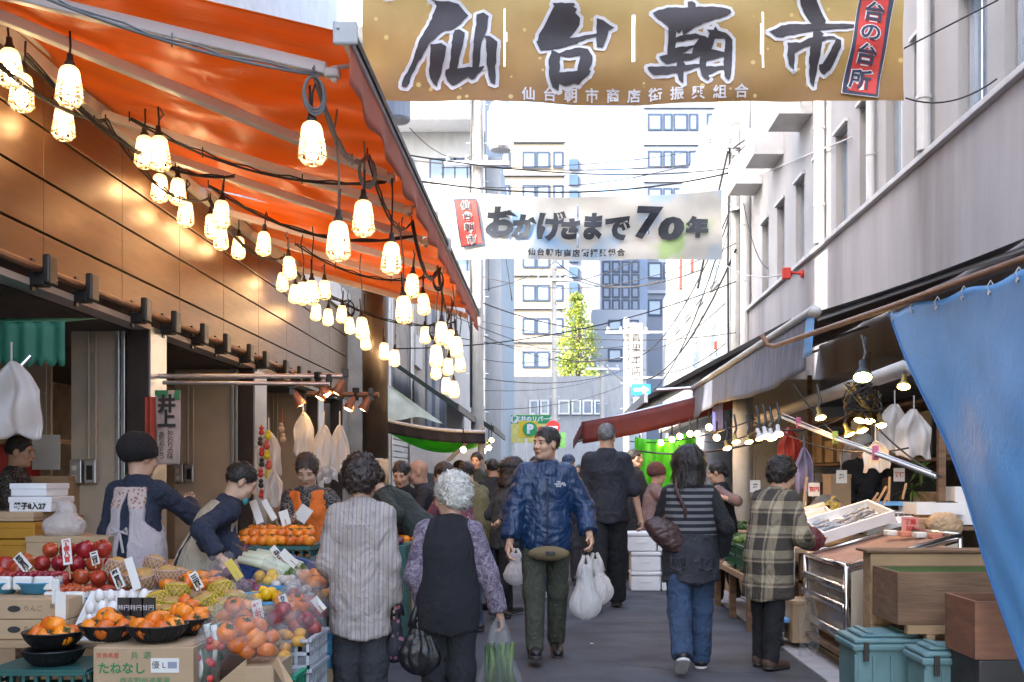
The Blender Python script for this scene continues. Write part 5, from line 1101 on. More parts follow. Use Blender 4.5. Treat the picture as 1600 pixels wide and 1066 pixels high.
lamps = [(15,73,52),(36,112,46),(109,100,65),(100,163,40),(226,210,52),(248,210,54),(250,270,35),(278,277,38),(291,312,31),(347,311,44),(330,333,34),(345,352,34),(373,368,30),(413,360,38),(487,187,69),(568,310,57),(529,343,62),(612,376,51),
 (451,399,36),(442,424,26),(461,443,30),(474,439,36),(487,436,38),(507,436,31),(495,473,24),(513,481,23),(535,476,28),(545,494,23),(565,494,35),(570,519,22),(645,426,38),(661,457,34),(630,460,44),(664,509,27),(690,501,36),(681,537,36),(682,565,22),(600,534,22),(617,545,22),(713,524,33),(704,514,31),(718,553,28),(701,558,28),(697,588,25),(709,594,23)]
wall_l, front_l = [], []
for (px, py, h) in lamps:
    Y = min(.232*1600/h, 3.22*1600/(865-px), 13.6); p = P(px, py, Y); (wall_l if p.x < -2.1 else front_l).append((Y, p))
for nm, lst, ds in (("bronze wall", wall_l, "beside the bronze wall"), ("awning edge", front_l, "below the awning's street edge")):
    lst.sort(key=lambda q: q[0])
    for i, (Y, p) in enumerate(lst):
        t = clone(PR, "lamp", make_lamp); t.location = (p.x, p.y, p.z-.015); t.rotation_euler = (rng.uniform(-.08, .08), rng.uniform(-.08, .08), rng.uniform(0, 6))
        tag(t, f"caged lit bulb {ds}, {ORD[i]} from the near end", "lamp", "caged work lamps under the orange awnings")
        x = max(-3.3, min(-1.1, p.x)); top = zaw(x)-.1+(0 if Y < 13.7 else 0); dz = top-(p.z+.05)
        if dz < .1: continue
        sx = rng.uniform(-.03, .03); pts = [(p.x, p.y, p.z+.05), (p.x+.004, p.y, p.z+.05+dz*.4), (p.x+sx, p.y+sx, p.z+.05+dz*.75), (x+sx*.3, p.y, top)]
        b = MB(); b.tube(pts, .0065, 6); b.build("cord", m_gcable if i % 3 else m_wire, t, True, world=True) if False else None
        c = MB(); c.tube(pts, .0065, 6); o = mobj("cord", [tuple(Vector(v)-Vector(t.location)) for v in c.V], c.F, m_gcable if i % 3 else m_wire, t, None, True, world=False); o.rotation_euler = t.rotation_euler.to_matrix().inverted().to_euler()
# sagging supply cables with loops and ties under the awning
sup = [((-3.2, 4.6, 3.95), (-1.25, 5.35, 3.45), .12), ((-3.2, 5.0, 3.9), (-3.15, 7.2, 3.85), .18), ((-3.15, 7.2, 3.85), (-3.1, 9.2, 3.85), .2), ((-3.1, 9.2, 3.85), (-3.0, 11.4, 3.8), .2), ((-3.0, 11.4, 3.8), (-2.7, 13.6, 3.7), .15),
       ((-1.25, 5.35, 3.45), (-1.2, 6.6, 3.42), .2), ((-1.2, 6.6, 3.42), (-1.15, 8.3, 3.42), .22), ((-1.15, 8.3, 3.42), (-1.15, 10.2, 3.42), .25), ((-1.15, 10.2, 3.42), (-1.2, 12.2, 3.42), .25), ((-1.2, 12.2, 3.42), (-1.6, 13.6, 3.4), .2),
       ((-2.9, 7.0, 3.8), (-1.2, 7.3, 3.45), .15), ((-2.9, 8.6, 3.8), (-1.2, 8.9, 3.45), .2), ((-2.6, 10.3, 3.7), (-1.2, 10.6, 3.45), .18), ((-3.2, 6.2, 3.9), (-2.5, 8.0, 3.7), .22), ((-2.8, 12, 3.6), (-1.3, 13.5, 3.4), .2)]
for i, (a, c, d) in enumerate(sup):
    b = MB(); pts = sag(a, c, d, 18); b.tube(pts, .012 if i % 2 else .008, 6); b.tube([p+Vector((.012, 0, .012+.01*math.sin(k*2.1+i))) for k, p in enumerate(pts)], .006, 5)
    for k in (0, 5, 12): b.tube([pts[k]-Vector((0, 0, .02)), pts[k]+Vector((0, 0, .05))], .005, 5)
    if i in (0, 4, 5, 7, 9):
        e = pts[-1]
        for r in (.085, .1, .093): b.tube([e+Vector((r*.5*math.sin(q), r*.35*math.sin(q), -r+r*math.cos(q)-.01)) for q in [j*.393 for j in range(17)]], .007, 6, caps=False)
    tag(b.build("supply_cable", m_gcable if i in (0, 5) else m_wire, smooth=True), f"sagging bundled lamp cable under the orange awnings, {ORD[i]} length of the wiring", "cable", "lamp wiring under the awnings")

# clip lamps on the double pipe
pp = empty("lamp_pipe", P(400, 594, 8.8), 0, "pair of thin pipes carrying clip lamps across the shop bay", "pipe")
pp["label"] = "double steel pipe carrying clip lamps across the open shop bay"
b = MB(); b.tube([P(250, 588, 8.8), P(542, 588, 8.8)], .022, 10); b.build("upper_pipe", m_alu, pp); b = MB(); b.tube([P(255, 598, 8.75), P(515, 600, 8.75)], .018, 10); b.build("lower_pipe", m_alu, pp)
b = MB(); b.tube([P(480, 616, 9.6), P(592, 617, 9.6)], .025, 10); b.build("far_pipe", m_copper, pp)
m_warm = M("lit_warm_lens", (1, .55, .18), .4, bump=0, emit=11, var=0); m_lime_l = M("lit_lime_lens", (.8, 1, .25), .4, bump=0, emit=4, var=0)
def make_clip(col):
    def mk():
        t = empty("clip_lamp"); b = MB(); b.box((-.025, -.03, -.01), (.025, .03, .06), bev=.006); b.box((-.02, -.02, -.06), (.02, .02, -.012)); b.build("clamp", col, t)
        Mx = Matrix.Rotation(R(28), 4, 'Y'); b = MB(); b.lathe([(.018, -.03), (.03, -.06), (.034, -.1), (.055, -.17), (.052, -.172), (.03, -.105), (.0, -.07)], 16, (0, 0, 0), Mx); o = b.build("shade", M("lamp_shade_copper", (.35, .14, .08), .4, metal=.3) if col is m_black else m_white, t, True)
        b = MB(); b.lathe([(0, -.15), (.035, -.15), (.046, -.158), (.035, -.168), (0, -.172)], 14, (0, 0, 0), Mx); b.build("lens", m_warm, t, True); return t
    return mk
for i, (px, py, Y, rz, ds) in enumerate([(456, 606, 8.8, 3.4, "pointing down the bay"), (497, 592, 8.8, 2.8, "third from the pipe's free end"), (514, 596, 8.8, .4, "second from the pipe's free end"), (540, 588, 8.8, .2, "at the pipe's free end"), (556, 616, 9.6, .6, "on the short copper pipe, by the round column"), (580, 616, 9.6, .2, "on the short copper pipe, over the street")]):
    t = clone(PR, "clip", make_clip(m_black)); t.location = P(px, py, Y); t.rotation_euler = (0, 0, rz); tag(t, f"copper clip lamp {ds}", "lamp", "clip lamps over the fruit stall")

# ================================================================ fruit and the fruit stall
m_pers = M("persimmon_skin", (.78, .2, .015), .3, var=.22, vs=14, bump=.04, rnd=.16); m_calyx = M("persimmon_calyx", (.1, .1, .03), .8)
m_apple = M("apple_skin", (.36, .035, .02), .25, var=.5, vs=12, bump=.03, rnd=.35); m_stem = M("stem", (.07, .045, .02), .8)
m_pear = M("pear_skin", (.46, .27, .08), .55, var=.12, vs=20, bump=.1, rnd=.12); m_egg = M("egg_shell", (.8, .76, .72), .45, var=.03, bump=.05)
m_nety = M("yellow_foam_net", (.75, .6, .08), .7, transl=.3, bump=0); m_netp = M("pink_foam_net", (.75, .52, .42), .7, transl=.3, bump=0)
m_citrus = M("citrus_skin", (.72, .33, .02), .4, var=.1, vs=20, bump=.15, bs=180, rnd=.12); m_mush = M("garlic_skin", (.6, .53, .46), .6, var=.2, rnd=.2); m_plum = M("purple_skin", (.13, .03, .06), .35, rnd=.3); m_ypep = M("yellow_pepper_skin", (.75, .42, .01), .25, rnd=.1)
def make_pers():
    b = MB(); n = 20; prof = [(0, -.031), (.02, -.032), (.034, -.026), (.042, -.008), (.042, .01), (.034, .024), (.02, .030), (.008, .027), (0, .024)]; V = []
    for r, z in prof:
        for j in range(n):
            a = 2*math.pi*j/n; k = 1+.045*abs(math.cos(2*a))-.02; V.append((r*k*math.cos(a), r*k*math.sin(a), z))
    b.add(V, [(i*n+j, i*n+(j+1) % n, (i+1)*n+(j+1) % n, (i+1)*n+j) for i in range(len(prof)-1) for j in range(n)]); o = b.build("persimmon", m_pers, None, True); o.location = (0, 0, 0)
    c = MB()
    for k in range(4):
        a = k*math.pi/2+.4; c.poly([(0, 0, .03), (.013*math.cos(a-.6), .013*math.sin(a-.6), .034), (.022*math.cos(a), .022*math.sin(a), .033), (.013*math.cos(a+.6), .013*math.sin(a+.6), .034)], (0, 0, .002))
    c.tube([(0, 0, .028), (0, 0, .042)], .003, 5); c.V = [(x, y, z+.031) for x, y, z in c.V]; mobj("calyx", c.V, c.F, m_calyx, o, world=False); return o
def make_apple():
    b = MB(); b.lathe([(0, -.034), (.012, -.038), (.026, -.037), (.038, -.022), (.0435, .002), (.04, .022), (.028, .036), (.014, .038), (.005, .030), (0, .026)], 20); o = b.build("apple", m_apple, None, True); c = MB(); c.tube([(0, 0, .064), (.003, .002, .078), (.006, .003, .086)], .0018, 5); mobj("stalk", c.V, c.F, m_stem, o, world=False); return o
def make_pear(mn):
    def mk():
        b = MB(); b.lathe([(0, -.05), (.03, -.047), (.048, -.028), (.055, 0), (.05, .026), (.033, .043), (.014, .047), (.004, .042), (0, .04)], 20); o = b.build("net_pear", m_pear, None, True); c = MB()
        def pt(a, z): r = math.sqrt(max(.0, 1-(z/.055)**2))*.0565+.003; return (r*math.cos(a), r*math.sin(a), z+.05)
        for i in range(16):
            for s in (-1, 1): c.tube([pt(i*math.pi/8+s*k*.13, -.04+.0105*k) for k in range(7)], .0026, 4, caps=False)
        c.tube([pt(j*math.pi/10, .025) for j in range(21)], .004, 5, caps=False); mobj("foam_net", c.V, c.F, mn, o, None, True, world=False); return o
    return mk
def make_ball(nm, m, r, sq=1.0):
    def mk(): b = MB(); b.ball((0, 0, 0), r, 14, (1, 1, sq)); return b.build(nm, m, None, True)
    return mk
def make_egg(): b = MB(); b.lathe([(0, -.025), (.012, -.022), (.020, -.010), (.0215, 0), (.019, .014), (.011, .026), (.005, .0305), (0, .031)], 14); return b.build("egg", m_egg, None, True)
MK = {"pers": make_pers, "apple": make_apple, "peary": make_pear(m_nety), "pearp": make_pear(m_netp), "egg": make_egg, "citrus": make_ball("citrus", m_citrus, .03, .85), "garlic": make_ball("garlic_bulb", m_mush, .027, .9), "plum": make_ball("plum", m_plum, .03), "pepper": make_ball("yellow_pepper", m_ypep, .033, 1.1)}
CAT = {"pers": "persimmon", "apple": "apple", "peary": "pear", "pearp": "pear", "egg": "egg", "citrus": "citrus fruit", "garlic": "garlic", "plum": "plum", "pepper": "pepper"}
def fruit(k, p, label, group, tilt=.5, sc=1.0, r0=.035):
    o = clone(PR, k, MK[k]); p = Vector(p); o.rotation_euler = (rng.uniform(-tilt, tilt), rng.uniform(-tilt, tilt), rng.uniform(0, 6.3)); o.scale = (sc*rng.uniform(.88, 1.1),)*3
    h = Vector((0, 0, r0)); h.rotate(o.rotation_euler); o.location = p-h*o.scale[0]; return tag(o, label, CAT[k], group)
def card(px0, py0, px1, py1, Y, w, h, txt, mcol=None, label="", ink=None, stick=True, tilt=0):
    a = P(px0, py0, Y); c = P(px1, py1, Y-.03); t = empty("price_card", c, 0, label, "price card", "price cards on sticks"); d = (a-c).normalized(); q = Matrix.Translation(a) @ Matrix.Rotation(math.atan2(d.x, d.z)+tilt, 4, 'Y') @ Matrix.Rotation(R(-12), 4, 'X')
    b = MB(); b.box((-w/2, -.001, -h), (w/2, .001, 0), q); b.build("card", mcol or m_paper, t)
    if txt: text("\n".join(txt) if h > w*1.5 else txt, min(w*.8, h/len(txt)*.85) if h > w*1.5 else h*.55, ink or m_ink, q @ Matrix.Translation((0, -.003, -h/2)), t, offset=.002)
    b = MB(); b.tube([c, a-d*h*.6], .004, 5); b.build("stick", m_ply, t); return t

stand = empty("fruit_stand", (-2.2, 5.2, 0), 0, "stepped wooden fruit stand under the orange awning", "stand")
for (x0, x1, ya, yb, z) in ((-2.95, -1.28, 4.2, 4.62, .30), (-3.0, -1.3, 4.64, 5.06, .60), (-3.1, -1.35, 5.08, 5.9, .70), (-2.7, -1.45, 6.15, 7.1, .78)):
    b = MB(); b.box((x0, ya, z-.03), (x1, yb, z), bev=.004); b.build("shelf_board", m_ply, stand)
    for x in (x0+.03, x1-.07):
        for y in (ya+.02, yb-.06): b = MB(); b.box((x, y, 0), (x+.04, y+.04, z-.031)); b.build("leg", m_wood, stand)
# carton in front with lettering
ct = empty("fruit_carton", (-1.7, 4.4, .3), 0, "cardboard persimmon carton with green lettering under the black baskets", "carton")
x0, x1 = GX(145, 4.25), GX(302, 4.25); b = MB(); b.box((x0, 4.25, .302), (x1, 4.6, .64), bev=.006); b.build("box", m_card, ct)
b = MB(); b.box((x0+.01, 4.262, .6405), (x1-.01, 4.424, .6445)); b.box((x0+.01, 4.428, .6405), (x1-.01, 4.588, .6445)); b.build("flap", m_card, ct)
wd = x1-x0; Tm = lambda u, z: rot(loc=(x0+wd*u, 4.2475, z))
text("たねなし", .05, m_green, Tm(.29, .55), ct, offset=.0012); text("共  選", .034, m_green, Tm(.48, .605), ct); text("奈良県産", .024, m_red, Tm(.15, .605), ct); text("西吉野柿選果場", .03, m_green, Tm(.52, .5), ct)
b = MB(); b.box((x0+wd*.58, 4.2465, .535), (x0+wd*.86, 4.2495, .595)); b.build("sticker", m_paper, ct); text("優 L", .034, m_ink, rot(loc=(x0+wd*.66, 4.2455, .565)), ct); b = MB(); b.box((x0+wd*.75, 4.2452, .553), (x0+wd*.84, 4.2462, .58)); b.build("grade_block", M("grey_ink", (.3, .32, .4), .7), ct)
# black baskets
def make_basket():
    t = empty("black_basket"); b = MB(); n = 28; V = []; b.lathe([(0, .004), (.075, .004), (.105, .035), (.122, .066), (.129, .068), (.127, .074), (.118, .070), (.10, .037), (.073, .009), (0, .009)], n); b.build("bowl", m_black, t, True)
    b = MB(); [b.tube([(.078*math.cos(a), .078*math.sin(a), .004), (.109*math.cos(a), .109*math.sin(a), .035), (.126*math.cos(a), .126*math.sin(a), .068)], .0022, 4) for a in [i*.2244 for i in range(28)]]; b.build("rib", m_black, t); return t
bk = [("on the carton, end by the eggs", 172, 4.40, .646), ("on the carton, middle one", 246, 4.36, .65), ("half hidden behind the middle basket on the carton", 285, 4.55, .652), ("upper of two stacked on the dark teal crate", 84, 4.46, .605), ("lower of two stacked on the dark teal crate", 84, 4.42, .535)]
for ds, px, Y, z in bk:
    t = clone(PR, "basket", make_basket); t.location = (GX(px, Y), Y, z); t.rotation_euler = (0, 0, rng.uniform(0, 6)); tag(t, f"shallow black basket {ds}", "basket", "black fruit baskets")
    if "lower" in ds: continue
    k = 0
    nm = {172: "eggs-side basket on the carton", 246: "middle basket on the carton", 285: "hidden rear basket on the carton", 84: "basket on the teal crate"}[px]
    for (r, n, dz) in ((.072, 6, .06), (.02, 2, .098)):
        for j in range(n):
            a = j*2*math.pi/n+.3+px; fruit("pers", (GX(px, Y)+r*math.cos(a), Y+r*math.sin(a), z+dz), f"orange persimmon heaped in the {nm}, {ORD[k]} counting round", "persimmons in the black baskets", .9); k += 1
# teal crates
def crate(name, label, x0, x1, ya, yb, z0, z1, m, cat="crate", group=None, slots=True, rz=0, rx=0, open_=True):
    cx, cy = (x0+x1)/2, (ya+yb)/2; t = empty(name, (cx, cy, z0), rz, label, cat, group); t.rotation_euler = (rx, 0, rz); w, d, h = (x1-x0)/2, (yb-ya)/2, z1-z0; b = MB(); th = .012
    def wall(p0, p1, n):
        p0, p1 = Vector(p0), Vector(p1); d_ = (p1-p0); L_ = d_.length; d_.normalize(); nrm = Vector((d_.y, -d_.x, 0)); q = Matrix((( d_.x, nrm.x, 0, p0.x), (d_.y, nrm.y, 0, p0.y), (0, 0, 1, 0), (0, 0, 0, 1)))
        if slots:
            b.box((0, -th, h*.86), (L_, 0, h), q); b.box((0, -th, 0), (L_, 0, h*.12), q); b.box((0, -th, h*.44), (L_, 0, h*.56), q); k = max(3, int(L_/.05))
            for i in range(k+1): xx = (L_-.014)*i/k; b.box((xx, -th*.8, h*.12), (xx+.014, -th*.1, h*.86), q)
            b.box((0, 0, h*.9), (L_, .012, h), q)
        else: b.box((0, -th, 0), (L_, 0, h), q, bev=.003); b.box((0, 0, h*.88), (L_, .012, h), q); [b.box((L_*i/5, 0, 0), (L_*i/5+.015, .01, h*.88), q) for i in range(1, 5)]
    wall((-w, -d, 0), (w, -d, 0), 0); wall((w, -d, 0), (w, d, 0), 0); wall((w, d, 0), (-w, d, 0), 0); wall((-w, d, 0), (-w, -d, 0), 0)
    if not open_: b.box((-w, -d, h), (w, d, h+.01))
    o = mobj("shell", b.V, b.F, m, t, world=False); c = MB(); c.box((-w+.002, -d+.002, .004), (w-.002, d-.002, .016)); mobj("bottom", c.V, c.F, m, t, world=False); return t
X = lambda px, Y: GX(px, Y)
for i, (a, c, z0, z1) in enumerate(((0, 132, .302, .415), (0, 132, .418, .53))): crate("plastic_crate", f"dark teal plastic crate at the front corner of the stand, {'lower' if i == 0 else 'upper'} of two", X(-20, 4.3), X(138, 4.3), 4.28, 4.62, z0, z1, m_tealc, group="plastic produce crates", open_=False)
# brown cartons with handle holes behind the teal crate
for i, (z0, z1) in enumerate(((.602, .692), (.694, .79))):
    t = empty("brown_carton", (X(45, 4.75), 4.8, z0), 0, f"brown carton with an oval handle hole under the blue trays, {'lower' if i == 0 else 'upper'} of two", "carton", "brown cartons under the blue trays"); b = MB(); b.box((X(-25, 4.72), 4.7, z0), (X(110, 4.72), 5.0, z1), bev=.005); b.build("box", m_card, t)
    b = MB(); b.lathe([(0, 0), (.03, 0), (.03, .002), (0, .002)], 16, (X(22, 4.7), 4.7, (z0+z1)/2), Matrix.Rotation(R(90), 4, 'X'), 1, .5); b.build("handle_hole", m_dark, t); text("りんご", .03, m_wood, rot(loc=(X(52, 4.7), 4.697, (z0+z1)/2)), t); text("青森", .022, m_wood, rot(loc=(X(85, 4.7), 4.697, (z0+z1)/2+.01)), t)
# light blue trays with punnets
for i, px in enumerate((-5, 60, 108)):
    Y = 4.9; t = empty("blue_tray", (X(px, Y), Y, .792 if px < 100 else .72), 0, f"light blue plastic tray with white punnets, {ORD[i]} along the front of the apples", "tray", "light blue plastic trays"); z = .792 if px < 100 else .72; b = MB(); b.lathe([(0, .003), (.08, .003), (.1, .05), (.108, .052), (.1, .056), (.075, .01), (0, .01)], 24, (X(px, Y), Y, z), None, 1.05, .8); b.build("dish", m_lcrate, t, True)
    for j in range(2):
        x = X(px, Y)-.05+.1*j; q = empty("punnet", (x, Y, z+.02), 0, f"white punnet of red fruit in the {ORD[i]} blue tray, {'first' if j == 0 else 'second'} of its tray", "punnet", "white punnets in the blue trays"); b = MB(); b.box((x-.045, Y-.06, z+.02), (x+.045, Y+.05, z+.085), bev=.01); b.build("cup", m_paper, q); b = MB(); [b.ball((x-.03+.03*k, Y-.03+.03*l, z+.088), .018, 8) for k in range(3) for l in range(3)]; b.build("fruit_filling", m_apple, q, True)
# eggs
for r in range(4):
    for c in range(5):
        Y = 4.68+.052*r; x = X(128+18*c+(r % 2)*7, 4.7)
        fruit("egg", (x, Y, .63+.052*r), f"white egg in the egg display, {ORD[r]} row up, {ORD[c]} across", "white eggs", .12, 1.1, .025)
b = MB(); b.grid(lambda u, v: (X(112+100*u, 4.7), 4.66+.24*v, .602+.2*v), 2, 2); tag(thick(b.build("egg_tray", m_paper), .004), "white sloping tray under the eggs", "tray")
# apples
k = 0
for r in range(4):
    for j in range(5-(r > 2)):
        px = 60+27*j+13*(r % 2)+(6 if r > 1 else 0); Y = 5.12+.085*r; fruit("apple", P(px, 927-22*r+rng.uniform(-3, 3), Y), f"red apple in the open heap behind the trays, {ORD[r]} tier, {ORD[j]} across", "red apples on the stand", .5, rng.uniform(.95, 1.12)); k += 1
for j, (px, py, Y) in enumerate(((8, 886, 5.05), (30, 893, 5.0), (18, 905, 4.98), (40, 880, 5.1), (-5, 900, 5.0))): fruit("apple", P(px, py, Y), f"large dark apple at the stand's outer end, {ORD[j]} of five", "large dark apples", .5, 1.15)
for j in range(12): fruit("apple", (X(60+10*j, 5.2), 5.18+.22*rng.random(), .745), f"red apple at the base of the heap, {ORD[j]} along", "red apples on the stand", .5)
# net pears
for j, (px, py, Y) in enumerate(((186, 887, 5.25), (205, 905, 5.1), (242, 882, 5.25), (262, 898, 5.12), (278, 900, 5.2), (225, 905, 5.15))): fruit("pearp", P(px, py, Y), f"brown pear in a pink foam net, {ORD[j]} of the six by the aprons", "pears in pink foam nets", .5, 1.05, .05)
for j, (px, py, Y) in enumerate(((276, 925, 4.95), (268, 948, 4.8), (246, 940, 4.85), (238, 962, 4.7), (255, 965, 4.68), (346, 922, 4.95), (366, 938, 4.9), (348, 952, 4.75), (320, 945, 4.85), (300, 952, 4.75), (322, 965, 4.7))): fruit("peary", P(px, py, Y), f"brown pear in a yellow foam net, {ORD[j]} of eleven along the heap", "pears in yellow foam nets", .5, 1.1, .05)
# persimmons, loose heap beside the carton, bagged heap
for j, (px, py, Y) in enumerate(((300, 948, 4.65), (312, 958, 4.6), (305, 970, 4.55), (318, 975, 4.6), (292, 940, 4.7))): fruit("pers", P(px, py, Y), f"orange persimmon between the baskets and the pears, {ORD[j]} of five", "loose persimmons beside the pears", .8)
def blob(name, label, px, py, Y, rx, ry, rz, m, group=None, seed=1, cat="bag", tail=True):
    c = np.array(P(px, py, Y)); t = empty(name, Vector(c)-Vector((0, 0, rz)), 0, label, cat, group)
    V, F = net(lambda Q: (smin(ell(Q, c, (rx, ry, rz)), rcone(Q, c+[0, 0, rz*.8], c+[.01, 0, rz*1.35], rx*.25, rx*.45), .05) if tail else ell(Q, c, (rx, ry, rz))), c-np.array([rx, ry, rz])*1.7-.02, c+np.array([rx, ry, rz])*1.9+.02, max(.007, rx/14)); V = folds(V, F, rx*.1, (28, 28, 22), seed); mobj("film", V, F.tolist(), m, t, None, True); return t
for g, (px, py, Y) in enumerate(((372, 955, 4.55), (388, 985, 4.4), (360, 995, 4.38), (405, 1005, 4.4))):
    blob("bagged_persimmons", f"clear bag of persimmons heaped right of the yellow nets, {ORD[g]} bag from the top".replace("right of", "beside"), px, py, Y, .1, .09, .075, m_clear, "clear bags of persimmons", g)
    for j, (dx, dy, dz) in enumerate(((-.045, -.03, 0), (.04, -.03, 0), (0, -.04, .045), (0, .04, .0), (-.03, .03, .045), (.04, .03, .04))): c = P(px, py, Y); fruit("pers", (c.x+dx, c.y+dy, c.z+dz-.02), f"persimmon inside the {ORD[g]} clear bag from the top, {ORD[j]} of six", "bagged persimmons", .8)
for g, (px, py, Y) in enumerate(((445, 960, 5.0), (480, 975, 4.95), (462, 935, 5.2), (488, 950, 5.2))):
    blob("bagged_apples", f"clear bag of pinkish apples at the stand's street end, {ORD[g]} bag", px, py, Y, .085, .08, .075, m_clear, "clear bags of apples", g+5)
    for j, (dx, dy, dz) in enumerate(((-.04, -.03, 0), (.04, -.02, 0), (0, -.03, .04), (0, .04, .0))): c = P(px, py, Y); fruit("apple", (c.x+dx, c.y+dy, c.z+dz-.02), f"apple inside the {ORD[g]} clear bag at the street end, {ORD[j]} of four", "bagged apples", .8, .95)
for g, (px, py, Y) in enumerate(((455, 992, 4.75), (432, 1015, 4.6))):
    blob("bagged_citrus", f"clear bag of small orange citrus above the green basket, {'upper' if g == 0 else 'lower'} bag", px, py, Y, .075, .07, .06, m_clear, "clear bags of citrus", g+9)
    for j in range(7): c = P(px, py, Y); a = j*.9; fruit("citrus", (c.x+.045*math.cos(a), c.y+.04*math.sin(a), c.z-.02+.03*(j % 2)), f"small citrus in the {'upper' if g == 0 else 'lower'} clear bag, {ORD[j]} of seven", "bagged citrus", .5)
for g, (px, py) in enumerate(((335, 1005), (318, 1040))):
    t = blob("bagged_vegetables", f"clear bag of greens and red radish beside the carton, {'upper' if g == 0 else 'lower'} bag", px, py, 4.35, .07, .06, .1, m_clear, "clear bags of mixed vegetables", g+12)
    c = P(px, py, 4.35); b = MB(); b.mi = 0
    for j in range(9): a = rng.uniform(0, 6); b.mi = j % 2; b.tube([c+Vector((.03*math.cos(a), .02*math.sin(a), -.07)), c+Vector((.02*math.cos(a+1), .02*math.sin(a), 0)), c+Vector((.04*math.cos(a), .02*math.sin(a), .08))], .012, 6, r1=.018)
    b.build("greens", [m_leafd, m_paper], t, True); b = MB(); [b.ball(c+Vector((rng.uniform(-.04, .04), -.03, rng.uniform(-.08, .06))), .017, 8) for j in range(4)]; b.build("radish", m_red, t, True)
for g, (px, py, Y, kd, n) in enumerate(((488, 905, 5.5, "pers", 5), (470, 925, 5.4, "garlic", 6), (352, 898, 5.5, "plum", 6), (330, 905, 5.45, "pers", 5), (505, 930, 5.5, "citrus", 6), (418, 905, 5.65, "pepper", 5), (455, 945, 5.1, "pers", 5))):
    c = P(px, py, Y); blob("produce_bag", f"small clear bag of {CAT[kd]} pieces laid among the trays, {ORD[g]} from the rear", px, py, Y, .085, .075, .06, m_clear, "small clear produce bags", g+20)
    for j in range(n): a = j*2*math.pi/n; fruit(kd, (c.x+.045*math.cos(a), c.y+.04*math.sin(a), c.z-.01+.03*(j % 2)), f"{CAT[kd]} inside the {ORD[g]} small clear produce bag from the rear, {ORD[j]} round", f"{CAT[kd]} in small clear bags", .6, .95)
for j, (px, py, Y) in enumerate(((262, 912, 5.1), (275, 907, 5.15), (290, 910, 5.1), (300, 903, 5.2), (283, 900, 5.22), (312, 912, 5.1))): fruit("pers", P(px, py, Y), f"orange persimmon between the pink and yellow nets, {ORD[j]} of six", "persimmons between the nets", .8)
# garlic, plums, peppers in light blue trays
for i, (px, py, Y, kd, n) in enumerate(((445, 915, 5.6, "garlic", 12), (418, 940, 5.25, "pepper", 8), (385, 925, 5.3, "plum", 8), (470, 905, 5.8, "garlic", 8))):
    c = P(px, py, Y); t = empty("shallow_tray", c-Vector((0, 0, .035)), 0, f"blue tray of {['garlic bulbs near the tilted crate', 'yellow peppers', 'dark red plums', 'garlic bulbs by the striped shirt'][i]} on the stand", "tray", "shallow blue trays"); b = MB(); b.lathe([(0, 0), (.09, 0), (.125, .045), (.118, .045), (.085, .008), (0, .008)], 20, c-Vector((0, 0, .035)), None, 1.1, .8); b.build("dish", m_lcrate, t, True)
    for j in range(n): a = j*2.4; r = .085*math.sqrt((j+.5)/n); fruit(kd, (c.x+r*1.05*math.cos(a), c.y+r*.75*math.sin(a), c.z+.012+.025*(r < .05)), f"{CAT[kd]} in the blue tray {['near the tilted crate', 'of yellow peppers', 'of dark red plums', 'by the striped shirt'][i]}, {ORD[j]} from the middle out", f"{CAT[kd]} in the blue trays", .6, 1, .03)
# persimmons on the rear teal tray
crate("plastic_crate", "dark teal slatted crate under the row of persimmons in front of the orange vest", X(372, 6.6), X(500, 6.6), 6.35, 6.85, .782, .91, m_tealc, group="plastic produce crates", open_=False)
for r in range(3):
    for j in range(9-r): fruit("pers", (X(378+14*j+6*r, 6.55), 6.42+.12*r, .955+.035*(r > 0)+.02*(r > 1)), f"persimmon on the teal tray before the orange vest, {ORD[r]} row back, {ORD[j]} along", "persimmons on the rear teal tray", .4)
# tilted blue crate with leek bags, tilted cartons
t = crate("blue_crate", "dark blue crate tipped towards the street, full of bagged leeks", X(395, 6.0), X(500, 6.0), 5.75, 6.15, .70, .84, m_bcrate, rz=-.25, slots=False); t.rotation_euler = (R(6), R(16), -.25)
for j in range(9):
    p0 = Vector((X(392, 6.0)+.012*(j % 2), 6.13-.045*j, .885+.02*(j % 3 == 1))); t = empty("bagged_leek", p0, 0, f"bagged pale leek lying in the tipped blue crate, {ORD[j]} from its upper end", "leek", "bagged leeks"); b = MB(); q = p0+Vector((.27, -.02-.01*(j % 3), -.085)); b.tube([p0, p0.lerp(q, .5)+Vector((0, 0, .015)), q], .022, 8, r1=.03); b.build("stalk", M("leek_white", (.55, .58, .42), .5, var=.3) if j == 0 else bpy.data.materials["leek_white"], t, True); b = MB(); b.tube([q, q+Vector((.05, -.04, -.03))], .026, 8, r1=.012); b.build("leaf", m_leafl, t, True)
for j, (px, py, Y) in enumerate(((345, 842, 6.5), (372, 850, 6.4), (398, 862, 6.3))):
    c = P(px, py, Y); t = empty("tilted_carton", c, 0, f"tilted wooden tray of red produce behind the stooping keeper, {ORD[j]} towards the street", "tray", "tilted wooden trays"); q = Matrix.Translation(c) @ Matrix.Rotation(-.35, 4, 'Z') @ Matrix.Rotation(R(20), 4, 'Y'); b = MB()
    for bx in (((-.13, -.09, -.06), (.13, .09, -.05)), ((-.13, -.09, -.049), (.13, -.08, .02)), ((-.13, .08, -.049), (.13, .09, .02)), ((-.13, -.079, -.049), (-.12, .079, .02)), ((.12, -.079, -.049), (.13, .079, .02))): b.box(*bx, q)
    b.build("box", m_wood, t); b = MB(); [b.ball(q @ Vector((rng.uniform(-.1, .1), rng.uniform(-.065, .065), -.015)), .024, 8) for _ in range(18)]; b.build("produce_filling", m_plum if j else m_apple, t, True)
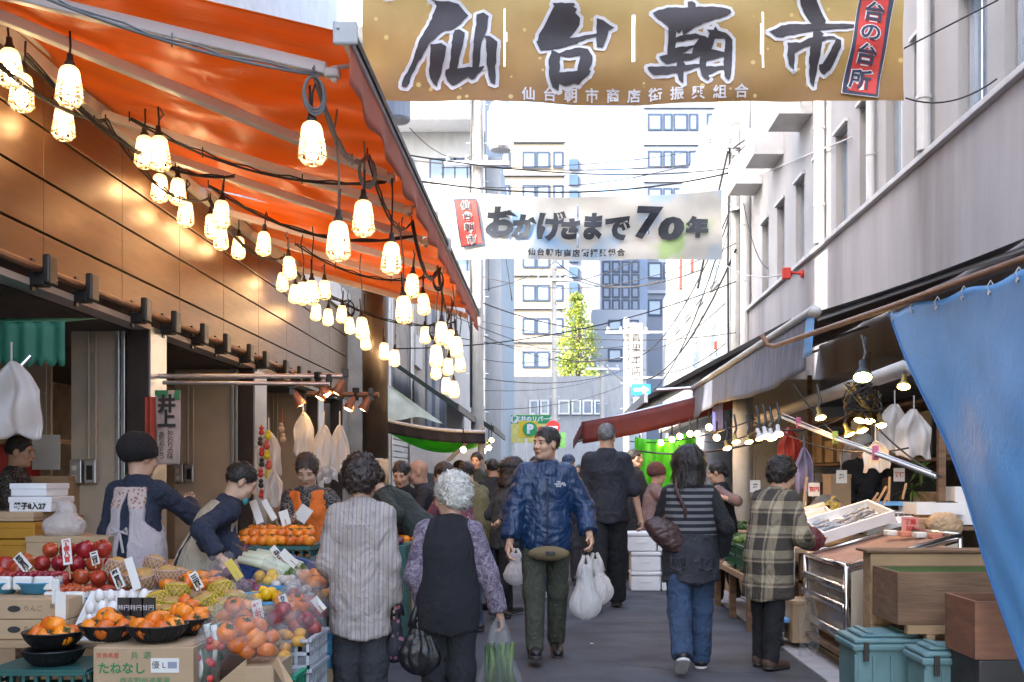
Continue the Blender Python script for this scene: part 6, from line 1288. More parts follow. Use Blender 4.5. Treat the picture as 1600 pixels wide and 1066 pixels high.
# low front: flap cartons, green basket, grey crates, light blue crate
t = empty("open_carton", (X(400, 4.35), 4.4, .302), 0, "open carton with a raised brown flap below the bagged persimmons", "carton"); b = MB(); b.box((X(372, 4.3), 4.3, .302), (X(428, 4.3), 4.6, .55), bev=.004); b.build("box", m_card, t); b = MB(); b.poly([(X(322, 4.25), 4.25, .45), (X(378, 4.25), 4.3, .58), (X(378, 4.25), 4.3, .3), (X(322, 4.25), 4.25, .3)], (.004, .01, 0)); b.poly([(X(420, 4.25), 4.3, .56), (X(428, 4.25), 4.3, .59), (X(470, 4.2), 4.15, .48), (X(462, 4.2), 4.12, .46)], (0, .006, .004)); b.build("flap", m_ply, t)
crate("green_basket", "bright green slatted basket under the small citrus bags", X(412, 4.55), X(462, 4.55), 4.5, 4.8, .302, .47, M("bright_green_plastic", (.02, .28, .15), .5), cat="basket")
for i, (z0, z1, m_) in enumerate(((.0, .15, m_black), (.152, .30, m_black), (.302, .46, M("light_grey_plastic", (.45, .46, .48), .5)), (.462, .60, bpy.data.materials.get("light_grey_plastic")))): crate("plastic_crate", f"{'black' if i < 2 else 'light grey'} slatted crate in the tower behind the striped shirt woman, {ORD[i]} up", X(440, 4.9), X(497, 4.9), 4.72, 5.1, z0, z1, m_ if m_ else m_alu, group="plastic produce crates")
crate("plastic_crate", "light blue plastic crate beside the grey trouser leg", X(490, 5.35), X(530, 5.35), 5.3, 5.6, .36, .5, m_lcrate, group="plastic produce crates", slots=False); b = MB(); b.box((X(486, 5.3), 5.28, 0), (X(532, 5.3), 5.62, .358), bev=.006); tag(b.build("stacked_carton", m_card), "plain brown carton holding up the light blue crate", "carton")
# rear of the stand near the glasses man
for i, (px, py, Y, m_) in enumerate(((620, 845, 8.2, m_card), (628, 880, 8.1, m_ply), (598, 850, 7.8, m_tealc), (560, 850, 7.6, m_card))):
    c = P(px, py, Y); t = empty("produce_box", (c.x, Y, 0), 0, f"produce box on the stall {['with persimmons behind the striped shirt', 'of pale wood by the paisley sleeve', 'dark teal one hidden behind the shirt', 'brown one in front of the orange vest'][i]}", "box"); b = MB(); b.box((c.x-.2, Y-.15, 0), (c.x+.2, Y+.2, c.z), bev=.008); b.build("box", m_, t); b = MB(); [b.ball((c.x+rng.uniform(-.17, .17), Y+rng.uniform(-.12, .17), c.z+.02), .035, 8, (1, 1, .8)) for _ in range(26)]; b.build("produce_filling", (m_pers, m_mush, m_plum, m_mush)[i], t, True)
# price cards
for i, a in enumerate([(103, 842, 110, 905, 5.05, .045, .13, "特価八百", "tall white price card with a red head among the apples"), (26, 868, 52, 900, 4.9, .05, .1, "四百円", "leaning price card at the outer dark apples"), (146, 862, 150, 888, 5.2, .04, .07, "二百", "small price card on top of the apple heap"), (178, 890, 190, 922, 4.95, .045, .1, "梨百円", "price card in front of the pink nets"), (200, 872, 222, 938, 4.85, .04, .16, "", "long bamboo-like price stick leaning over the eggs"), (300, 895, 314, 924, 4.85, .04, .09, "三百", "price card behind the first yellow nets"), (356, 876, 382, 914, 5.3, .045, .12, "", "yellow price stick by the stooping keeper"), (400, 938, 408, 985, 4.5, .045, .14, "柿五百", "white price card over the bagged persimmons"), (440, 930, 452, 965, 5.0, .04, .09, "りんご", "price card over the bagged apples"), (395, 782, 410, 825, 6.6, .05, .16, "", "white price card at the rear persimmon tray's inner end"), (412, 782, 436, 822, 6.6, .04, .15, "", "white price stick leaning over the rear persimmons"), (442, 798, 448, 822, 6.6, .06, .1, "", "pair of cards before the orange vest"), (490, 935, 505, 955, 5.0, .04, .08, "", "price card by the striped shirt's hem"), (425, 855, 445, 880, 5.9, .04, .12, "ねぎ", "price card standing in the leeks"), (440, 862, 470, 890, 5.8, .05, .12, "", "price card on the lower leeks")]):
    card(*a[:5], a[5], a[6], a[7], mcol=(M("yellow_card", (.7, .55, .1), .7) if i == 6 else None), label=a[8], ink=m_red if i in (0, 7) else m_ink)
# black sign cards by the eggs
for i, (px, s) in enumerate(((194, "柿"), (213, "特"), (232, "甘"))):
    c = P(px, 950, 4.5); t = empty("black_sign_card", c-Vector((0, 0, .04)), 0, f"small black sign card with white writing before the eggs, {ORD[i]} of three", "sign card", "black sign cards"); b = MB(); b.box((c.x-.03, 4.5, c.z-.05), (c.x+.03, 4.506, c.z+.045)); b.build("card", m_black, t); text(s+"円", .026, m_wink, rot(loc=(c.x, 4.496, c.z)), t); b = MB(); b.tube([c+Vector((0, .004, -.12)), c+Vector((0, .004, -.05))], .003, 5); b.build("stick", m_ply, t)
t = empty("clip_stand", P(85, 1000, 4.45), 0, "white plastic card stand rising from the basket of persimmons", "card stand"); b = MB(); b.tube([P(90, 1000, 4.46), P(88, 915, 4.5)], .008, 8); b.build("pole", m_white, t); b = MB(); b.box(tuple(P(86, 930, 4.5)-Vector((.012, .01, .04))), tuple(P(86, 930, 4.5)+Vector((.02, .01, .07))), bev=.006); b.build("clip", m_paper, t)
b = MB(); c = P(97, 950, 4.48); b.box((c.x-.025, 4.47, c.z-.05), (c.x+.02, 4.474, c.z+.07), Matrix.Identity(4)); b.build("card", m_paper, t)
# goods behind, against the first partition
def simple_box(name, label, px0, px1, py0, py1, Y, d, m, cat="box", group=None, bev=.006, txt=None):
    a = P(px0, py1, Y); c = P(px1, py0, Y); t = empty(name, ((a.x+c.x)/2, Y+d/2, a.z), 0, label, cat, group); b = MB(); b.box((a.x, Y, a.z), (c.x, Y+d, c.z), bev=bev); b.build("body", m, t); b = MB(); b.box((a.x-.004, Y-.004, c.z-.03), (c.x+.004, Y+d+.004, c.z+.006), bev=.004); b.build("lid", m, t)
    if txt: text(txt, (c.z-a.z)*.5, m_ink, rot(loc=((a.x+c.x)/2, Y-.006, (a.z+c.z)/2-.01)), t, offset=.002)
    return t
m_ytub = M("yellow_container", (.42, .2, .02), .45, var=.15)
simple_box("storage_tub", "yellow plastic container in the corner behind the apples, upper of two", -40, 54, 818, 842, 6.3, .4, m_ytub, "container", "yellow containers"); simple_box("storage_tub", "yellow plastic container in the corner behind the apples, lower of two", -40, 54, 845, 886, 6.3, .4, m_ytub, "container", "yellow containers")
simple_box("brown_box", "flat brown box on the yellow containers", -40, 52, 802, 815, 6.3, .4, m_card)
simple_box("long_carton", "long brown carton behind the apple heap", 40, 168, 840, 1093, 6.2, .35, m_card)
simple_box("lower_crate_box", "brown box carrying the yellow containers", -40, 38, 888, 1088, 6.3, .4, m_card)
simple_box("foam_box", "white foam box with black hand-written figures on the brown box", 14, 80, 778, 800, 6.4, .3, m_foam, txt="鍋子8入27"); simple_box("foam_box", "blank white foam box with a lid, topmost of its stack", 16, 72, 757, 776, 6.4, .3, m_foam, bev=.01)
blob("tied_bag", "tied translucent bag lying on the long carton", 100, 822, 6.3, .12, .1, .075, m_bag, seed=4)
# inside first bay: shelf, red curtain
b = MB(); b.box((-6.41, 9.0, 1.65), (-4.4, 9.4, 1.69)); tag(b.build("wall_shelf", m_ply), "bare wooden shelf inside the first shop bay", "shelf")
b = MB(); b.grid(lambda u, v: (-5.6+.9*u, 9.38+.02*math.sin(u*30), 1.65-.33*v), 30, 3); tag(thick(b.build("red_curtain", m_red), .004), "short dark red curtain under the wall shelf", "curtain")
simple_box("shop_carton", "orange brown carton inside the first shop bay", 40, 105, 745, 1003, 8.4, .4, m_card)
b = MB(); c = P(72, 705, 8.8); b.box((c.x-.12, 8.8, c.z-.16), (c.x+.12, 8.806, c.z+.14)); b.tube([(c.x, 8.803, c.z+.14), (c.x, 8.803, 2.58)], .003, 4); tag(b.build("notice_paper", m_paper), "pinned white notice paper inside the first shop bay", "notice")
# small green scalloped awning with a hanging white apron
t = empty("scalloped_awning", P(20, 530, 6.6), 0, "small green scalloped awning at the first shop bay", "awning"); Yn = 6.4
b = MB(); b.grid(lambda u, v: (X(-120+222*u, Yn), Yn+.5*(1-v), GZ(478, Yn)-.10*v), 30, 6); b.grid(lambda u, v: (X(-120+222*u, Yn), Yn+.01*math.sin(u*50), GZ(478, Yn)-.101-(.24+.04*abs(math.sin(u*40)))*v), 160, 6); thick(b.build("canopy", M("green_canvas", (.03, .17, .11), .6, transl=.2, var=.15), t, True), .003)
b = MB(); b.tube([P(-20, 628, 6.3), P(48, 556, 6.4)], .014, 8); b.build("stay", m_alu, t)
def hang_bag(name, label, px, py0, py1, Y, w, m, group=None, seed=1, cat="bag", handles=True):
    a = P(px, py0, Y); h = (py1-py0)/1600*Y; t = empty(name, (a.x, Y, a.z-h), 0, label, cat, group); b = MB()
    def f(u, v):
        k = .12+.88*min(1, v*2.6)**.8; x = a.x+(u-.5)*w*k; return (x, Y+.03*math.sin(u*14+seed)*k+.02*math.sin(v*9+u*6+seed)-.03*v*math.sin(u*3.14), a.z-h*v+.02*math.sin(u*11+seed)*v)
    b.grid(f, 24, 24); thick(b.build("sheet", m, t, True), .012); b = MB(); b.tube([a, a+Vector((0, 0, .12))], .006, 5); b.build("tie", m, t); return t
hang_bag("white_apron", "white apron hung at the small green scalloped awning", 18, 565, 682, 6.3, .34, m_bag, None, 1, "apron")
for i, (px, a, c, Y, w) in enumerate(((420, 675, 740, 8.6, .24), (474, 645, 710, 8.7, .22), (506, 665, 735, 8.5, .22), (531, 665, 740, 8.5, .2), (428, 735, 790, 8.4, .18), (512, 728, 752, 8.3, .2))): hang_bag("bag_bundle", f"bundle of pale carrier bags hung above the orange vest vendor, {ORD[i]} of six", px, a, c, Y, w*.78, m_bag, "hanging bundles of carrier bags", i)
# poster hanging on the first pier
p = P(262, 668, 8.3); t = empty("hanging_poster", p-Vector((0, 0, .3)), 0, "tall pale hanging poster with brush writing on the first pier", "poster"); b = MB(); b.grid(lambda u, v: (p.x-.1+.2*u+.06*v*0, 8.3+.015*math.sin(u*7+v*3), p.z+.3-.6*v), 10, 20); thick(b.build("sheet", M("poster_paper", (.5, .4, .37), .8), t, True), .002)
b = MB(); b.poly([(p.x-.1, 8.29, p.z+.3), (p.x+.1, 8.29, p.z+.3), (p.x+.1, 8.29, p.z+.22), (p.x-.1, 8.29, p.z+.26)], (0, .004, 0)); b.build("green_header", m_green, t); text("井上", .15, m_ink, rot(loc=(p.x, 8.275, p.z+.12)), t, vert=.8, offset=.006); text("こだわりの味", .055, m_ink, rot(loc=(p.x+.03, 8.275, p.z-.13)), t, vert=.8); text("ありがとう", .055, m_ink, rot(loc=(p.x-.04, 8.275, p.z-.15)), t, vert=.8)
b = MB(); b.grid(lambda u, v: (p.x-.2+.09*u, 8.34+.01*math.sin(u*9), p.z+.25-.55*v), 6, 10); tag(thick(b.build("red_streamer", M("red_orange_cloth", (.45, .07, .04), .7)), .003), "narrow red orange streamer beside the pale poster", "streamer")
# strings of charms
for i, (px, a, c, Y) in enumerate(((408, 662, 775, 8.5), (418, 668, 775, 8.45), (441, 640, 695, 8.5))):
    t = empty("charm_string", P(px, c, Y), 0, f"string of {['red and dark', 'yellow', 'short tan'][i]} charms hanging beside the second pier", "charm", "strings of charms"); b = MB(); b.tube([P(px, a, Y), P(px, c, Y)], .003, 4); b.build("string", m_red, t)
    for k in range(7 if i < 2 else 2): q = P(px+rng.uniform(-2, 2), (a+14+(c-a-14)*k/6) if i < 2 else c-8-16*k, Y); b = MB(); b.ball(q, .03 if i else .024, 8); b.ball(q+Vector((0, 0, .035)), .02, 8); b.build("charm", ([m_red, m_dark, m_orv], [M("charm_yellow", (.7, .5, .02), .6), M("charm_red", (.5, .08, .05), .6)], [m_card, m_card])[i][k % 2], t, True)
# round column, sheets and awnings on the far left
t = empty("round_column", (-2.42, 13.9, 0), 0, "thick dark round column at the end of the orange awnings", "column"); b = MB(); b.tube([(-2.42, 13.9, 1.62), (-2.42, 13.9, 4.6)], .17, 20); b.build("shaft", M("dark_column_paint", (.09, .075, .065), .4, var=.2, stain=.4), t, True); b = MB(); b.tube([(-2.42, 13.9, 0), (-2.42, 13.9, 1.18)], .175, 20); b.tube([(-2.42, 13.9, 1.2), (-2.42, 13.9, 1.6)], .178, 20); b.build("base_band", m_beige, t, True)
t = empty("lime_lined_awning", P(675, 665, 14.6), 0, "dark canvas awning with a lime green lining beyond the round column", "awning")
def fl(u, v): a = P(588, 655, 14.2).lerp(P(758, 676, 14.8), u); return (a.x, a.y+.02*math.sin(u*40)*v, a.z-.16*v-.05*math.sin(u*3.14))
b = MB(); b.grid(fl, 60, 5); thick(b.build("skirt", M("purple_grey_canvas", (.014, .013, .028), .7, transl=.1, var=.2), t, True), .004); b = MB(); b.tube([Vector(fl(u/20, 0))+Vector((0, -.01, .01)) for u in range(21)], .025, 8); b.build("rim", m_white, t, True)
b = MB(); b.grid(lambda u, v: tuple(Vector(fl(u, .7))+Vector((0, .03+1.9*v, -.02-.2*math.sin(min(1, v*3)*1.57)*math.sin(u*3.14)+.08*v))), 40, 14); thick(b.build("lining", m_lime, t, True), .004)
b = MB(); b.tube([P(755, 668, 14.8), P(700, 720, 14.8)], .03, 8); b.tube([(GX(752, 14.8), 14.9, 0), P(752, 676, 14.9)], .05, 8); b.tube([(GX(602, 14.2), 14.3, 0), P(602, 660, 14.3)], .03, 8); b.build("post", m_conc, t)
for i, (xa, za, xb, zb, ya, yb, ds) in enumerate(((-3.0, 3.55, -1.85, 2.75, 19.5, 24.5, "nearer one"), (-2.7, 3.4, -1.5, 2.62, 25, 31, "farther one"))):
    t = empty("dark_eave", (xa, ya, za), 0, f"sloping dark green eave over the far stalls, {ds}", "awning", "dark green eaves"); b = MB(); b.poly([(xa, ya, za), (xb, ya, zb), (xb, ya, zb-.09), (xa, ya, za-.09)], (0, yb-ya, 0)); b.build("slab", M("dark_green_sheet", (.025, .04, .03), .6, var=.2) if i == 0 else bpy.data.materials["dark_green_sheet"], t); b = MB(); b.box((xb, ya, zb-.12), (xb+.04, yb, zb+.02)); b.build("gutter", m_dark, t)
b = MB(); _a, _b, _c = P(572, 575, 15.4), P(596, 652, 15.2), P(692, 658, 16.2); b.grid(lambda u, v: tuple(_a.lerp(_b.lerp(_c, u), max(v, .02))+Vector((0, .04*math.sin(u*9+v*3), -.04*math.sin(u*8)*v))), 20, 14); tag(thick(b.build("pale_sheet", M("pale_green_sheet", (.72, .78, .74), .5, transl=.4)), .004), "pale translucent sheet slung behind the round column", "sheet")
b = MB(); b.grid(lambda u, v: (GX(640, 17)+1.2*u, 17+.03*math.sin(u*8), GZ(690, 17)-.45*v-.1*math.sin(u*3)), 14, 6); tag(thick(b.build("white_sheet", m_bag), .004), "white sheet hung low behind the lime lined awning", "sheet")
for i, (px, py, Y, ds) in enumerate(((724, 703, 14.2, "alone under the lime lining"), (755, 705, 15.5, "first by the awning post"), (764, 700, 16, "second by the awning post"), (768, 688, 18, "high by the awning post"))):
    t = empty("bare_bulb", P(px, py, Y), 0, f"bare warm bulb {ds}", "bulb", "bare bulbs at the lime lined awning"); b = MB(); b.ball(P(px, py, Y), .04, 10); b.build("glass", m_warm, t, True); b = MB(); b.tube([P(px, py, Y)+Vector((0, 0, .035)), P(px, py, Y)+Vector((0, 0, .3))], .008, 5); b.build("cord", m_wire, t)
for i, (x, ya) in enumerate(((-1.95, 10.2), (-1.9, 12.4), (-1.9, 15.5), (-1.85, 18.5))):
    t = empty("side_stall", (x-.4, ya, 0), 0, f"low vegetable stall on crates along the hall side, {ORD[i]} beyond the fruit stand", "stall", "low stalls on the hall side"); b = MB(); b.box((x-.9, ya-.7, 0), (x, ya+.7, .72), bev=.01); b.build("counter", m_card if i % 2 else m_tealc, t); b = MB(); [b.ball((x-.85+rng.random()*.8, ya-.65+1.3*rng.random(), .74), rng.uniform(.03, .055), 8) for _ in range(90)]; b.build("produce_filling", (m_leafl, m_pers, m_mush, m_leafd)[i], t, True)
# ================================================================ right-hand stall
# slate awning with its hanging skirt
t = empty("stall_awning", (2.2, 12.5, 2.75), 0, "slate grey stall awning with a drooping skirt along the stucco building", "awning")
def fa(u, v):
    y = 8.6+7.6*u; x = 4.18-1.98*v; s = -.05*math.sin(math.pi*v)+.015*math.sin(u*40+v*4); return (x, y, 3.45-.70*v+s)
b = MB(); b.grid(fa, 60, 14); thick(b.build("canopy", M("dark_canvas", (.075, .08, .10), .45, transl=.12, var=.2, vs=3, bump=.3, bs=8), t, True), .004)
b = MB(); b.grid(lambda u, v: (2.2-.03*v+.02*math.sin(u*34+v*2)*v, 8.9+7.3*u, 2.74-(.46+.05*math.sin(u*7))*v), 120, 8); thick(b.build("skirt", m_greyaw, t, True), .004)
b = MB(); b.grid(lambda u, v: (2.195-.03*v, 8.6+.3*u, 2.74-.36*v), 4, 6); thick(b.build("blue_end_strip", m_bluet, t, True), .004)
b = MB(); b.tube([(2.19, 8.6, 2.765), (2.19, 16.2, 2.765)], .035, 10); b.build("front_roll", m_white, t, True)
b = MB(); b.ball((2.2, 8.62, 2.74), .05, 10, (1, 2.2, 1)); b.build("rolled_end", m_pole, t, True)
for y in (8.75, 11, 13.5, 16):
    b = MB(); b.tube([(4.15, y, 3.35), (2.25, y, 2.70)], .02, 8); b.build("rafter", m_alu, t)
b = MB(); b.tube([(2.6, 7.4, 2.16), (2.6, 13.6, 2.08)], .062, 14); tag(b.build("white_pipe", m_white, smooth=True), "thick white pipe running under the slate awning", "pipe")
b = MB(); b.tube([(2.2, 10.6, 1.86), (2.2, 10.0, 1.95), (2.2, 8.2, 1.68), (2.2, 5.9, 1.35)], .014, 10); b.tube([(2.21, 9.9, 1.97), (2.21, 8.2, 1.70), (2.21, 6.0, 1.38)], .006, 6); tag(b.build("clothes_pole", m_alu, smooth=True), "thin grey pole sloping down towards the blue tarp", "pole")
for i, (y, z, m_) in enumerate(((9.2, 1.84, M("pink_peg", (.7, .15, .3), .5)), (8.0, 1.66, M("lime_peg", (.5, .6, .1), .5)), (7.0, 1.515, bpy.data.materials["pink_peg"]))):
    b = MB(); b.box((2.18, y-.012, z-.05), (2.22, y+.012, z+.05), None, .004); tag(b.build("clothes_peg", m_), f"{['pink peg high on', 'lime peg halfway down', 'pink peg low on'][i]} the thin sloping pole", "peg")
# rusty pipe and the blue tarp
b = MB(); b.tube([(2.08, 3.2, 2.24), (2.1, 6.4, 2.41), (2.1, 9.75, 2.60), (2.08, 9.95, 2.64), (2.02, 9.95, 2.74)], .022, 10); tag(b.build("rusty_pipe", m_copper, smooth=True), "rusty pipe with a hooked end carrying the blue tarp", "pipe")
t = empty("blue_tarp", (2.1, 5, .2), 0, "bright blue tarp hanging from the rusty pipe, its edge pulled diagonally", "tarp")
def ft(u, v):
    yl = 6.4-1.95*v; y = yl+(2.6-yl)*u; z = (2.405-.053*(6.4-y)-.03)*(1-v)+.28*v
    k = min(1, v*3+.15); return (2.1+(.014*math.sin(u*13+v*4)+.004*math.sin(u*41-v*9))*k*(.4+.6*v)+.05*math.sin(v*2.6+u*3)-.014*math.sin((u*1.4+v)*11)*(1-u), y, z-.012*math.sin(u*38)*(1-v))
b = MB(); b.grid(ft, 110, 60); thick(b.build("sheet", m_bluet, t, True), .004)
b = MB(); b.tube([Vector(ft(0, i/30))+Vector((0, .004, 0)) for i in range(31)], .008, 6); b.build("hem", M("tarp_hem", (.02, .16, .45), .5), t, True)
for i in range(7):
    p = Vector(ft(.012+i*.085, .02)); b = MB(); b.tube([p+Vector((-.012, .0, 0)), p+Vector((.012, 0, 0))], .012, 10); b.build("eyelet", m_alu, t)
    b = MB(); b.tube([p+Vector((-.008, 0, 0)), p+Vector((-.018, 0, .03)), p+Vector((0, 0, .06)), p+Vector((.018, 0, .03)), p+Vector((.008, 0, 0))], .004, 5); b.build("tie", m_white, t)
# lamps of the right stall
def refl(name, px, py, Y, r, label, m_sh, m_ln, tiltx=.5, rz=0, group="reflector lamps under the slate awning"):
    p = P(px, py, Y); t = empty(name, p, 0, label, "lamp", group); q = Matrix.Translation(p) @ Matrix.Rotation(rz, 4, 'Z') @ Matrix.Rotation(-tiltx, 4, 'X'); k = r/.06
    b = MB(); b.lathe([(0, .115*k), (.022*k, .11*k), (.024*k, .05*k), (.03*k, .04*k), (.052*k, .01*k), (.06*k, -.012*k), (.058*k, -.014*k), (.02*k, .02*k)], 16, (0, 0, 0), q.to_3x3().to_4x4()); b.V = [tuple(Vector(v)+p) for v in b.V]; b.build("reflector", m_sh, t, True)
    b = MB(); b.lathe([(0, -.02*k), (.03*k, -.018*k), (.055*k, -.008*k), (.05*k, -.002*k), (0, .0)], 16, (0, 0, 0), q.to_3x3().to_4x4()); b.V = [tuple(Vector(v)+p) for v in b.V]; b.build("lens", m_ln, t, True)
    a = q @ Vector((0, 0, .11*k)); b = MB(); b.tube([a, a+Vector((.02, 0, .06)), a+Vector((0, .03, .2))], .012, 6); b.build("stem", m_black, t); return t
m_gold = M("gold_reflector", (.45, .3, .07), .3, metal=.8)
refl("flood_lamp", 1348, 588, 7.6, .075, "large lime-lit black flood lamp beside the blue tarp", m_black, m_lime_l, .55, -.3)
refl("reflector_lamp", 1282, 652, 8.6, .05, "single gold reflector lamp between the flood lamp and the white shades", m_gold, m_warm, .5, .2)
refl("reflector_lamp", 1412, 603, 7.4, .05, "gold reflector lamp tucked at the blue tarp's edge", m_gold, m_warm, .5, -.4)
for i, (px, py, lit, ds) in enumerate(((1344, 656, 1, "glaring one of two, nearer the plaid coat"), (1358, 657, 1, "glaring one of two, nearer the tarp"), (1376, 664, 0, "at the cluster's tarp side"), (1347, 672, 0, "hanging lowest in the middle of the cluster"), (1327, 678, 0, "at the cluster's plaid coat side"))):
    refl("reflector_lamp", px, py, 8.3+.05*i, .052, f"clustered gold reflector lamp above the vendor, {ds}", m_gold, m_warm, .45, (i-2)*.4)
for i, (px, py) in enumerate(((1188, 684), (1197, 681), (1206, 684), (1216, 678))): refl("shade_lamp", px, py, 8.9, .048, f"white shaded lamp above the plaid coat woman, {ORD[i]} towards the tarp", m_white, m_warm, .5, .5-.2*i, "white shaded lamps")
for i, (px, py) in enumerate(((1150, 690), (1170, 690), (1136, 700))): refl("reflector_lamp", px, py, 10.2, .045, f"small gold reflector lamp beyond the white shades, {ORD[i]} of three", m_gold, m_warm, .5, .2)
t = empty("cable_tangle", P(1345, 640, 8.2), 0, "tangle of lamp cables knotted above the gold reflector lamps", "cable"); b = MB(); c = P(1348, 632, 8.3)
for k in range(14): b.mi = k % 3 == 0; b.tube([c+Vector((.16*math.sin(q*(1+k % 3)+k)*(.5+.5*rng.random()), .08*math.cos(q+k), .12*math.cos(q*1.3+k*2)+.06)) for q in [j*.5 for j in range(12)]], .005, 5)
b.tube([c+Vector((0, 0, .1)), c+Vector((.02, 0, .55))], .015, 6); b.build("loops", [m_wire, m_gold], t, True)
for i, (a, c, d) in enumerate((((1180, 660, 9.5), (1340, 640, 8.4), .12), ((1215, 672, 9), (1420, 700, 8), .1), ((1100, 690, 12), (1200, 665, 9.3), .06), ((1345, 640, 8.3), (1470, 745, 7), .05), ((1240, 600, 9), (1320, 690, 8.5), .05))): rope("lamp_cable", f"thin black cable under the slate awning, {ORD[i]} of the stall wiring", P(*a), P(*c), d, .007, m_wire, "cable", "stall wiring")
# hanging bags
for i, (px, a, c, Y, w, m_, ds) in enumerate(((1398, 632, 705, 8.9, .3, m_bag, "white bag bundle beside the cable tangle"), (1428, 640, 715, 8.7, .3, m_bag, "white bag bundle at the blue tarp's edge"), (1234, 668, 735, 9.6, .2, M("red_bag", (.6, .09, .06), .45, transl=.4), "red bag hanging above the plaid coat woman's hands"), (1256, 700, 770, 9.4, .16, M("lavender_bag", (.5, .44, .6), .4, transl=.4), "lavender bag hanging by the red one"), (1368, 690, 735, 8.0, .2, m_bag, "crumpled white bag pegged in front of the vendor"), (1330, 690, 745, 10.8, .25, m_bag, "white bag hanging behind the vendor"))): hang_bag("hanging_bag", ds, px, a, c, Y, w, m_, "bags hanging in the slate awning stall", i)
# dark inside of the stall
t = empty("stall_rack", (3.9, 11, 0), 0, "dark rack crammed with boxes at the back of the slate awning stall", "rack")
for x, y in ((3.35, 8.9), (3.35, 11), (3.35, 13.5)): b = MB(); b.box((x, y, 0), (x+.06, y+.06, 2.7)); b.build("upright", m_wood, t)
for z in (.9, 1.5, 2.05): b = MB(); b.box((3.41, 8.7, z), (4.19, 14, z+.03)); b.build("shelf", m_wood, t)
k = 0
for z in (.94, 1.54):
    for y in np.arange(8.8, 13.8, .55):
        h = rng.uniform(.2, .48); d = rng.uniform(.3, .5); b = MB(); b.box((3.45, y, z), (3.45+.5, y+d, z+h), bev=.008); tag(b.build("stored_carton", rng.choice((m_card, m_card, m_foam, m_ply, m_dark))), f"carton stored on the {'lower' if z < 1 else 'upper'} shelf of the dark rack, {ORD[k % 10]} along", "carton", "cartons on the dark rack"); k += 1
b = MB(); b.box((3.0, 16.1, .03), (4.19, 16.3, 2.9)); tag(b.build("stall_partition", m_conc), "grey partition at the far end of the slate awning stall", "partition")
simple_box("leaning_carton", "tall orange brown carton beside the vendor's apron", 1298, 1330, 742, 962, 10.0, .3, m_card)
blob("grey_sack", "slumped grey sack beyond the plaid coat woman's hands", 1290, 806, 9.6, .16, .14, .19, M("grey_sackcloth", (.25, .24, .22), .85), seed=3, tail=False)
b = MB(); c = P(1160, 0, 9.9); b.tube([(2.42, 13.1, 0), (2.42, 13.1, 2.6)], .13, 16); tag(b.build("stall_post", m_pole, smooth=True), "pale round post between the striped shopper and the plaid coat", "post")
# display tables
t = empty("display_table", (2.6, 9.2, 0), 0, "long market table full of fish and vegetables behind the plaid coat woman", "table")
b = MB(); b.box((1.95, 8.25, .74), (3.25, 10.3, .78)); b.build("tabletop", m_ply, t); b = MB(); b.box((2.0, 8.3, .49), (3.2, 10.2, .515)); b.build("lower_shelf", m_ply, t)
for x in (2.0, 3.15):
    for y in (8.3, 10.2): b = MB(); b.box((x, y, 0), (x+.06, y+.06, .739)); b.build("leg", m_wood, t)
b = MB(); b.grid(lambda u, v: (1.94+.006*math.sin(u*40), 8.24+2.06*u, .782-.3*v), 60, 4); thick(b.build("cover_sheet", m_bag, t, True), .004)
def tray(name, label, c, w, d, h, m, rx=0, rz=0, ry=0, group=None, fill=None, cat="tray", th=.02):
    t = empty(name, c, 0, label, cat, group); q = Matrix.Translation(c) @ Matrix.Rotation(rz, 4, 'Z') @ Matrix.Rotation(ry, 4, 'Y') @ Matrix.Rotation(rx, 4, 'X'); b = MB()
    for bx in (((-w/2, -d/2, 0), (w/2, d/2, th)), ((-w/2, -d/2, th), (w/2, -d/2+th, h)), ((-w/2, d/2-th, th), (w/2, d/2, h)), ((-w/2, -d/2+th, th), (-w/2+th, d/2-th, h)), ((w/2-th, -d/2+th, th), (w/2, d/2-th, h))): b.box(*bx, q)
    b.build("box", m, t)
    if fill:
        m_, r, n, sc = fill
        if m_ is m_fish:
            for _ in range(n):
                p = q @ Vector((rng.uniform(-.36, .36)*w, rng.uniform(-.4, .4)*d, th+.02)); a_ = rng.uniform(-.4, .4); dv = (q.to_3x3() @ Vector((math.cos(a_), math.sin(a_), 0)))*.075; f_ = MB(); f_.tube([p-dv, p-dv*.7, p-dv*.1, p+dv*.5, p+dv*.72, p+dv], [.002, .012, .02, .012, .005, .014], 8); f_.build("fish", m_fish, t, True)
            return t
        b = MB()
        for _ in range(n): b.ball(q @ Vector((rng.uniform(-.42, .42)*w, rng.uniform(-.42, .42)*d, th+r*.6)), r, 8, sc)
        b.build("fish_filling" if "fish" in label else "produce_filling", m_, t, True)
    return t
m_fish = M("silver_fish", (.22, .25, .3), .25, metal=.3, var=.3); m_salm = M("salmon_flesh", (.6, .22, .14), .4, var=.2)
tray("foam_tray", "white foam tray of silver fish tilted towards the plaid coat woman", P(1325, 822, 8.3), .62, .42, .09, m_foam, R(12), .15, R(-16), "white foam trays", (m_fish, .035, 26, (2.2, .8, .6)))
tray("foam_tray", "shallow white foam tray lying flat under the blue basket", P(1390, 828, 8.5), .5, .4, .08, m_foam, R(4), 0, R(-4), "white foam trays", (m_fish, .03, 12, (2, .8, .6)))
tray("foam_tray", "white foam tray with a bag of fish at the blue tarp's edge", P(1455, 803, 8.9), .42, .4, .1, m_foam, 0, .05, 0, "white foam trays", (m_dark, .08, 1, (1.6, 1.1, .6)))
tray("foam_tray", "white foam tray of shellfish at the table's street corner", P(1262, 818, 8.7), .4, .4, .09, m_foam, R(8), -.1, R(-8), "white foam trays", (m_mush, .022, 40, (1.3, 1, .8)))
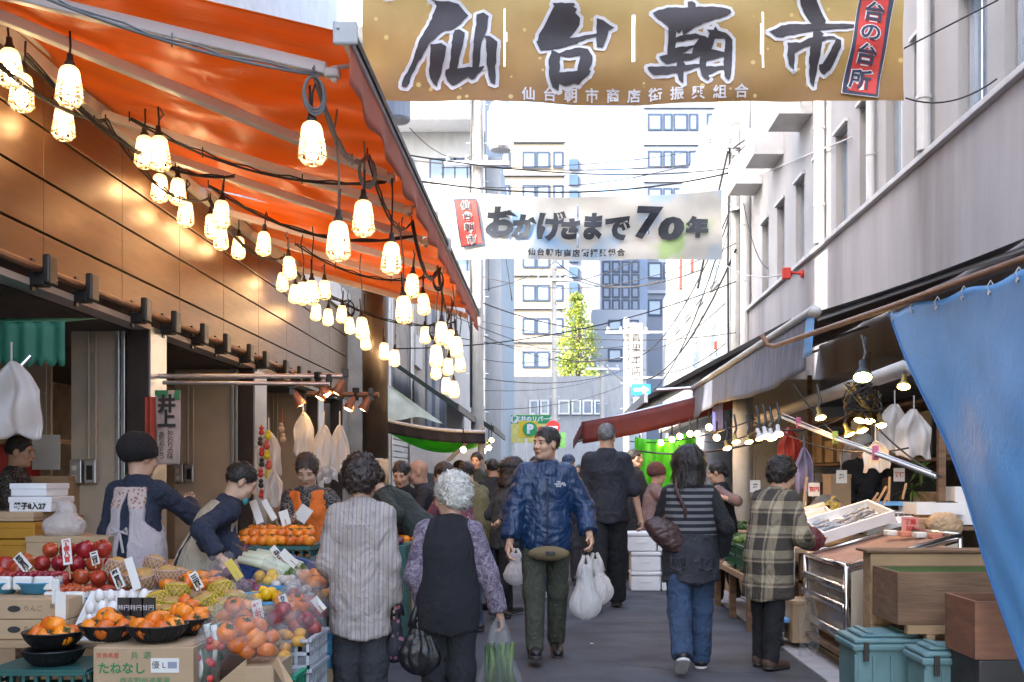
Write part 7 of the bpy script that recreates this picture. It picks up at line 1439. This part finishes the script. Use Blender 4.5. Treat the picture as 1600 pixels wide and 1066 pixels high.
crate("white_basket", "white slatted basket with a blue rim behind the foam trays", GX(1372, 9.0), GX(1425, 9.0), 9.0, 9.4, .93, 1.05, m_foam, cat="basket"); 
tray("blue_cover", "bright blue lid resting on the white slatted basket", P(1400, 790, 9.02)+Vector((0, .15, 0)), .34, .36, .03, m_bluet, cat="cover", th=.008)
simple_box("yellow_carton", "small yellow brown carton behind the steel cart", 1432, 1470, 812, 838, 8.0, .2, m_card); 
a = P(1413, 812, 7.9); t = empty("price_tag", a, 0, "pink price tag with red writing on the yellow brown carton", "price card"); b = MB(); b.box((a.x-.02, 7.9, a.z-.1), (a.x+.11, 7.905, a.z+.02)); b.build("card", M("pink_card", (.7, .3, .25), .7), t); text("特売", .045, m_red, rot(loc=(a.x+.045, 7.895, a.z-.02)), t, offset=.002); text("500", .045, m_red, rot(loc=(a.x+.045, 7.895, a.z-.07)), t, offset=.002)
blob("paper_sack", "round brown paper sack at the blue tarp's edge", 1475, 822, 7.8, .13, .11, .1, m_card, seed=9, tail=False)
# daikon
for i, (px, py, Y) in enumerate(((1248, 800, 8.9), (1252, 812, 8.8))):
    a = P(px, py, Y); t = empty("daikon_radish", a, 0, f"white daikon radish with yellow green leaves, {'rear' if i == 0 else 'front'} one of two", "radish", "daikon radishes"); c = a+Vector((.22, -.02, .06)); b = MB(); b.tube([a-Vector((.06, 0, .02)), a, a.lerp(c, .5), c], [.004, .03, .034, .03] if False else .03, 10); b.build("root", m_foam if False else M("daikon_skin", (.65, .6, .45), .5) if i == 0 else bpy.data.materials["daikon_skin"], t, True)
    b = MB(); [b.tube([c, c+Vector((.08+rng.random()*.06, rng.uniform(-.05, .05), rng.uniform(0, .08)))], .007, 5) for _ in range(9)]; b.build("leaves", M("yellow_green_leaf", (.32, .3, .04), .6) if i == 0 else bpy.data.materials["yellow_green_leaf"], t)
for i, (px, a, c, Y) in enumerate(((1298, 775, 805, 8.8), (1255, 745, 790, 8.8), (1310, 785, 815, 8.7), (1365, 760, 795, 8.6), (1374, 768, 798, 8.6), (1352, 770, 800, 8.7), (1388, 745, 785, 8.7), (1410, 755, 780, 8.7))):
    q = P(px, c, Y); p = P(px+(6 if i % 2 else 2)+(14 if 2 < i < 6 else 0), a, Y); t = empty("price_stick", q, 0, f"bare wooden price stick on the fish table, {ORD[i]} from the plaid coat", "price stick", "wooden price sticks"); b = MB(); d_ = (p-q); b.tube([q, p], .012, 4); b.build("stick", m_ply, t)
# steel cart
t = empty("steel_cart", (2.4, 7.55, 0), 0, "stainless steel display cart with polished rails and a pinkish tilted top", "cart")
q4 = [(2.0, 7.0, .74), (2.0, 8.12, .74), (2.78, 8.12, .95), (2.78, 7.0, .95)]
m_tray = M("pinkish_brown_tray", (.3, .17, .13), .5, var=.15, stain=.3)
b = MB(); b.poly([(x, y, z-.03) for x, y, z in q4], (0, 0, .012)); b.build("tray_top", m_tray, t)
b = MB(); [b.tube([q4[i], q4[(i+1) % 4]], .018, 8) for i in range(4)]; b.tube([(2.0, 7.0, .74), (2.0, 7.0, .12)], .02, 8); b.tube([(2.0, 8.12, .74), (2.0, 8.12, .12)], .02, 8); b.tube([(2.78, 7.0, .93), (2.78, 7.0, .12)], .02, 8); b.tube([(2.78, 8.12, .93), (2.78, 8.12, .12)], .02, 8); b.build("frame", m_steel, t, True)
for z in (.56, .43, .24): b = MB(); b.box((1.965, 6.99, z), (2.0, 8.13, z+.055), bev=.012); b.build("rail", m_steel, t, True)
b = MB(); b.box((2.012, 7.03, .2), (2.02, 8.09, .70)); b.build("side_panel", M("dull_steel", (.4, .36, .32), .3, metal=.8, var=.2), t); b = MB(); b.poly([(2.03, 7.0, .16), (2.76, 7.0, .16), (2.76, 7.0, .9), (2.03, 7.0, .70)], (0, -.015, 0)); b.build("end_panel", m_beige, t)
b = MB(); b.box((1.97, 6.98, .115), (2.8, 8.14, .15)); b.build("base_board", m_wood, t)
for x in (2.02, 2.72):
    for y in (7.06, 8.05): b = MB(); b.tube([(x-.02, y, .055), (x+.02, y, .055)], .053, 14); b.box((x-.03, y-.012, .056), (x+.03, y+.012, .114)); b.build("castor", m_black, t)
for i in range(4): p = Vector((2.55+.06*i, 7.75-.14*i, .93)); b = MB(); b.box(tuple(p-Vector((.04, .05, .02))), tuple(p+Vector((.04, .05, .02))), bev=.008); tag(b.build("wrapped_pack", m_salm if i % 2 else m_paper), f"small wrapped pack at the high end of the steel cart, {ORD[i]} of four", "pack", "wrapped packs on the steel cart")
hang_bag("plastic_liner", "limp clear plastic liner hanging from the steel cart's street corner", 1262, 925, 1020, 7.4, .14, m_clear, None, 4)
# wooden crates, teal bins
def wcrate(name, label, lo, hi, planks=2, m=None, turf=False):
    t = empty(name, ((lo[0]+hi[0])/2, (lo[1]+hi[1])/2, lo[2]), 0, label, "crate", "wooden stall crates"); m = m or m_wood; th = .018
    for nm, (x0, x1, ya, yb) in (("front_board", (lo[0], hi[0], lo[1], lo[1]+th)), ("rear_board", (lo[0], hi[0], hi[1]-th, hi[1])), ("side_board", (lo[0], lo[0]+th, lo[1]+th+.002, hi[1]-th-.002)), ("side_board", (hi[0]-th, hi[0], lo[1]+th+.002, hi[1]-th-.002))):
        b = MB(); h = (hi[2]-lo[2])/planks
        for k in range(planks): b.box((x0, ya, lo[2]+h*k), (x1, yb, lo[2]+h*(k+1)-.004), bev=.002)
        b.build(nm, m, t)
    b = MB(); b.box((lo[0]+th, lo[1]+th, lo[2]), (hi[0]-th, hi[1]-th, lo[2]+.015)); b.build("bottom_board", m, t)
    if turf: b = MB(); b.box((lo[0]+th+.002, lo[1]+th+.002, hi[2]-.05), (hi[0]-th-.002, hi[1]-th-.002, hi[2]-.01)); b.build("turf_mat", M("green_turf", (.04, .09, .01), .95, bump=1, bs=150), t)
    return t
wcrate("wooden_crate", "weathered wooden crate lined with green turf above the teal bins", (2.0, 5.95, .49), (2.75, 6.42, .80), 1, turf=True)
wcrate("wooden_crate", "pale slatted wooden crate behind the turf lined one", (2.0, 6.46, .12), (2.85, 6.62, .87), 5, m_ply)
wcrate("wooden_crate", "reddish wooden crate half hidden by the blue tarp's edge", (2.14, 5.2, .42), (2.7, 5.6, .72), 1, M("reddish_wood", (.2, .09, .05), .7, var=.2, aniso=(1, 1, 5)))
b = MB(); b.box((1.97, 6.44, .873), (2.9, 6.68, .89), bev=.003); tag(b.build("thin_lid_board", m_wood), "thin brown board lying over the pale slatted crate", "board")
t = empty("crate_trestle", (2.4, 6.2, 0), 0, "wooden trestle carrying the turf lined crate", "trestle"); 
for y in (5.93, 6.38): b = MB(); b.box((2.05, y, .44), (2.75, y+.06, .488)); b.build("beam", m_ply, t)
for x in (2.16, 2.66):
    for y in (5.93, 6.39): b = MB(); b.box((x, y, 0), (x+.05, y+.05, .438)); b.build("leg", m_ply, t)
b = MB(); b.box((2.16, 5.2, 0), (2.68, 5.58, .418), bev=.01); tag(b.build("dark_plinth_box", m_dark), "dark box under the reddish wooden crate", "box")
for i, (xa, xb, ya, yb, zt) in enumerate(((1.74, 2.2, 5.95, 6.35, .41), (2.0, 2.42, 5.55, 5.88, .40))):
    t = empty("storage_bin", ((xa+xb)/2, ya, 0), 0, f"teal plastic bin with a lid below the wooden crates, {'behind and nearer the steel cart' if i == 0 else 'in front of the trestle'}", "bin", "teal lidded bins")
    b = MB(); b.box((xa+.02, ya+.02, .0), (xb-.02, yb-.02, zt-.05), bev=.02); [b.box((xa+.012+(xb-xa-.04)*k/4, ya+.008, .02), (xa+.03+(xb-xa-.04)*k/4, ya+.03, zt-.1), bev=.004) for k in range(5)]; b.build("body", m_teal, t)
    b = MB(); b.box((xa, ya, zt-.075), (xb, yb, zt-.035), bev=.012); b.build("rim", m_teal, t); b = MB(); b.box((xa+.01, ya+.01, zt-.034), (xb-.01, yb-.01, zt-.005), bev=.012); b.box((xa+.06, ya+.06, zt-.004), (xb-.06, yb-.06, zt+.018), bev=.01); b.box((xa+.1, ya+.06, zt+.0185), (xa+.14, yb-.06, zt+.03), bev=.004); b.box((xb-.14, ya+.06, zt+.0185), (xb-.1, yb-.06, zt+.03), bev=.004); b.build("lid", m_teal, t)
    for x in (xa+.06, xb-.09): b = MB(); b.box((x, ya-.018, zt-.13), (x+.03, ya-.002, zt-.02), bev=.004); b.build("latch", m_dark, t)
# green vegetable crates along the kerb
for i, (x0, x1, ya, z0, z1, m_, fl) in enumerate(((1.68, 2.1, 9.0, .52, .74, M("bottle_green_plastic", (.015, .09, .03), .5), (m_red, .045, 16, (1, 1, .9))), (1.68, 2.1, 9.5, .52, .74, bpy.data.materials["bottle_green_plastic"], (m_leafl, .05, 18, (1, 1, .8))), (1.75, 2.2, 10.4, .5, .72, m_tealc, (m_leafd, .05, 18, (1, 1, .8))))):
    crate("vegetable_crate", f"green slatted vegetable crate on a low bench by the striped shopper, {ORD[i]} down the street", x0, x1, ya, ya+.42, z0, z1, m_, group="green vegetable crates"); b = MB(); c = ((x0+x1)/2, ya+.21); [b.ball((rng.uniform(x0+.05, x1-.05), rng.uniform(ya+.05, ya+.37), z1+rng.uniform(-.02, .03)), fl[1], 8, fl[3]) for _ in range(fl[2])]; tag(b.build("loose_radish" if i == 0 else "loose_greens", fl[0], smooth=True), f"{'red radishes' if i == 0 else 'leafy greens'} heaped in the {ORD[i]} green vegetable crate down the street", "vegetables", kind="stuff")
t = empty("low_bench", (1.9, 9.6, 0), 0, "low wooden bench carrying the green vegetable crates", "bench"); b = MB(); b.box((1.66, 8.95, .44), (2.2, 10.9, .498), bev=.006); b.build("seat_board", m_ply, t); 
for x in (1.7, 2.1):
    for y in (9.0, 9.9, 10.8): b = MB(); b.box((x, y-.04, 0), (x+.06, y+.04, .438)); b.build("leg", m_wood, t)
t = empty("hand_truck", (1.82, 8.3, 0), 0, "folded hand truck with a blue plate under the vegetable table", "hand truck"); b = MB(); b.box((1.70, 8.1, .2), (1.92, 8.5, .23), bev=.005); b.build("plate", m_bluet, t); b = MB(); b.tube([(1.72, 8.12, .23), (1.74, 8.12, .55)], .014, 8); b.tube([(1.72, 8.46, .23), (1.74, 8.46, .55)], .014, 8); b.tube([(1.74, 8.12, .55), (1.74, 8.46, .55)], .014, 8); b.build("handle", m_ytub, t); 
for y in (8.15, 8.4): b = MB(); b.tube([(1.76, y, .06), (1.82, y, .06)], .055, 14); b.build("wheel", m_black, t)
b = MB(); b.box((1.74, 8.13, .12), (1.84, 8.47, .198)); b.build("axle", m_dark, t)
simple_box("floor_carton", "brown carton on the ground behind the plaid coat woman's shoes", 1238, 1275, 940, 1005, 8.0, .3, m_card)
# styrofoam stack, lime sheet, maroon awning
for i in range(3):
    for j in range(3 - (0 if i < 2 else 1)):
        x = GX(986, 12.2)+.37*j-(.05 if i == 2 else 0); z = .235*i; t = empty("styrofoam_box", (x+.18, 12.4, z), 0, f"white styrofoam box in the stack before the lime sheet, {ORD[i]} layer, {ORD[j]} from the street", "box", "stacked styrofoam boxes"); b = MB(); b.box((x, 12.2, z+.001), (x+.355, 12.55, z+.18), bev=.015); b.box((x+.12, 12.194, z+.1), (x+.24, 12.2, z+.13), bev=.002); b.build("body", m_foam, t); b = MB(); b.box((x-.006, 12.19, z+.183), (x+.361, 12.56, z+.232), bev=.015); b.build("lid", m_foam, t)
b = MB(); b.grid(lambda u, v: (GX(992, 15.2)+.9*u, 15.2+.05*math.sin(u*13+v*3)+.03*math.sin(u*29), GZ(682, 15.2)-.75*v-.05*math.sin(u*5)), 40, 14); tag(thick(b.build("lime_sheet", m_lime, smooth=True), .004), "bright lime green sheet hung below the maroon awning", "sheet")
t = empty("maroon_awning", (2, 18, 2.2), 0, "maroon awning sloping down over the street beyond the slate one", "awning")
def fm(u, v): y = 15.9+7.5*u; x = 2.95-2.5*v; return (x, y, 2.83-.61*v-.06*math.sin(3.14*v)+.02*math.sin(u*30))
b = MB(); b.grid(fm, 40, 12); thick(b.build("canopy", m_maroon, t, True), .004); b = MB(); b.grid(lambda u, v: tuple(Vector(fm(0, u))+Vector((0, -.005-.01*math.sin(u*30)*v, -.34*v))), 40, 4); b.grid(lambda u, v: tuple(Vector(fm(u, 1))+Vector((-.005, 0, -.2*v))), 30, 4); thick(b.build("valance", m_maroon, t, True), .004)

for u in (0.02, .5, .98): b = MB(); b.tube([Vector(fm(u, 0))-Vector((0, 0, .05)), Vector(fm(u, 1))-Vector((0, 0, .05))], .02, 6); b.build("rafter", m_alu, t)
t = empty("dark_canopy", (2.6, 24, 3), 0, "dark ribbed canopy above the maroon awning", "awning"); b = MB(); b.poly([(3.95, 17, 4.0), (1.55, 17, 2.72), (1.55, 17, 2.64), (3.95, 17, 3.92)], (0, 9, 0)); b.build("sheet", m_dark, t); b = MB(); b.box((1.5, 16.95, 2.6), (1.56, 26, 2.76)); b.tube([(3.9, 16.9, 2.95), (1.7, 16.9, 2.8)], .03, 8); b.build("frame", m_alu, t)
for i, (px, py, Y) in enumerate(((1050, 687, 14.8), (1062, 682, 14.4), (1078, 678, 14), (1090, 678, 13.5), (1033, 692, 15.1), (1108, 668, 13), (1120, 684, 12.6), (1000, 700, 15.6))):
    t = empty("bare_bulb", P(px, py, Y), 0, f"bare warm bulb strung before the lime sheet, {ORD[i]} in the string", "bulb", "bare bulbs before the lime sheet"); b = MB(); b.ball(P(px, py, Y), .042, 10); b.build("glass", m_warm, t, True); b = MB(); b.tube([P(px, py, Y)+Vector((0, 0, .035)), P(px, py, Y)+Vector((0, 0, .2))], .012, 5); b.build("holder", m_wire, t)
rope("lamp_cable", "black cable carrying the bare bulbs before the lime sheet", P(985, 690, 16), P(1180, 655, 11.5), .1, .008, m_wire, "cable")
rope("lamp_cable", "second black cable strung lower across the lime sheet", P(1000, 705, 15), P(1190, 690, 11), .08, .012, m_wire, "cable")
for i, (x, ya, m_) in enumerate(((2.5, 12.2, m_card), (2.3, 14.4, m_foam), (2.2, 18.5, m_card), (2.1, 22.5, m_tealc))):
    t = empty("street_stall", (x, ya, 0), 0, f"low produce stall along the kerb past the slate awning stall, {ORD[i]} down the street", "stall", "low stalls along the kerb"); b = MB(); b.box((x-.45, ya-.7, 0), (x+.5, ya+.7, .75), bev=.01); b.build("counter", m_, t); b = MB(); [b.ball((x-.4+.85*rng.random(), ya-.65+1.3*rng.random(), .77), rng.uniform(.03, .055), 8) for _ in range(80)]; b.build("produce_filling", (m_leafd, m_pers, m_leafl, m_mush)[i], t, True)
b = MB(); b.grid(lambda u, v: (2.25+.02*math.sin(u*20), 13.6+.9*u, 2.35-.34*v), 14, 4); tag(thick(b.build("purple_pennant", M("indigo_cloth", (.07, .08, .24), .7)), .003), "indigo pennant cloth hanging off the slate awning's far end", "pennant")

for i, (px, py, Y) in enumerate(((1440, 735, 9.0), (1425, 765, 9.3), (1300, 800, 9.2), (1230, 790, 9.4), (1345, 805, 9.3))):
    c = P(px, py, Y); t = empty("leaf_bundle", c, 0, f"bundle of long green leaves in the slate awning stall, {['hanging at the tarp', 'below the hanging one', 'behind the price sticks', 'beside the daikon', 'before the vendor'][i]}", "vegetable", "leaf bundles in the slate awning stall"); b = MB()
    for k in range(34):
        b.mi = k % 2; a = rng.uniform(0, 6.28); l = rng.uniform(.1, .22); d = Vector((math.cos(a)*.7, math.sin(a)*.5, rng.uniform(-.5 if i < 2 else .1, .8))).normalized(); n = d.cross(Vector((0, 0, 1))).normalized()*.012; b.add([c, c+d*l*.5+n, c+d*l+Vector((0, 0, -.04)), c+d*l*.5-n], [(0, 1, 2, 3)])
    b.build("leaves", [m_leafd, m_leafl], t)
for i, (px, py, Y, w, h, m_) in enumerate(((1292, 848, 8.35, .3, .16, m_ply), (1345, 852, 8.3, .3, .14, m_foam), (1400, 850, 8.3, .3, .14, m_wood), (1285, 905, 8.4, .34, .24, m_card), (1340, 915, 8.4, .34, .2, m_foam), (1395, 910, 8.4, .34, .22, m_card))):
    c = P(px, py, Y); c.z = (.52+h/2) if i < 3 else (.03+h/2); t = empty("under_table_box", c, 0, f"{['pale wood', 'white foam', 'dark wood', 'brown', 'white foam', 'brown'][i]} box below the fish trays, {'upper' if i < 3 else 'lower'} level, {ORD[i % 3]} from the plaid coat", "box", "boxes below the fish trays"); b = MB(); b.box((c.x-w/2, Y, c.z-h/2), (c.x+w/2, Y+.3, c.z+h/2), bev=.008); b.build("body", m_, t); b = MB(); b.box((c.x-w/2-.005, Y-.006, c.z+h/2-.035), (c.x+w/2+.005, Y+.306, c.z+h/2+.008), bev=.005); b.build("lid", m_, t)
for i, (px, py, Y, tx) in enumerate(((1225, 745, 9.2, "大根"), (1272, 765, 9.1, "百円"), (1315, 745, 9.4, "鯵"), (1405, 742, 9.2, "特価"), (1180, 760, 10, "葱"))):
    c = P(px, py, Y); t = empty("hanging_tag", c, 0, f"small white price slip hanging in the slate awning stall, {ORD[i]} from the round post", "price card", "hanging price slips"); b = MB(); b.box((c.x-.05, Y, c.z-.06), (c.x+.05, Y+.003, c.z+.06)); b.build("slip", m_paper, t); text(tx, .045, m_red if i % 2 else m_ink, rot(loc=(c.x, Y-.003, c.z)), t, offset=.002); b = MB(); b.tube([c+Vector((0, 0, .06)), c+Vector((.01, 0, .3))], .003, 4); b.build("string", m_wire, t)

b = MB(); b.box((2.7, 10.0, .03), (3.7, 11.0, .17), bev=.006); tag(b.build("duckboard", m_wood), "low wooden duckboard under the white-capped vendor", "duckboard")
